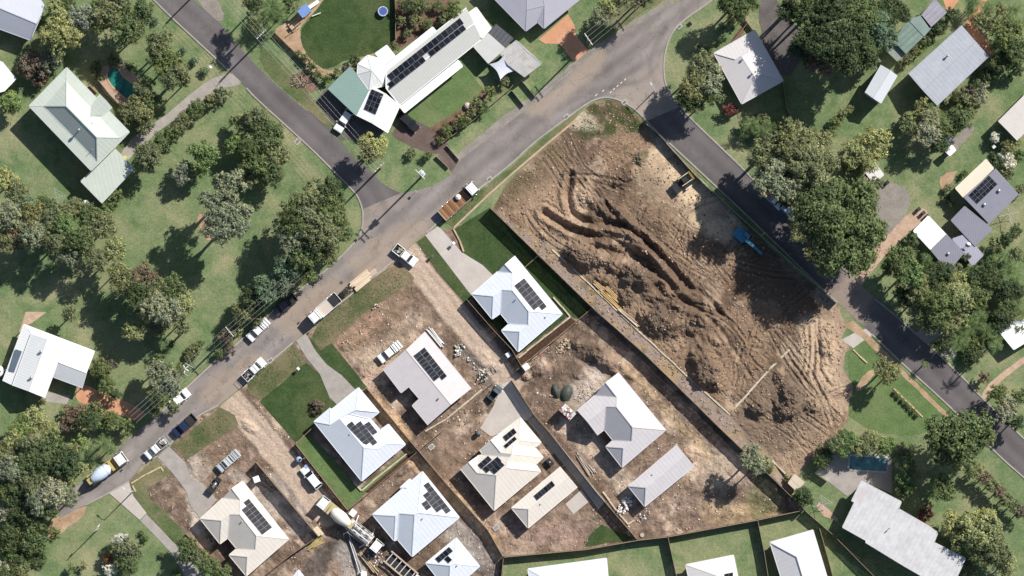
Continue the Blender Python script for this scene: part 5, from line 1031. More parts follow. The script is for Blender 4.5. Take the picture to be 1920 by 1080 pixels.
cluster('in the shaded planting at the right edge', [(L_,'dark',1880,600,20,4),(L_,'green',1835,640,16,3),(L_,'olive',1905,480,16,3.5),(L_,'dark',1860,525,20,4),(L_,'green',1825,545,18,4),(L_,'dark',1900,545,20,4),(L_,'olive',1790,500,14,3),(L_,'dark',1745,520,18,4),(L_,'green',1840,565,16,3.5),(L_,'dark',1760,545,18,4),(L_,'dark',1710,470,12,3),(L_,'olive',1912,620,12,3)])
cluster('beside the right hand street near the brown drive', [(L_,'green',1762,572,34,7),(L_,'gold',1795,562,28,6),(L_,'olive',1742,600,24,6),(L_,'olive',1722,562,20,5),(L_,'dark',1700,560,18,4),(L_,'olive',1780,605,20,5),(L_,'gold',1800,600,16,4),(L_,'dark',1850,600,16,3),(L_,'green',1890,575,18,4),(A_,'white',1780,660,14,2.5),(A_,'brown',1846,708,12,2.5),(L_,'dark',1765,650,12,3),(L_,'dark',1820,665,18,2.5)])
cluster('along the right edge below the palms', [(L_,'green',1872,738,18,4),(A_,'grey',1892,760,18,4),(L_,'green',1912,742,16,4),(A_,'grey',1880,778,16,4),(L_,'dark',1905,790,16,4)])
cluster('on the striped lawn beside the bare lot', [(H_,'olive',1678,736,5,.7),(H_,'green',1685,743,5,.7),(H_,'olive',1692,750,5,.7),(H_,'green',1699,757,5,.7),(H_,'olive',1706,764,5,.7),(H_,'green',1713,771,5,.7),(H_,'olive',1720,778,5,.7),(A_,'olive',1662,692,22,5),(L_,'olive',1670,705,15,5)])
cluster('beside the bottom right street', [(L_,'green',1792,820,54,9),(L_,'green',1768,915,24,6),(L_,'olive',1845,820,20,6),(L_,'dark',1770,845,26,7)])
cluster('below the mottled grey house garden', [(L_,'gold',1830,1002,40,5),(L_,'gold',1790,985,26,4.5),(L_,'olive',1862,1030,32,5),(L_,'gold',1845,970,20,4.5),(L_,'red',1736,962,16,2.5),(L_,'olive',1815,1062,18,3),(L_,'gold',1885,1060,20,4)])
cluster('in the dark hedge at the lower right', [(L_,'olive',1832,882,14,3.5),(L_,'brown',1846,896,14,3.5),(L_,'olive',1860,908,14,3.5),(L_,'brown',1873,922,14,3.5),(L_,'olive',1886,934,14,3.5),(L_,'olive',1900,948,14,3.5),(L_,'brown',1914,960,14,3.5)])
cluster('in the leafy hedge round the rectangular pool', [(L_,'lime',1580,840,15,4),(L_,'gold',1606,838,15,4),(L_,'lime',1657,840,15,4),(L_,'gold',1694,872,15,4),(L_,'lime',1697,898,15,4),(L_,'olive',1566,832,17,4),(L_,'lime',1592,826,17,4),(L_,'olive',1618,832,17,4),(L_,'gold',1645,828,17,4),(L_,'lime',1668,836,17,4),(L_,'olive',1688,848,17,4),(L_,'lime',1702,866,17,4),(L_,'olive',1708,888,17,4),(L_,'lime',1704,908,16,4),(L_,'olive',1692,924,14,3.5),(L_,'dark',1545,850,16,3),(L_,'dark',1538,868,14,3),(L_,'green',1580,815,12,3),(L_,'gold',1630,818,12,3.5)])
cluster('at the corner of the boundary fences', [(O_,'dark',1506,932,20,3.5),(A_,'gum',1412,862,26,6.5),(A_,'gum',1426,870,20,6),(L_,'olive',1480,897,9,1.5),(H_,'green',1442,876,9,1.5)])
cluster('beside the dark new turf lawns', [(L_,'brown',594,762,14,1.2)])
for pl, items in CL:
    for it in items: it_ = tree(*it)
PALMS = [('in the playground corner', [(508,12,24,6),(522,30,18,5),(500,35,18,5)]),
 ('beside the hip roofed house garden', [(1408,232,16,4),(1425,245,14,3.5),(1438,238,13,3),(1395,250,10,2.5)]),
 ('at the top edge of the grey house garden', [(1828,6,18,4),(1856,14,14,3),(1818,22,12,3),(1900,20,14,3),(1886,75,15,3.5),(1868,85,12,3)]),
 ('in the garden below the grey house', [(1745,215,18,5),(1768,222,14,4),(1755,245,14,4),(1722,215,12,3.5)]),
 ('by the yellow flowering group', [(1594,322,13,3.5),(1606,330,10,3)]),
 ('beside the slate blue wings', [(1738,482,12,3),(1755,505,15,3.5),(1732,500,10,2.5),(1820,512,15,3.5),(1873,518,16,4),(1862,488,13,3.5),(1900,500,15,4),(1905,528,15,4),(1884,480,13,3.5),(1888,505,12,4),(1840,520,12,3)]),
 ('across the street from the striped lawn', [(1868,650,14,9),(1735,684,8,2.6),(1820,612,20,4),(1848,620,16,4),(1868,632,13,3.5),(1795,640,18,4),(1838,595,15,4),(1808,632,15,4),(1905,565,18,4),(1915,590,14,4)]),
 ('by the lower left forest edge', [(192,832,18,4),(205,842,12,3)]),
 ('beside the round left lawn tree', [(303,648,9,4),(349,612,11,5)]),
 ('on the edge of the pool hedge', [(1588,822,14,3.6),(1690,915,13,3.5),(1708,842,12,3.5),(1620,845,11,3)])]
for pl, items in PALMS:
    for it in items: palm(*it)
# labels: what it looks like, where it stands, then its order from the left among its like there
NUMW = ['', 'first', 'second', 'third', 'fourth', 'fifth', 'sixth', 'seventh', 'eighth', 'ninth', 'tenth', 'eleventh', 'twelfth', 'thirteenth', 'fourteenth']
k = 0; groups = [(pl, len(it)) for pl, it in CL] + [(pl, len(it)) for pl, it in PALMS]
for pl, cnt in groups:
    rows = TREES[k:k + cnt]; k += cnt; by = {}
    for row in rows:
        t, st, c, x, y, r, h = row
        noun = 'palm' if st == 'palm' else ('tree' if h > 2.6 else 'shrub')
        desc = LWORD[c] + ' ' + noun if c != 'white' else 'white flowering ' + noun
        if st == 'airy': desc = 'open crowned ' + desc
        by.setdefault(desc, []).append(row)
    for desc, rs in by.items():
        rs.sort(key=lambda q: q[3]); nn_ = len(rs)
        for i, row in enumerate(rs):
            t = row[0]
            t['label'] = f'{desc} {pl}' if nn_ == 1 else (f'{"leftmost" if i == 0 else "rightmost"} {desc} {pl}' if i in (0, nn_ - 1) else f'{NUMW[i + 1]} {desc} from the left {pl}')
            if cnt > 1: t['group'] = ('palms ' if row[1] == 'palm' else 'plants ') + pl
# ---------------------------------------------------------------- fences and walls
TIM = groundmat('fence_timber', [(.3, (.12, .085, .06)), (.7, (.26, .19, .13))], .7, bump=.01); TIML = groundmat('pale_timber', [(.3, (.38, .28, .18)), (.7, (.58, .45, .30))], .8, bump=.01)
CSL = groundmat('concrete_sleeper', [(.3, (.42, .36, .27)), (.7, (.60, .53, .42))], 1.1, bump=.01)
DARKF = fm((.06, .065, .06), .7); GREENF = fm((.05, .12, .08), .8)
CAPM = fm((.30, .23, .165), .85)
def fence(P, h, label, mat=TIM, pale=True, z=.04, name='timber_fence', cap=None):
    Q = [Vector((*q, 0)) for q in px2(P)]; c = sum(Q, Vector()) / len(Q); t = thing(name, label, 'fence', c)
    b = MB(); pb = MB()
    for a, d in zip(Q[:-1], Q[1:]):
        L = (d - a).length; u = (d - a) / L; ang = math.atan2(u.y, u.x); a_ = a - c; nn = Vector((-u.y, u.x, 0))
        if pale:
            k = int(L / .17)
            for i in range(k):
                p = a_ + u * ((i + .5) * L / k); hh = h + random.uniform(-.015, .015)
                b.box((p.x + nn.x * random.uniform(0, .012), p.y, z + hh / 2), (.155, .022, hh), ang)
        else:
            b.bar(a_ + Vector((0, 0, z + h * .5)), d - c + Vector((0, 0, z + h * .5)), .03, h * .98)
        k = max(1, int(L / 2.6))
        for i in range(k + 1):
            p = a_ + u * (i * L / k) + nn * -.07; pb.box((p.x, p.y, z + h * .48), (.10, .10, h * .96), ang)
        for zz in (.25, h * .55, h - .15):
            MB().bar(a_ + nn * -.035 + Vector((0, 0, z + zz)), d - c + nn * -.035 + Vector((0, 0, z + zz)), .045, .08).obj('rail', cap or mat, t)
        MB().bar(a_ + Vector((0, 0, z + h + .02)), d - c + Vector((0, 0, z + h + .02)), .07, .03).obj('capping', CAPM, t)
    stuff(b.obj('palings', mat, t)); stuff(pb.obj('posts', mat, t)); return t
fence([(920,391),(1110,576),(1210,665),(1357,810),(1440,889),(1508,955)], 2.7, 'long tall brown timber fence below the gravel path beside the bare earthworks')
fence([(1508,955),(1420,974),(1252,1005.5),(1195,1012),(1100,1029),(945,1043.5)], 2.0, 'brown timber fence between the dirt lots and the green lawns at the bottom')
fence([(1252,1007),(1262,1052),(1269,1085)], 1.9, 'left one of the two short fences between bottom lawns')
fence([(1420,976),(1432,1035),(1440,1085)], 1.9, 'right one of the two short fences between bottom lawns')
fence([(1509,957),(1562,1003),(1640,1082)], 1.9, 'brown timber fence running past the mottled grey roofed house to the bottom edge')
fence([(1536,991),(1550,1040),(1562,1085)], 1.5, 'thin pale fence beside the white and lavender house at the bottom', TIML)
fence([(944,1045),(940,1085)], 1.8, 'short timber fence at the bottom left end of the fenced lawns')
fence([(688,727),(755,809),(784,843),(837,906),(915,993),(943,1042)], 2.0, 'timber fence dropping from the lavender house down behind the broad white house', cap=TIML)
fence([(653,955),(690,925),(784,845),(832,805),(905,733),(926,715)], 1.7, 'dark timber fence running between the two rows of new houses', fm((.09,.075,.06)))
fence([(968,694),(1045,633),(1109,578)], 1.8, 'grey timber fence behind the first white house with the long mulch bed', fm((.12,.10,.08)))
fence([(556,833),(604,894),(652,955)], 1.7, 'timber fence between the mown strip and the access track', cap=TIML)
fence([(556,831),(588,800)], 1.6, 'short timber fence closing off the mown strip')
fence([(482,866),(540,935),(598,1004)], 2.6, 'tall timber fence between the access track and the cream house lot', cap=TIML)
fence([(597,1005),(545,1040),(492,1082)], 1.8, 'dark timber fence along the lower side of the cream house lot', fm((.09,.075,.06)))
fence([(350,1000),(395,1045),(440,1085)], 1.8, 'orange timber fence between the row of trees and the cream house', cap=TIML)
fence([(876,562),(925,618),(960,655),(980,690)], 2.3, 'timber fence between the first white house and the dirt access track', cap=TIML)
fence([(960,713),(1002,778),(1030,810),(1118,922),(1194,1010)], 2.0, 'timber fence along the long concrete strip beside the double house')
fence([(983,502),(1009,479)], 1.6, 'short pale gate fence beside the first white house', TIML)
fence([(687,727),(678,735)], 1.6, 'tiny timber gate beside the house with staggered panels', TIML)
# site mesh fence with green cloth
def mesh_fence(P, label):
    Q = [Vector((*q, 0)) for q in px2(P)]; c = sum(Q, Vector()) / len(Q); t = thing('mesh_fence', label, 'fence', c); k = 0
    for a, d in zip(Q[:-1], Q[1:]):
        L = (d - a).length; n_ = max(1, int(L / 3.3)); u = (d - a) / n_
        for i in range(n_):
            p = a + u * i - c; q = a + u * (i + 1) - c; s = Vector((random.uniform(-.1, .1), random.uniform(-.1, .1), 0)); b = MB()
            b.bar(p + Vector((0, 0, .05)), p + Vector((0, 0, 1.9)), .05); b.bar(p + Vector((0, 0, 1.9)), q + Vector((0, 0, 1.9)), .05)
            b.add([p + Vector((0, 0, .1)), p + s + Vector((0, 0, 1.85)), q + s + Vector((0, 0, 1.85)), q + Vector((0, 0, .1))], [(0, 1, 2, 3)], 1)
            b.obj('fence_panel', [GALV, GREENF], t)
mesh_fence([(1244,262),(1300,325),(1370,392),(1440,455),(1500,508),(1568,568)], 'temporary site fence with green cloth along the right hand street')
mesh_fence([(1211,233),(1232,250),(1244,262)], 'short piece of temporary fence at the corner of the bare block')
def sleepers(P, label, mat=CSL, w=.28, h=.35, Ls=2.2, name='retaining_wall', z=0):
    Q = [Vector((*q, 0)) for q in px2(P)]; c = sum(Q, Vector()) / len(Q); t = thing(name, label, 'retaining wall', c)
    for a, d in zip(Q[:-1], Q[1:]):
        L = (d - a).length; n_ = max(1, round(L / Ls)); u = (d - a) / n_; ang = math.atan2(u.y, u.x)
        for i in range(n_):
            p = a + u * (i + .5) - c; nn = Vector((-u.y, u.x, 0)).normalized() * random.uniform(-.06, .06)
            MB().box((p.x + nn.x, p.y + nn.y, z + h / 2), (u.length - .06, w * random.uniform(.85, 1.15), h + random.uniform(-.05, .05)), ang + random.uniform(-.012, .012)).obj('sleeper', mat, t)
    return t
sleepers([(1035,467),(1115,542),(1197,620),(1285,702),(1366,775)], 'long cream sleeper wall along the gravel path and the earthworks', h=1.12)
sleepers([(1366,777),(1404,735),(1444,690),(1480,655)], 'cream sleeper wall dividing the two bare earth lots', h=1.05, w=.35)
sleepers([(1366,778),(1400,812),(1440,855),(1492,908)], 'cream sleeper wall at the lower end of the gravel path', h=.9)
sleepers([(1037,557),(1054,576),(1069,594)], 'short cream sleeper wall beside the turf of the first white house')
sleepers([(1069,594),(1020,632),(972,671)], 'long cream sleeper wall beside the brown mulch bed')
sleepers([(663,904),(678,920)], 'two white sleepers at the corner of the mown strip')
sleepers([(678,920),(720,885),(763,851)], 'cream sleeper wall between the mown strip and mulch bed')
sleepers([(904,729),(880,750),(838,785),(797,808)], 'rough cream sleeper wall behind the lavender house')
sleepers([(1130,922),(1155,955),(1178,983),(1190,975)], 'cream sleeper wall below the long narrow flat')
sleepers([(850,428),(862,450),(870,472)], 'short tan timber wall beside the first driveway', TIML)
sleepers([(246,906),(275,889),(301,875),(306,884)], 'L shaped timber edging on the corner turf', TIML, h=.2)
sleepers([(249,910),(255,922)], 'short pair of timber edging pieces on the corner turf', TIML, h=.2)
sleepers([(1582,1022),(1597,1036),(1612,1048)], 'loose pale timber beside the fence near the mottled roof', TIML, h=.12, w=.2)
sleepers([(1599,655),(1612,668),(1626,681)], 'low tan edging across the green lawn beside the bare lot', TIML, h=.2)
sleepers([(1676,728),(1700,752),(1730,782)], 'low pale edging beside the small hedge on the striped lawn', TIML, h=.2)
sleepers([(405,875),(392,888),(378,902)], 'line of scaffold planks behind the cream house', fm((.3,.26,.22)), h=.15)
sleepers([(745,560),(775,600),(788,545)][:1] + [(747,562)], 'single timber peg on the bare lot', TIML, h=.3, Ls=.2)

# ---------------------------------------------------------------- vehicles
GLASS = fm((.012, .015, .02), .15, 0, .1, .6); TYRE = fm((.02, .02, .02), .9); CHR = fm((.5, .5, .5), .3, .6); LAMP = fm((.7, .7, .68), .2); REDL = fm((.4, .02, .02), .3); BLK = fm((.025, .025, .027), .6)
def paint(c): return fm(c, .35, 0, .04, .4, 3)
def at2(rear, front, z=0):
    a, b = W(*rear), W(*front); m = (a + b) / 2; d = b - a; return m, math.atan2(d.y, d.x), d.length
def wheels(t, xs, w, r=.35, tw=.24):
    me = MB().lathe([(r * .55, -tw / 2), (r, -tw / 2 + .02), (r, tw / 2 - .02), (r * .55, tw / 2)], 12, (0, 0, 0), 0, 'y')
    me = me.me('wheel', TYRE, True); rim = MB().lathe([(r * .5, -.02), (r * .5, .02)], 8, (0, 0, 0), 0, 'y').me('rim', CHR)
    for x in xs:
        for s in (-1, 1):
            o = obj('wheel', me, t, (x, s * (w / 2 - tw / 2 + .03), r)); obj('rim', rim, o, (0, s * tw * .5, 0))
def cabin(t, x0, x1, w, z1, z2, col, rk=.16, fk=.30, side=True, name='cabin'):
    """tapered cab with separate glass: x0 rear, x1 front at the base"""
    L = x1 - x0; xr, xf = x0 + L * rk, x1 - L * fk; wb, wt = w * .95, w * .80
    V = [(x0, -wb/2, z1), (x1, -wb/2, z1), (x1, wb/2, z1), (x0, wb/2, z1), (xr, -wt/2, z2), (xf, -wt/2, z2), (xf, wt/2, z2), (xr, wt/2, z2)]
    o = MB().add(V, [(0,3,2,1),(4,5,6,7),(0,1,5,4),(1,2,6,5),(2,3,7,6),(3,0,4,7)]).obj(name, col, t)
    def pane(i, nm, m=.10, off=.015, up=.86):
        a, b, c, d = [Vector(V[k]) for k in i]; n_ = (b - a).cross(d - a).normalized(); q = []
        for (u, v) in ((m, .06), (1 - m, .06), (1 - m, up + .06), (m, up + .06)):
            q.append((a.lerp(b, u)).lerp(d.lerp(c, u), v) + n_ * off)
        MB().add(q, [(0,1,2,3)]).obj(nm, GLASS, t)
    pane((1,2,6,5), 'windscreen', .05, .015, .88); pane((3,0,4,7), 'rear_window', .08)
    if side: pane((0,1,5,4), 'side_window', .08); pane((2,3,7,6), 'side_window', .08)
    return o
def lights(t, xf, xr, w, z=.68):
    for s in (-1, 1):
        MB().box((xf, s * w * .36, z), (.14, .34, .16)).obj('headlight', LAMP, t); MB().box((xr, s * w * .42, z), (.06, .14, .26)).obj('tail_light', REDL, t)
def car(rear, front, label, cat, col, L=4.7, w=1.85, group='parked cars and utes', roofz=1.5, suv=True, lz=0.03):
    m, a, _ = at2(rear, front); m.z = lz; t = thing('parked_car', label, cat, m, a, group); c = paint(col)
    b = MB().box((0, 0, .60), (L, w, .56), 0, 0, (.985, .96)).obj('body', c, t, bevel=.13)
    MB().box((L * .36, 0, .885), (L * .22, w * .82, .06), 0, 0, (.9, .92)).obj('bonnet', c, t, bevel=.02)
    cabin(t, -L * (.47 if suv else .36), L * .24, w, .86, roofz, c, .12 if suv else .25, .24)
    for s in (-1, 1): MB().box((L * .16, s * (w / 2 + .08), 1.0), (.12, .2, .14)).obj('mirror', c, t)
    MB().box((-L * .1, 0, roofz + .012), (L * .34, w * .72, .03), 0, 0, (.96, .94)).obj('roof_panel', c, t)
    wheels(t, (-L * .30, L * .31), w); lights(t, L / 2 - .06, -L / 2, w); return t
def ute(rear, front, label, col, L=5.05, w=1.85, tray='tub', rack=False, load=None, traycol=None, group='parked cars and utes', cat='ute', lz=0.03, dual=True):
    m, a, _ = at2(rear, front); m.z = lz; t = thing('parked_ute', label, cat, m, a, group); c = paint(col); tc = paint(traycol) if traycol else c
    xc0 = -L * .12 if dual else L * .02
    MB().box((L * .5 - (L * .5 - xc0) / 2, 0, .66), (L * .5 - xc0, w, .60), 0, 0, (.985, .96)).obj('body', c, t, bevel=.12)
    MB().box((L * .37, 0, .965), (L * .20, w * .80, .05), 0, 0, (.9, .92)).obj('bonnet', c, t, bevel=.02)
    cabin(t, xc0, L * .27, w, .94, 1.72, c, .06, .30)
    MB().box((L * .055 if dual else L * .1, 0, 1.73), (L * (.20 if dual else .10), w * .72, .03), 0, 0, (.96, .94)).obj('roof_panel', c, t)
    for s in (-1, 1): MB().box((L * .19, s * (w / 2 + .09), 1.08), (.14, .22, .16)).obj('mirror', BLK, t)
    x0 = -L / 2; x1 = xc0 - .08; Lt = x1 - x0; xm = (x0 + x1) / 2
    if tray == 'tub':
        MB().box((xm, 0, .62), (Lt, w * .96, .30)).obj('tray_floor', BLK, t)
        b = MB()
        for s in (-1, 1): b.box((xm, s * (w / 2 - .08), .82), (Lt, .15, .56))
        b.box((x0 + .05, 0, .82), (.1, w - .2, .56)); b.box((x1 - .03, 0, .82), (.08, w - .2, .56)); b.obj('tray_side', tc, t)
    elif tray == 'flat':
        MB().box((xm, 0, .90), (Lt, w, .10)).obj('tray_floor', fm((.33, .33, .33), .6), t); b = MB()
        for s in (-1, 1): b.box((xm, s * (w / 2 - .03), 1.05), (Lt, .05, .28))
        b.box((x0 + .03, 0, 1.05), (.05, w - .1, .28)); b.box((x1 - .03, 0, 1.25), (.06, w - .1, .75)); b.obj('tray_side', tc, t)
    else:
        MB().box((xm, 0, 1.05), (Lt, w * .97, .95), 0, 0, (.97, .93)).obj('canopy', tc, t, bevel=.05)
        for k in range(3): MB().box((xm + (k - 1) * Lt * .3, 0, 1.56), (.06, w * .85, .05)).obj('roof_bar', BLK if tray == 'canopy' else CHR, t)
    if rack:
        r = MB()
        for s in (-1, 1): r.bar((x0, s * w * .42, 1.95), (L * .24, s * w * .42, 1.95), .05)
        r.obj('ladder_rack', rack, t)
        for k in range(6): MB().bar((x0 + .1 + k * (L * .72) / 5, -w * .42, 1.95), (x0 + .1 + k * (L * .72) / 5, w * .42, 1.95), .05).obj('rack_bar', rack, t)
        for k in (0, 3): 
            for s in (-1, 1): MB().bar((x0 + .1 + k * .9, s * w * .42, .9), (x0 + .1 + k * .9, s * w * .42, 1.95), .05).obj('rack_post', rack, t)
    if load: load(t, x0, x1, w)
    wheels(t, (-L * .31, L * .33), w, .38, .26); lights(t, L / 2 - .06, -L / 2, w, .78); return t
WHT, SIL, DGR, NVY = (.72, .73, .73), (.42, .44, .46), (.06, .062, .07), (.015, .025, .07)
def tools(t, x0, x1, w):
    g = random.Random(int(x0 * 100 + w * 10 + t.location.x * 7))
    for i in range(7): MB().box((g.uniform(x0 + .3, x1 - .3), g.uniform(-.5, .5), .95), (g.uniform(.2, .7), g.uniform(.15, .5), g.uniform(.15, .4)), g.uniform(0, 3)).obj('tool_load', fm(g.choice([(.5,.5,.48),(.05,.05,.05),(.3,.25,.15),(.4,.42,.45)])), t)
ute((743,465),(777,492), 'white ute with a loaded tub turning in at the dirt access track', WHT, load=tools)
ute((497,606),(473,630), 'white ute with a pale canopy parked beside the roadside shrubs', WHT, tray='canopy')
ute((549,560),(520,583), 'dark grey ute parked under the dense clump of trees', DGR)
ute((463,706),(491,679), 'white ute with a rear rack parked at the pale concrete kerb', WHT, rack=CHR, load=tools)
car((329,754),(347,739), 'white hatchback half hidden beneath the roadside trees', 'car', WHT, L=4.2, suv=False)
ute((362,784),(331,811), 'dark navy ute parked beside the brown verge', NVY, traycol=(.03,.03,.035))
ute((309,827),(279,853), 'white ute with a long ladder rack beside the grey driveway', WHT, rack=CHR, traycol=SIL, load=tools)
ute((446,849),(412,879), 'silver ute with a white frame rack on the dirt lot', SIL, rack=fm(WHT), tray='canopy', lz=.12)
car((598,911),(571,878), 'white station wagon standing on the shaded side of the access track', 'car', WHT, L=4.9, lz=.08)
ute((746,648),(717,671), 'white ute with a ribbed canopy beside the lavender house', WHT, tray='canopy', lz=.12)
car((651,217),(638,237), 'white wagon parked in the carport shade below the green roof', 'car', WHT, L=4.6)
car((757,220),(776,237), 'black car at the corner of the courtyard lawn', 'car', (.02,.02,.022), L=4.6)
def orange(t, x0, x1, w):
    for i in range(3): MB().box((x0 + .5 + i * .5, .1 * (-1) ** i, 1.1), (.4, .8, .35)).obj('tool_load', fm((.5, .12, .02)), t)
ute((1436,360),(1460,383), 'white ute carrying orange gear parked on the right hand street', WHT, tray='flat', load=orange, dual=False)
car((1468,386),(1492,410), 'pale blue car parked under the biggest tree', 'car', (.30,.38,.46), L=4.6)
ute((921,745),(936,727), 'small dark site buggy at the end of the dirt track', (.10,.13,.14), L=3.1, w=1.5, dual=False, cat='buggy', lz=.12)
# trucks
def truck_base(rear, front, label, L, w=2.5, col=WHT, cabL=1.9, name='truck', lz=.03, cat='truck'):
    m, a, _ = at2(rear, front); m.z = lz; t = thing(name, label, cat, m, a, 'trucks'); c = paint(col)
    b = MB()
    for s in (-1, 1): b.box((-.2, s * .42, .85), (L - .6, .12, .26))
    b.obj('chassis', BLK, t)
    x1 = L / 2; x0 = x1 - cabL
    MB().box(((x0 + x1) / 2, 0, 1.05), (cabL, w * .95, 1.0), 0, 0, (.98, .98)).obj('cab', c, t, bevel=.08)
    cabin(t, x0 + .02, x1 - .02, w * .96, 1.5, 2.6, c, .04, .10, name='cab_top')
    MB().box(((x0 + x1) / 2 - .05, 0, 2.63), (cabL * .6, w * .6, .08), 0, 0, (.9, .9)).obj('roof_hatch', c, t)
    for s in (-1, 1): MB().box((x1 - .1, s * (w / 2 + .18), 1.9), (.12, .25, .5)).obj('mirror', BLK, t)
    wheels(t, (-L * .36, -L * .22, L * .36), w, .5, .32); lights(t, x1 - .03, -L / 2, w, .9)
    return t, x0, c
t, x0, c = truck_base((831,403),(890,350), 'long flatbed truck with a brown plank deck and a white sack by the kerb', 8.6, cabL=1.9)
PLK = [fm((.22,.11,.05), .8), fm((.30,.16,.08), .8), fm((.16,.08,.045), .8)]
MB().box((-1.1, 0, 1.12), (6.3, 2.4, .1)).obj('deck', BLK, t)
for i in range(14): MB().box((-4.0 + i * .44, 0, 1.22), (.40, 2.3, .08)).obj('plank', PLK[i % 3], t)
b = MB(); [b.box((-1.1, s * 1.22, 1.3), (6.3, .05, .35)) for s in (-1, 1)]; b.obj('deck_rail', fm((.5,.48,.45)), t); MB().box((-4.25, 0, 1.35), (.1, 2.4, .5)).obj('tailgate', fm((.5,.45,.42)), t); MB().box((2.25, 0, 1.7), (.1, 2.3, 1.1)).obj('headboard', BLK, t)
sk = thing('sack', 'white bulk sack lying on the brown plank deck of the flatbed truck', 'sack', W(859, 370, 1.3)); MB().lathe([(.35, 0), (.58, .15), (.55, .5), (.3, .72), (.1, .76)], 12).obj('bag', fm((.75,.75,.74)), sk, True); MB().tube([(-.3,0,.7),(0,0,.95),(.3,0,.7)], .03, 5).obj('strap', fm((.6,.6,.62)), sk)
t, x0, c = truck_base((636,555),(583,601), 'white tipper truck with an open cream tray parked by the weedy verge', 7.0, w=2.3, cabL=1.7)
MB().box((-1.0, 0, 1.10), (4.6, 2.2, .1)).obj('tray_floor', fm((.48,.42,.37)), t); b = MB(); [b.box((-1.0, s * 1.12, 1.4), (4.6, .06, .55)) for s in (-1, 1)]; b.box((1.3, 0, 1.5), (.08, 2.2, .8)); b.box((-3.3, 0, 1.35), (.08, 2.2, .5)); b.obj('tray_side', c, t); MB().box((-2.4, 0, 1.28), (1.6, 2.0, .25)).obj('dark_load', BLK, t)
MB().box((1.6, 0, 1.6), (.35, 2.0, 1.2)).obj('tool_box', c, t)
def mixer(t, col, yel):
    MB().lathe([(.35,-2.9),(.75,-2.5),(1.15,-1.2),(1.22,-.3),(1.05,.9),(.6,1.5),(.2,1.6)], 20, (0,0,0), 0, 'x').obj('drum', col, t, True)
    o = [q for q in t.children if q.name.startswith('drum')][0]; o.location = (-.9, 0, 2.15); o.rotation_euler = (0, R(10), 0)
    for k in range(3): MB().tube([(-.9 + .9 * k - .9 + math.cos(q) * 0, 1.19 * math.cos(q), 2.2 + 1.19 * math.sin(q)) for q in [i * .35 for i in range(10)]], .03, 4).obj('drum_band', col, t)
    MB().box((-3.7, 0, 2.5), (.9, .9, .7), 0, 0, (1.3, 1.3)).obj('hopper', yel, t); MB().box((-4.1, 0, 1.5), (.6, .5, 1.0)).obj('chute', yel, t); MB().box((.95, 0, 1.7), (.5, 2.1, 1.4)).obj('water_tank', yel, t); MB().box((-1, 0, 1.02), (6.2, 2.3, .12)).obj('deck', yel, t)
t, x0, c = truck_base((178,896),(228,860), 'concrete mixer truck with a pale blue drum on the shaded end of the road', 8.0); mixer(t, fm((.50,.58,.70), .5), fm((.42,.34,.12)))
t, x0, c = truck_base((650,977),(606,942), 'concrete mixer truck with a cream drum backed up to the pump truck', 7.4, lz=.08); mixer(t, fm((.72,.68,.58), .5), fm((.42,.36,.20)))
t, x0, c = truck_base((658,984),(711,1027), 'white concrete pump truck with folded boom pipes and outriggers', 7.6, lz=.08); MB().box((-1.2,0,1.15),(5.2,2.3,.12)).obj('deck', SOFF, t)
for i, (yy, zz) in enumerate(((-.7,1.9),(-.25,2.1),(.25,2.1),(.7,1.9))): MB().bar((-3.6,yy,zz),(1.3,yy,zz+.2),.22,.26).obj('boom_section', fm((.62,.62,.60) if i % 2 else (.16,.16,.17)), t)
g = random.Random(4)
for i in range(14): MB().box((g.uniform(-3.4,1.3), g.uniform(-1,1), g.uniform(1.4,2.3)), (g.uniform(.25,.7), g.uniform(.2,.5), .3), g.uniform(-.2,.2)).obj('equipment_box', fm(g.choice([(.65,.66,.66),(.05,.05,.05),(.4,.4,.42),(.2,.22,.25)])), t)
for s in (-1, 1):
    for xx in (-3.0, .9): MB().bar((xx, s * 1.1, 1.0), (xx - .4, s * 2.3, .3), .18).obj('outrigger', fm((.6,.6,.6)), t)
MB().bar((-3.2, -1.35, 1.6), (1.2, -1.35, 1.6), .07).obj('side_rail', fm((.55,.5,.45)), t); MB().bar((-3.2, 1.35, 1.6), (1.2, 1.35, 1.6), .07).obj('side_rail', fm((.55,.5,.45)), t)
m, a, _ = at2((729,1043),(775,1082)); m.z = .1; t = thing('flatbed_trailer', 'open framed trailer with tan rails and black slatted deck at the bottom edge', 'trailer', m, a, 'trucks')
MB().box((0,0,.8),(6.2,2.1,.15)).obj('deck', BLK, t)
for s in (-1,1): MB().box((0,s*1.15,1.25),(6.6,.28,.25)).obj('side_rail', fm((.45,.35,.27)), t)
for k in range(6): MB().box((-2.8+k*1.1,0,1.2),(.16,2.1,.16)).obj('cross_bar', fm((.55,.53,.5)), t)
MB().box((3.7,0,1.1),(1.2,1.9,1.2)).obj('drawbar_box', paint(WHT), t, bevel=.06); wheels(t, (-1.4,-.4), 2.1, .45, .28)
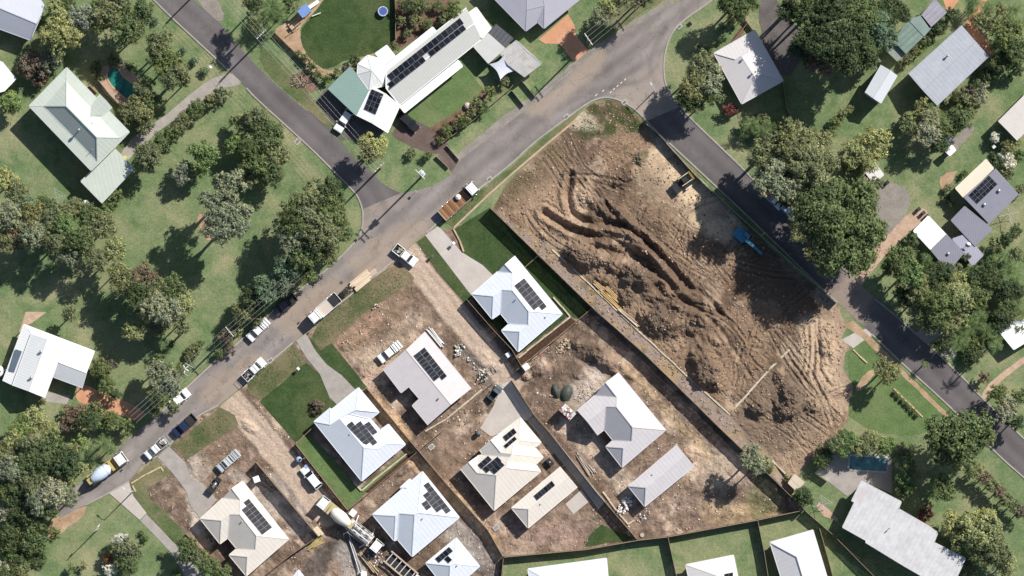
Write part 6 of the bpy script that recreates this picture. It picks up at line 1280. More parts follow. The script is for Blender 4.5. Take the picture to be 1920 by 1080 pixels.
# excavator
loc = W(1391, 443); loc.z = .95; t = thing('excavator', 'blue excavator working on the shaded corner of the bare earth block', 'excavator', loc, R(-42))
BLU = paint((.035,.17,.28))
for s in (-1,1):
    o = MB().box((0,s*.95,.42),(3.1,.5,.8)).obj('track', BLK, t, bevel=.2)
MB().box((-.35,0,1.35),(2.5,2.2,1.0),0,0,(.95,.95)).obj('engine_housing', BLU, t, bevel=.12); MB().box((-1.35,0,1.45),(.7,2.3,1.0)).obj('counterweight', BLU, t, bevel=.15)
cabin(t, -.3, 1.2, 1.0, 1.1, 2.75, BLU, .05, .12); 
for o in t.children:
    if o.name.split('.')[0] in ('cabin','windscreen','rear_window','side_window') and abs(o.location.y) < .01: o.location.y = .62
MB().bar((.7,-.15,1.6),(2.9,-.15,3.3),.5,.55).obj('boom', BLU, t); MB().bar((2.9,-.15,3.3),(4.7,-.15,2.6),.46,.5).obj('boom', BLU, t); MB().bar((4.7,-.15,2.6),(4.3,-.15,.9),.4,.42).obj('stick', BLU, t); MB().tube([(1.2,-.15,1.9),(2.7,-.15,2.8)], .08, 6).obj('hydraulic_ram', CHR, t)
MB().box((4.0,-.15,.55),(.7,.9,.7),0,0,(.6,1)).obj('bucket', BLK, t)
loc = W(1282, 338); loc.z = .95; t = thing('track_loader', 'dark compact track loader with yellow arms on the sandy pad', 'loader', loc, R(35), None); YEL = paint((.20,.16,.05))
for s in (-1,1): MB().box((0,s*.75,.38),(2.1,.4,.72)).obj('track', BLK, t, bevel=.15); MB().bar((-1.0,s*.75,1.7),(1.3,s*.75,.9),.14,.2).obj('lift_arm', YEL, t)
MB().box((-.4,0,1.0),(1.7,1.1,.9)).obj('body', BLK, t, bevel=.08); cabin(t,-.5,.7,1.1,1.3,2.1,BLK,.05,.1); MB().box((1.6,0,.4),(.6,1.8,.5),0,0,(.6,1)).obj('bucket', YEL, t); MB().box((2.2,0,.3),(.8,.25,.2)).obj('grader_tip', YEL, t)
loc = W(1268, 353); loc.z = .95; t = thing('roller_attachment', 'black roller attachment standing behind the track loader', 'attachment', loc, R(35)); MB().lathe([(.5,-.9),(.5,.9)],14,(0,0,.5),0,'y').obj('drum', BLK, t, True); MB().box((0,0,1.1),(1.3,2.0,.14)).obj('frame', BLK, t)
for s in (-1,1): MB().bar((0,s*1.0,.5),(0,s*1.0,1.1),.12).obj('side_arm', BLK, t)
loc = W(1291, 352); loc.z = .95; t = thing('grading_blade', 'grey grading blade lying right of the track loader', 'attachment', loc, R(38)); MB().box((0,0,.25),(1.5,.2,.5)).obj('blade', SOFF, t); MB().box((0,.4,.3),(.9,.5,.2)).obj('hitch', BLK, t)
m, a, _ = at2((396,919),(410,899)); m.z=.12; t = thing('auger_trailer', 'black auger machine on a small trailer at the end of the grey driveway', 'machine', m, a)
MB().box((0,0,.5),(2.6,1.0,.25)).obj('frame', BLK, t); MB().box((-1.1,0,.8),(1.0,1.4,.5)).obj('engine_box', BLK, t); MB().box((1.2,0,.8),(.8,1.2,.4)).obj('bucket', BLK, t); MB().lathe([(.25,-.5),(.25,.6)],10,(0,0,.9),0,'x').obj('motor', CHR, t, True)
for k in range(4): MB().bar((-.6+k*.35,-.3,1.1),(-.4+k*.35,.3,1.2),.08).obj('hose', CHR, t)
wheels(t,(-.2,.5),1.2,.3,.2)
m, a, _ = at2((642,553),(655,541)); m.z=.03; t = thing('mini_excavator', 'small yellow and black mini excavator between the tipper and the timber stack', 'excavator', m, a)
for s in (-1,1): MB().box((0,s*.5,.25),(1.6,.3,.45)).obj('track', BLK, t)
MB().box((-.2,0,.9),(1.2,1.2,.7)).obj('body', YEL, t, bevel=.06); MB().box((0,0,1.6),(1.0,1.0,.1)).obj('canopy', BLK, t); MB().bar((.4,0,1.0),(1.5,0,1.7),.16).obj('boom', YEL, t); MB().bar((1.5,0,1.7),(1.8,0,.6),.14).obj('stick', YEL, t)
# ---------------------------------------------------------------- poles and wires
WIREM = fm((.40,.40,.40), .6)
def wire(a, b, sag, label, grp, r=.016):
    P = [a.lerp(b, i / 12) + Vector((0, 0, -sag * 4 * (i / 12) * (1 - i / 12))) for i in range(13)]
    o = MB().tube(P, r, 4).obj('power_line', WIREM); tag(o, label, 'power line', grp)
def pole(x, y, h, ang, label, arms=1, aw=2.4, name='power_pole', transformer=False):
    loc = W(x, y); t = thing(name, label, 'pole', loc, R(ang))
    MB().tube([(0,0,-.2),(0,0,h)], [.20,.13], 8).obj('post', BARK, t); ends = []
    for k in range(arms):
        z = h - .3 - k * .9; o = MB().box((.16,0,z),(.12,aw,.14)).obj('cross_arm', SOFF, t)
        for q in (-.46,-.17,.17,.46):
            MB().lathe([(.06,0),(.09,.08),(.05,.2)],8,(.16,q*aw,z+.06)).obj('insulator', fm((.7,.7,.68)), t)
            if k == 0: ends.append(loc + Matrix.Rotation(R(ang),3,'Z') @ Vector((.16,q*aw,z+.26)))
    if transformer: MB().lathe([(.42,0),(.45,.1),(.45,1.0),(.3,1.1)],14,(.6,0,h-3.2)).obj('transformer', fm((.42,.52,.60)), t, True); MB().box((.5,0,h-3.4),(.9,1.2,.1)).obj('transformer_shelf', SOFF, t)
    return t, ends
def lerp_ends(p1, p2, sag, what):
    nm = ['first','second','third','fourth']
    for i, (a, b) in enumerate(zip(p1, p2)): wire(a, b, sag, f'{nm[i]} wire {what}', 'wires ' + what)
pA, eA = pole(495,70,10,-45,'timber power pole with a cross arm on the verge beside the playground')
pB, eB = pole(713,316,10,-45,'timber power pole on the grass corner below the gold tree')
pC, eC = pole(790,332,14,45,'power pole with a blue grey transformer on the grass corner',2,2.4,transformer=True)
pD, eD = pole(1100,82,12,35,'power pole with two white cross arms beside the terracotta driveway',2,2.6)
pE, eE = pole(436,622,9,40,'power pole hidden in the roadside shrubs on the left')
pF, eF = pole(395,-40,10,-45,'power pole just above the top edge left of the playground')
pG, eG = pole(1260,-50,12,35,'power pole beyond the top edge of the junction')
lerp_ends(eA, eB, .6, 'from the playground pole to the grass corner'); lerp_ends(eF, eA, .5, 'over the gravel shoulder at the top left')
lerp_ends(eD, eG, .5, 'leaving the double cross arm pole upward'); lerp_ends(eE, [p + Vector((-18,-16,0)) for p in eE], .8, 'over the flower bed on the left verge'); lerp_ends(eE, [p + Vector((14,12,.5)) for p in eE], .4, 'through the roadside shrubs')
def lamp_pole(x, y, h, ang, label):
    t = thing('street_lamp', label, 'street lamp', W(x,y), R(ang)); MB().tube([(0,0,0),(0,0,h)], [.12,.07], 8).obj('post', GALV, t); MB().tube([(0,0,h-.1),(.6,0,h+.15),(1.2,0,h+.1)], .05, 6).obj('arm', GALV, t); MB().box((1.4,0,h+.1),(.6,.22,.1)).obj('lamp_head', SOFF, t)
lamp_pole(184,992,7,50,'thin street lamp post on the bottom left lawn'); lamp_pole(250,921,6.5,140,'thin street lamp post beside the white driveway at the corner turf'); lamp_pole(1226,172,5,120,'low street lamp post beside the round tree at the junction')
def sign(x, y, label, col=(.7,.7,.7), h=1.6, ang=45, s=.5, cat='sign', name='sign_post'):
    t = thing(name, label, cat, W(x,y), R(ang)); MB().tube([(0,0,0),(0,0,h)], .035, 6).obj('post', GALV, t); MB().box((.04,0,h-.2),(.03,s,s)).obj('sign_plate', fm(col), t)
sign(780,359,'small white sign post at the gravel corner of the streets',h=1.8); sign(674,444,'small marker post on the kerb below the dense clump',h=1.2)
def letterbox(x, y, label, col=(.7,.7,.7)):
    t = thing('letterbox', label, 'letterbox', W(x,y,0), R(45)); MB().tube([(0,0,0),(0,0,1.0)], .05, 6).obj('post', TIM, t); MB().box((0,0,1.15),(.35,.5,.35)).obj('box', fm(col), t); MB().box((0,0,1.36),(.45,.6,.05),0,0,(.9,.9)).obj('lid', fm(col), t)
for x,y,l,c in [(851,456,'white letterbox beside the first pale driveway',(.75,.75,.75)),(396,126,'white letterbox at the mouth of the curved garden driveway',(.75,.75,.75)),(560,691,'white letterbox on the brown verge strip',(.75,.75,.75)),(811,480,'small dark letterbox on the narrow turf strip',(.1,.1,.1)),(1384,44,'yellow letterbox in the narrow garden bed at the junction',(.6,.55,.1))]: letterbox(x,y,l,c)
# ---------------------------------------------------------------- pools
def pool(P, label, watercol, sm, cop):
    Q = px2(P); Q = smooth_poly(Q, sm) if sm else Q; c = Vector((sum(q[0] for q in Q)/len(Q), sum(q[1] for q in Q)/len(Q), 0)); t = thing('swimming_pool', label, 'swimming pool', c)
    n_ = N('pool_water'); col = n_.ramp(n_.noise(1.8, 3, .5, dist=1.0), [(.3, tuple(v*.45 for v in watercol)), (.62, watercol), (.72, tuple(min(1, v*1.9) for v in watercol))]); n_.bump(n_.noise(.5,2), .01, .4); wm = n_.done(col, .08, spec=.5)
    m = len(Q); L = [(q[0]-c.x, q[1]-c.y) for q in Q]
    o = obj('water', mesh('water', [(x,y,.055) for x,y in L], [tuple(range(m)) if sum(L[i][0]*L[(i+1)%m][1]-L[(i+1)%m][0]*L[i][1] for i in range(m))>0 else tuple(reversed(range(m)))], wm), t)
    for i in range(m):
        a = Vector((*L[i],.06)); d = Vector((*L[(i+1)%m],.06))
        k = max(1, round((d-a).length/.8))
        for j in range(k): p, q = a.lerp(d,(j+.02)/k), a.lerp(d,(j+.98)/k); o_ = Vector(((q-p).y, -(q-p).x, 0)).normalized()*.14; s = 1 if (p+o_).length > p.length else -1; MB().bar(p+o_*s, q+o_*s, .32, .09).obj('coping_stone', cop, t)
    return t
pool([(200,138),(206,128),(215,127),(222,130),(228,142),(240,152),(256,162),(262,168),(258,182),(247,188),(238,186),(222,172),(206,156)], 'green kidney shaped swimming pool inside tan paving', (.02,.19,.145), 1, fm((.55,.33,.20)))
t = pool([(1594,855),(1664,859),(1662,884),(1592,880)], 'rectangular blue swimming pool inside grey paving and hedges', (.11,.27,.29), 0, fm((.42,.40,.38)))
MB().bar((1.6,-1.4,.3),(1.6,-.6,.3),.05).obj('ladder', CHR, t)
# ---------------------------------------------------------------- site and garden things
def crate_toilet(x, y, label, col=(.75,.75,.74), s=1.15, h=2.2, ang=35):
    t = thing('portable_toilet', label, 'portable toilet', W(x,y), R(ang)); MB().box((0,0,h/2),(s,s,h)).obj('body', fm(col), t, bevel=.05); MB().box((0,0,h+.06),(s*1.05,s*1.05,.14),0,0,(.8,.8)).obj('roof', fm((.8,.8,.8)), t); MB().box((s/2+.02,0,h*.48),(.04,s*.7,h*.85)).obj('door', fm((.3,.35,.4)), t)
crate_toilet(662,961,'white portable toilet next to the cream mixer truck',ang=-38); crate_toilet(986,688,'white portable toilet at the corner of the grey timber fence'); crate_toilet(953,665,'white water tank box inside the timber fence corner',s=.9,h=1.4); crate_toilet(482,898,'white portable toilet behind the cream house',ang=20)
crate_toilet(682,1077,'white box at the bottom edge below the timber frames',s=1.1,h=1.0,ang=5)
def tank(x, y, r, h, label, col=(.62,.63,.63)):
    t = thing('water_tank', label, 'water tank', W(x,y)); MB().lathe([(r,0),(r,h*.33),(r*1.01,h*.35),(r,h*.37),(r,h*.7),(r*1.01,h*.72),(r,h),(r*.6,h+.15),(r*.15,h+.25)],24).obj('tank', fm(col), t, True); MB().lathe([(.25,h+.1),(.25,h+.3)],10,(r*.45,0,0)).obj('hatch', BLK, t); MB().tube([(r*.9,0,h*.9),(r*1.5,r*.3,h+.3),(r*2.2,r*.6,h+.3)],.05,5).obj('inlet_pipe', GALV, t)
tank(163,383,.75,2.0,'round white water tank in the shade of the flat green carport'); tank(-2,696,1.1,2.6,'round white water tank cut off by the left edge',(.75,.75,.75))
tank(561,861,.55,1.4,'pale blue round tank in the shade beside the access track',(.35,.42,.62))
t = thing('trampoline','round blue trampoline on the dark playground lawn','trampoline',W(718,21,.8)); t.location.z=0; MB().lathe([(.75,.78),(.75,.82)],20).obj('mat', fm((.06,.10,.28)), t)
for k in range(20): a=2*math.pi*k/20; b_=2*math.pi*(k+1)/20; MB().bar((.85*math.cos(a),.85*math.sin(a),.85),(.85*math.cos(b_),.85*math.sin(b_),.85),.2,.06).obj('pad', fm((.28,.36,.58) if k%2 else (.45,.5,.6)), t)
for k in range(6): a=math.pi*k/3; MB().tube([(.85*math.cos(a),.85*math.sin(a),0),(.85*math.cos(a),.85*math.sin(a),.85)],.03,5).obj('leg', GALV, t)
# playground
t = thing('play_frame','wooden play frame with a white slide and swing at the playground','play frame',W(572,22),R(38)); MB().box((0,0,1.5),(2.0,1.6,.12)).obj('platform', TIML, t); MB().bar((1.0,0,1.5),(3.2,0,.2),.6,.08).obj('slide', fm((.7,.72,.75)), t); MB().bar((-1.0,-1.2,2.4),(-3.2,-1.2,2.4),.12).obj('swing_beam', TIML, t); MB().box((0,0,2.7),(2.2,1.8,.08),0,0,(1,.3)).obj('canopy', fm((.15,.25,.5)), t); MB().bar((.5,-1.5,.5),(2.2,-2.0,.5),.15).obj('balance_beam', fm((.7,.7,.68)), t)
for x in (-.9,.9):
    for y in (-.7,.7): MB().box((x,y,1.35),(.12,.12,2.7)).obj('post', TIML, t)
t = thing('picnic_table','weathered timber table on the playground soil','table',W(552,48),R(38)); MB().box((0,0,.74),(1.8,.8,.06)).obj('table_top', TIML, t); [MB().box((0,s*.75,.45),(1.8,.28,.05)).obj('bench', TIML, t) for s in (-1,1)]; [MB().box((s*.7,0,.36),(.1,1.3,.1)).obj('leg_frame', TIM, t) for s in (-1,1)]
fence([(516,62),(545,90),(575,120)], 1.1, 'low dark fence beside the power lines at the playground', DARKF, name='low_fence'); fence([(741,-10),(742,40),(742,73)], 1.2, 'thin fence between the dark lawn and the brown garden', DARKF, name='low_fence')
fence([(830,268),(880,232),(955,168),(962,160)], 1.2, 'low dark front fence with white posts along the courtyard garden', DARKF, name='low_fence')
fence([(1330,112),(1368,85),(1400,45)], 1.0, 'low dark fence beside the narrow garden bed', DARKF, name='low_fence'); fence([(1385,22),(1412,58)], 1.0, 'thin fence above the dappled hip roofed house', DARKF, name='low_fence')
fence([(1467,152),(1475,205),(1484,222)], .9, 'thin rusty fence below the shaded driveway', TIM, name='low_fence'); fence([(1528,887),(1540,872),(1548,862)], 1.3, 'white pool fence at the left of the rectangular pool', fm((.7,.7,.7)), name='pool_fence'); fence([(1528,887),(1550,902)], 1.3, 'white pool fence below the shaded paving', fm((.7,.7,.7)), name='pool_fence')
fence([(190,132),(185,150),(205,176),(226,198)], 1.1, 'dark pool fence round the kidney pool paving', DARKF, False, name='pool_fence')
fence([(818,293),(841,315)], .7, 'low white driveway rail left of the brown front drive', fm((.7,.7,.68)), False, name='drive_rail'); fence([(838,273),(861,300)], .7, 'low white driveway rail right of the brown front drive', fm((.7,.7,.68)), False, name='drive_rail')
fence([(977,150),(1004,182)], .9, 'white gate rail right of the small front drive', fm((.7,.7,.68)), False, name='drive_rail'); fence([(960,170),(982,198)], .9, 'white gate rail left of the small front drive', fm((.7,.7,.68)), False, name='drive_rail')
# shade sail
c = [W(600+1330/3.857,10+362/3.857,3.2),W(600+1425/3.857,10+470/3.857,2.6),W(600+1305/3.857,10+538/3.857,3.2),W(600+1225/3.857,10+425/3.857,2.6)]
cc = sum(c,Vector())/4; cc.z=0; t = thing('shade_sail','white four cornered shade sail beside the rusty metal shed','shade sail',cc); c=[q-cc for q in c]; Nn=10; vs=[]; fs=[]
for i in range(Nn+1):
    for j in range(Nn+1):
        u,v=i/Nn,j/Nn; p=(c[0].lerp(c[1],u)).lerp(c[3].lerp(c[2],u),v); m_=Vector((0,0,2.85)); k_=.28*(4*u*(1-u)*(abs(v-.5)*2)**2+4*v*(1-v)*(abs(u-.5)*2)**2)*.8; vs.append(p.lerp(m_,k_))
for i in range(Nn):
    for j in range(Nn): a=i*(Nn+1)+j; fs.append((a,a+1,a+Nn+2,a+Nn+1))
obj('sail', mesh('sail',vs,fs,fm((.52,.54,.60)),None,True), t)
for q in c: MB().tube([(q.x*1.06,q.y*1.06,0),(q.x*1.04,q.y*1.04,q.z+.1)],.06,6).obj('post', GALV, t)
# clotheslines
def hoist(x,y,label):
    t=thing('clothesline',label,'clothesline',W(x,y),R(12)); MB().tube([(0,0,0),(0,0,1.9)],.05,6).obj('post',GALV,t)
    for k in range(4):
        a=math.pi*k/2; MB().bar((0,0,1.8),(1.9*math.cos(a),1.9*math.sin(a),2.0),.06).obj('arm',GALV,t); b_=a+math.pi/2
        for r in (.7,1.2,1.8): MB().tube([(r*math.cos(a),r*math.sin(a),1.97),(r*math.cos(b_),r*math.sin(b_),1.97)],.018,3).obj('line',WIREM,t)
hoist(108,371,'rotary clothesline on the lawn beside the tall verandah house'); hoist(1541,945,'rotary clothesline on the small lawn left of the mottled roof'); hoist(1890,402,'rotary clothesline right of the slate blue house')
# satellite dish
t=thing('satellite_dish','white satellite dish standing on the lavender link roof','satellite dish',W(1690+582/4.696,290+790/4.696,3.1)); t.location.z=3.0; MB().tube([(0,0,0),(0,0,.9)],.04,6).obj('mast',GALV,t); o=MB().lathe([(.05,0),(.35,.06),(.55,.18)],16).obj('dish',fm((.7,.7,.7)),t,True); o.location=(0,0,.9); o.rotation_euler=(R(30),0,0)
# timber, pipes, rocks, rubble
def heap_of(name,label,cat,x,y,z,n_,mats,L,w,ang,spread,pname,jit=.12,round_=False):
    t=thing(name,label,cat,W(x,y),R(ang)); t.location.z=z; g=random.Random(int(x*7+y))
    for i in range(n_):
        yy=(i%max(1,n_//2)-(n_/4))*spread; zz=.08+(i//max(1,n_//2))*w*1.1; a=g.uniform(-jit,jit); l=L*g.uniform(.7,1.05); p=Vector((g.uniform(-.3,.3),yy,zz)); d=Vector((math.cos(a),math.sin(a),0))*l/2
        b=MB(); b.tube([p-d,p+d],w/2,8) if round_ else b.bar(p-d,p+d,w,w*.7); b.obj(pname,g.choice(mats),t)
heap_of('timber_stack','loose stack of golden timber beside the sleeper wall of the earthworks','timber',1150,558,1.0,14,[TIML,fm((.55,.36,.14)),fm((.48,.34,.18))],5.5,.16,-41,.26,'timber',.10)
heap_of('timber_stack','thin row of pale timbers right beside the golden stack','timber',1178,592,1.0,7,[fm((.66,.58,.46)),TIML],5.5,.14,-41,.22,'timber',.04)
heap_of('timber_stack','second golden timber heap at the upper end of the sleeper wall','timber',1125,537,1.0,8,[TIML,fm((.5,.34,.14))],3.2,.15,-38,.24,'timber',.12)
heap_of('timber_stack','untidy stack of yellowish timber beside the dark fence near the mixer','timber',590,1018,.1,12,[fm((.42,.34,.14)),fm((.34,.26,.12))],3.6,.16,32,.22,'timber',.14)
heap_of('pipe_stack','long white pipes lying beside the lavender house','pipes',818,632,.15,8,[fm((.68,.69,.68)),fm((.5,.52,.52))],4.6,.20,-52,.24,'pipe',.07,True)
heap_of('timber_stack','flat pale timber pallet on the road verge above the tipper','timber',675,526,.05,12,[fm((.55,.42,.30)),fm((.62,.50,.38))],4.4,.34,38,.36,'timber',.02)
heap_of('timber_stack','small timber pallet on the kerb beside the weedy verge','timber',697,512,.05,8,[fm((.5,.40,.30))],2.4,.2,38,.24,'timber',.03)
heap_of('boom_hose','long grey concrete hose poles across the churned lot','pipes',668,1040,.4,4,[fm((.6,.6,.58)),fm((.4,.4,.4))],7.5,.18,-72,.4,'pipe',.05,True)
heap_of('timber_stack','long tan form boards below the pump truck','timber',693,1055,.3,6,[TIML],6.0,.18,-50,.3,'timber',.06)
heap_of('timber_stack','cream ply sheets at the end of the tall timber fence','timber',600,995,.3,4,[fm((.60,.50,.36))],1.8,.5,-50,.5,'sheet',.05)
heap_of('pipe_stack','thin red and white tubes beside the grey timber fence','pipes',1012,662,.1,5,[fm((.6,.6,.6)),fm((.45,.12,.06))],4.0,.12,38,.18,'pipe',.05,True)
heap_of('timber_stack','scattered planks behind the narrow concrete strip','timber',1098,870,.1,8,[fm((.5,.44,.36)),fm((.35,.30,.25))],5.0,.15,-52,.3,'timber',.15)
heap_of('timber_stack','scattered offcuts beside the cream house','timber',505,905,.1,9,[fm((.4,.33,.25)),fm((.3,.25,.2))],4.0,.15,-50,.3,'timber',.25)
def rock_me(seed,s=1.0):
    g=random.Random(seed); bm=bmesh.new(); bmesh.ops.create_icosphere(bm,subdivisions=1,radius=.5)
    for v in bm.verts: v.co*=g.uniform(.75,1.2)*s; v.co.z*=.7
    me=bpy.data.meshes.new('rock'); bm.to_mesh(me); bm.free(); return me
RKS=[rock_me(i) for i in range(5)]
def rocks(x,y,z,n_,rx,ry,ang,label,mats,s0=.3,s1=.7,name='rock_pile',cat='rocks',pname='rock'):
    t=thing(name,label,cat,W(x,y),R(ang)); t.location.z=z; g=random.Random(int(x+y))
    for i in range(n_):
        a=g.uniform(0,6.28); r=math.sqrt(g.random()); o=bpy.data.objects.new(pname,RKS[i%5]); link(o,t)
        if not RKS[i%5].materials: RKS[i%5].materials.append(mats[0])
        o.location=(r*math.cos(a)*rx,r*math.sin(a)*ry,.1+(1-r)*.45*g.random()); s=g.uniform(s0,s1); o.scale=(s*g.uniform(.8,1.3),s,s); o.rotation_euler=(g.uniform(0,3),g.uniform(0,3),g.uniform(0,3))
        o.material_slots[0].link='OBJECT'; o.material_slots[0].material=g.choice(mats)
STN=[fm((.46,.36,.25)),fm((.36,.28,.20)),fm((.52,.44,.33))]; GST=[fm((.55,.53,.50)),fm((.30,.28,.26)),fm((.62,.60,.57))]
rocks(1060,648,.12,60,2.2,1.1,35,'heap of tan sandstone rocks behind the grey timber fence',STN)
rocks(1000,690,.12,30,1.6,1.1,0,'scrubby stone rubble beside the portable toilet at the fence corner',[STN[1],fm((.2,.17,.13))],.15,.4)
rocks(861,654,.3,36,.85,1.5,-25,'pile of white and cream rubbish sacks left of the grey gravel patch',[fm((.68,.66,.6)),fm((.45,.42,.38)),fm((.2,.2,.2))],.35,.7,'rubbish_pile','rubbish','sack')
rocks(906,704,.3,44,.9,1.6,-38,'pile of mixed grey rubble bags at the end of the gravel patch',[fm((.62,.58,.5)),fm((.3,.28,.25)),fm((.1,.1,.1))],.25,.55,'rubbish_pile','rubbish','sack')
rocks(1170,948,.3,40,1.0,2.0,-35,'pile of white plastic sacks in the shade below the narrow flat',[fm((.75,.73,.72)),fm((.6,.56,.55))],.3,.75,'rubbish_pile','rubbish','sack')
rocks(702,1045,.2,40,1.6,2.2,0,'grey concrete rubble below the pump truck',GST,.2,.55)
rocks(1395,803,.3,16,1.2,.6,-40,'small cream stones at the foot of the sleeper wall corner',STN,.2,.5)
rocks(882,680,.1,26,2.6,.6,-45,'broken stone edging beside the gravel patch',GST,.15,.4)
rocks(1205,968,.1,20,1.6,.8,30,'loose broken slabs below the sleeper wall corner',GST,.25,.6)
rocks(1095,735,.15,30,2.2,1.4,30,'scattered pale rubble beside the dark tarped heaps',GST,.12,.35)
rocks(655,646,.15,26,1.8,1.2,30,'loose brown stones on the bare lot left of the white canopy ute',[STN[1],STN[0]],.15,.4); rocks(705,575,.2,10,.8,.4,30,'small cream stone heap at the edge of the weedy verge',STN,.2,.45)
rocks(990,710,.12,16,.9,.5,0,'broken bricks beside the concrete apron',[fm((.3,.2,.15))],.15,.35)
def bricks(x,y,label):
    t=thing('brick_pallet',label,'bricks',W(x,y),R(38)); 
    for i in range(5):
        for j in range(3):
            for k in range(3): MB().box((-.5+i*.24,-.3+j*.3,.15+k*.14),(.22,.27,.12),random.uniform(-.06,.06)).obj('brick',fm((.34,.20,.14) if (i+j)%2 else (.42,.28,.20)),t)
bricks(1290,845,'upper pallet of reddish bricks beside the narrow pale flat'); bricks(1302,860,'lower pallet of reddish bricks beside the narrow pale flat')
# dark tarps
def tarp(x,y,rx,ry,ang,label):
    t=thing('covered_heap',label,'tarp',W(x,y),R(ang)); n1=18; vs=[(0,0,1.0)]; fs=[]
    for i in range(1,6):
        for k in range(n1): a=2*math.pi*k/n1; r=i/5; w_=1+.06*math.sin(k*3.3+i); vs.append((rx*r*w_*math.cos(a),ry*r*w_*math.sin(a),max(.02,1.0*(1-r**2.2)+.05*math.sin(k*2.1+i*1.7))))
    for k in range(n1): fs.append((0,1+k,1+(k+1)%n1))
    for i in range(4):
        for k in range(n1): a=1+i*n1+k; b_=1+i*n1+(k+1)%n1; fs.append((a,a+n1,b_+n1,b_))
    obj('tarp',mesh('tarp',vs,fs,fm((.055,.065,.055),.6),None,True),t); MB().tube([(rx,0,.1),(rx*.3,0,.95),(-rx*.6,0,.6)],.03,5).obj('rope',TIML,t)
tarp(1042,733,.85,1.6,15,'left one of two heaps under dark green tarps'); tarp(1062,737,1.3,1.8,-25,'right one of two heaps under dark green tarps')
# skip with rubbish
m,a,_=at2((1055,763),(1073,780)); t=thing('skip_bin','tall white skip filled with red and white rubbish beside the faceted house','skip',m,a); MB().box((0,0,1.3),(2.6,1.6,2.6),0,0,(1.08,1.08)).obj('bin',fm((.5,.5,.5)),t)
g=random.Random(3)
for i in range(26): MB().box((g.uniform(-1.2,1.2),g.uniform(-.7,.7),2.7+g.uniform(0,.15)),(g.uniform(.2,.6),g.uniform(.2,.5),.2),g.uniform(0,3)).obj('rubbish',fm(g.choice([(.72,.72,.72),(.75,.74,.72),(.5,.1,.08),(.3,.28,.26)])),t)
# bins, drains, lids, small bits
def wbin(x,y,label,col=(.05,.07,.06)):
    t=thing('wheelie_bin',label,'bin',W(x,y),R(40)); MB().box((0,0,.5),(.5,.55,1.0),0,0,(1.15,1.15)).obj('body',fm(col),t); MB().box((0,0,1.03),(.62,.68,.07)).obj('lid',fm(col),t)
for x,y,l,c in [(1722,392,'left dark wheelie bin at the end of the tan driveway',(.04,.04,.05)),(1731,399,'middle dark wheelie bin at the end of the tan driveway',(.05,.05,.05)),(1738,405,'right dark wheelie bin at the end of the tan driveway',(.1,.03,.03)),(1654,343,'left small bin on the gravel yard by the shed',(.05,.05,.05)),(1663,342,'right small bin on the gravel yard by the shed',(.03,.03,.03)),(235,296,'bright yellow bin beside the flat green carport roof',(.6,.6,.05)),(1862,275,'white bin beside the white flowering bushes',(.7,.7,.7)),(575,874,'blue grey bin beside the white station wagon',(.3,.36,.6)),(1116,525,'dark green bin beside the gravel path wall',(.04,.07,.05))]: wbin(x,y,l,c)
def lid(x,y,label,s=.9,col=(.09,.09,.09),name='drain_grate',frame=(.42,.40,.38),round_=False,z=.13,ang=40):
    t=thing(name,label,'drain',W(x,y),R(ang)); t.location.z=z-.02
    if round_: MB().lathe([(s/2,0),(s/2,.03)],16).obj('lid',fm(col),t)
    else:
        MB().box((0,0,.0),(s*1.5,s*1.1,.04)).obj('frame',fm(frame),t)
        for k in range(5): MB().box((-s*.45+k*s*.22,0,.03),(s*.13,s*.7,.03)).obj('bar',fm(col),t)
for x,y,l in [(1062,219,'drain grate in the kerb above the bare block'),(1171,192,'drain grate at the rounded junction kerb'),(918,336,'drain grate in the kerb near the flatbed truck'),(507,676,'drain grate in the kerb near the racked white ute'),(1274,50,'drain grate at the kerb right of the junction')]: lid(x,y,l,.7)
lid(514,247,'square concrete pit lid on the grass by the upper street',1.3,(.14,.13,.13),'pit_lid',z=.04); lid(558,265,'small pit lid at the kerb of the upper street',.8,(.13,.12,.12),'pit_lid',z=.04,ang=50)
lid(640,530,'round dark manhole cover on the main road',.65,(.08,.075,.075),'manhole_cover',round_=True,z=.05); lid(809,838,'square pit lid on the dirt near the fence corner',.8,(.2,.19,.18),'pit_lid',z=.25); lid(930,989,'small grey pit lid on the dirt below the double house',.8,(.2,.2,.2),'pit_lid',z=.25); lid(651,646,'round dark pit lid on the bare stony lot',.9,(.12,.10,.09),'pit_lid',round_=True,z=.3); lid(1204,1003,'round pale pit lid beside the bottom timber fence',.8,(.4,.36,.3),'pit_lid',round_=True,z=.3)
lid(1292,46,'black square hole in the grass right of the junction',.7,(.01,.01,.01),'pit_lid',frame=(.02,.02,.02),z=.04)
t=thing('garden_bench','brown timber day bench beside the verandah house','bench',W(173,170),R(-45)); MB().box((0,0,.5),(2.0,.6,.08)).obj('seat',fm((.16,.09,.06)),t); MB().box((0,.3,.85),(2.0,.08,.5)).obj('backrest',fm((.16,.09,.06)),t); [MB().box((s*.85,0,.24),(.1,.55,.46)).obj('leg',fm((.12,.08,.06)),t) for s in (-1,1)]
t=thing('garden_sculpture','white star shaped sculpture inside a white frame on the left verge','sculpture',W(348,691),R(-30))
for k in range(5): a=2*math.pi*k/5; MB().bar((0,0,.9),(.75*math.cos(a),.75*math.sin(a),1.0),.16,.14).obj('star_arm',fm((.75,.75,.75)),t)
for s in (-1,1): MB().bar((-1.0,s*.9,.6),(1.1,s*.9,.6),.06).obj('frame_rail',fm((.7,.7,.7)),t)
MB().tube([(0,0,0),(0,0,.9)],.06,6).obj('post',GALV,t)
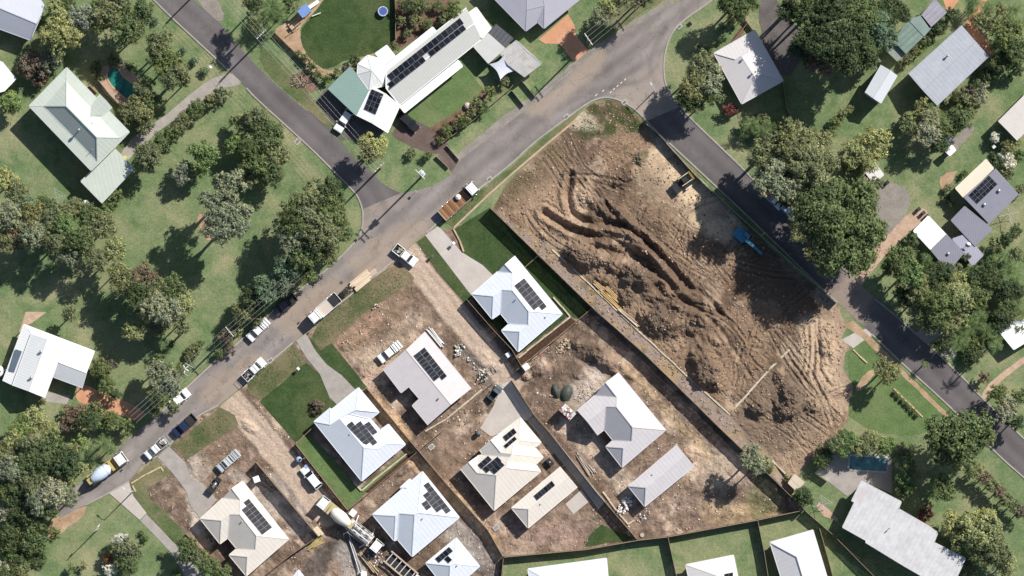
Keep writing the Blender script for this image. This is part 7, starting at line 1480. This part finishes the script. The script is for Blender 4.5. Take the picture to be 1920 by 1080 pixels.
t=thing('stone_ornament','round cream stone ornament in the courtyard garden bed','ornament',W(877,199)); MB().lathe([(.3,0),(.65,.25),(.7,.55),(.4,.85),(.1,.95)],14).obj('stone',fm((.55,.45,.36)),t,True); MB().lathe([(.75,0),(.75,.08)],14).obj('base',STN[0],t)
t=thing('brush_heap','low heap of brown cuttings in the round bed on the verge','heap',W(562,152))
for i in range(60): a=random.uniform(0,6.28); r=math.sqrt(random.random()); p=Vector((1.5*r*math.cos(a),1.2*r*math.sin(a),.12+.5*(1-r))); b_=random.uniform(0,3.14); d=Vector((math.cos(b_),math.sin(b_),random.uniform(-.2,.2)))*random.uniform(.25,.6); MB().bar(p-d,p+d,.10).obj('branch',random.choice([TIM,STN[1],BARK]),t)
t=thing('boat','narrow white tarp covered boat on the garden path at the right','boat',W(1770,265),R(35)); MB().add([(-1.8,-.6,.2),(1.2,-.6,.2),(2.2,0,.3),(1.2,.6,.2),(-1.8,.6,.2),(-1.8,-.5,.9),(1.2,-.5,.9),(2.0,0,1.0),(1.2,.5,.9),(-1.8,.5,.9)],[(4,3,2,1,0),(0,1,6,5),(1,2,7,6),(2,3,8,7),(3,4,9,8),(4,0,5,9)]).obj('hull',fm((.5,.55,.65)),t); MB().add([(-1.8,-.5,.9),(1.2,-.5,.9),(2.0,0,1.0),(1.2,.5,.9),(-1.8,.5,.9),(-1.8,0,1.15),(1.2,0,1.15)],[(0,1,6,5),(5,6,3,4),(1,2,6),(2,3,6),(0,5,4)]).obj('cover',fm((.45,.52,.62)),t)
t=thing('site_rail','short white guard rail frame at the end of the dirt track','rail',W(929,688),R(-50)); [MB().bar((-.8,y,.9),(.8,y,.9),.07).obj('rail',fm((.6,.56,.5)),t) for y in (-.25,.25)]; [MB().tube([(x,0,0),(x,0,.9)],.05,5).obj('post',GALV,t) for x in (-.7,.7)]
t=thing('pump_box','black pump unit beside the double house','machine',W(1031,866),R(40)); MB().box((0,0,.55),(1.0,1.5,1.1)).obj('body',BLK,t,bevel=.05); MB().lathe([(.2,1.1),(.2,1.25)],8).obj('cap',CHR,t)
t=thing('cement_mixer','black barrow mixer on the dirt left of the double house','machine',W(897,812),R(40)); MB().lathe([(.3,0),(.5,.3),(.5,.7),(.25,.95)],12,(0,0,.5)).obj('drum',fm((.1,.12,.13)),t,True); MB().bar((0,-.6,.4),(0,.6,.4),.1).obj('frame',BLK,t); wheels(t,(0,),1.2,.2,.1)
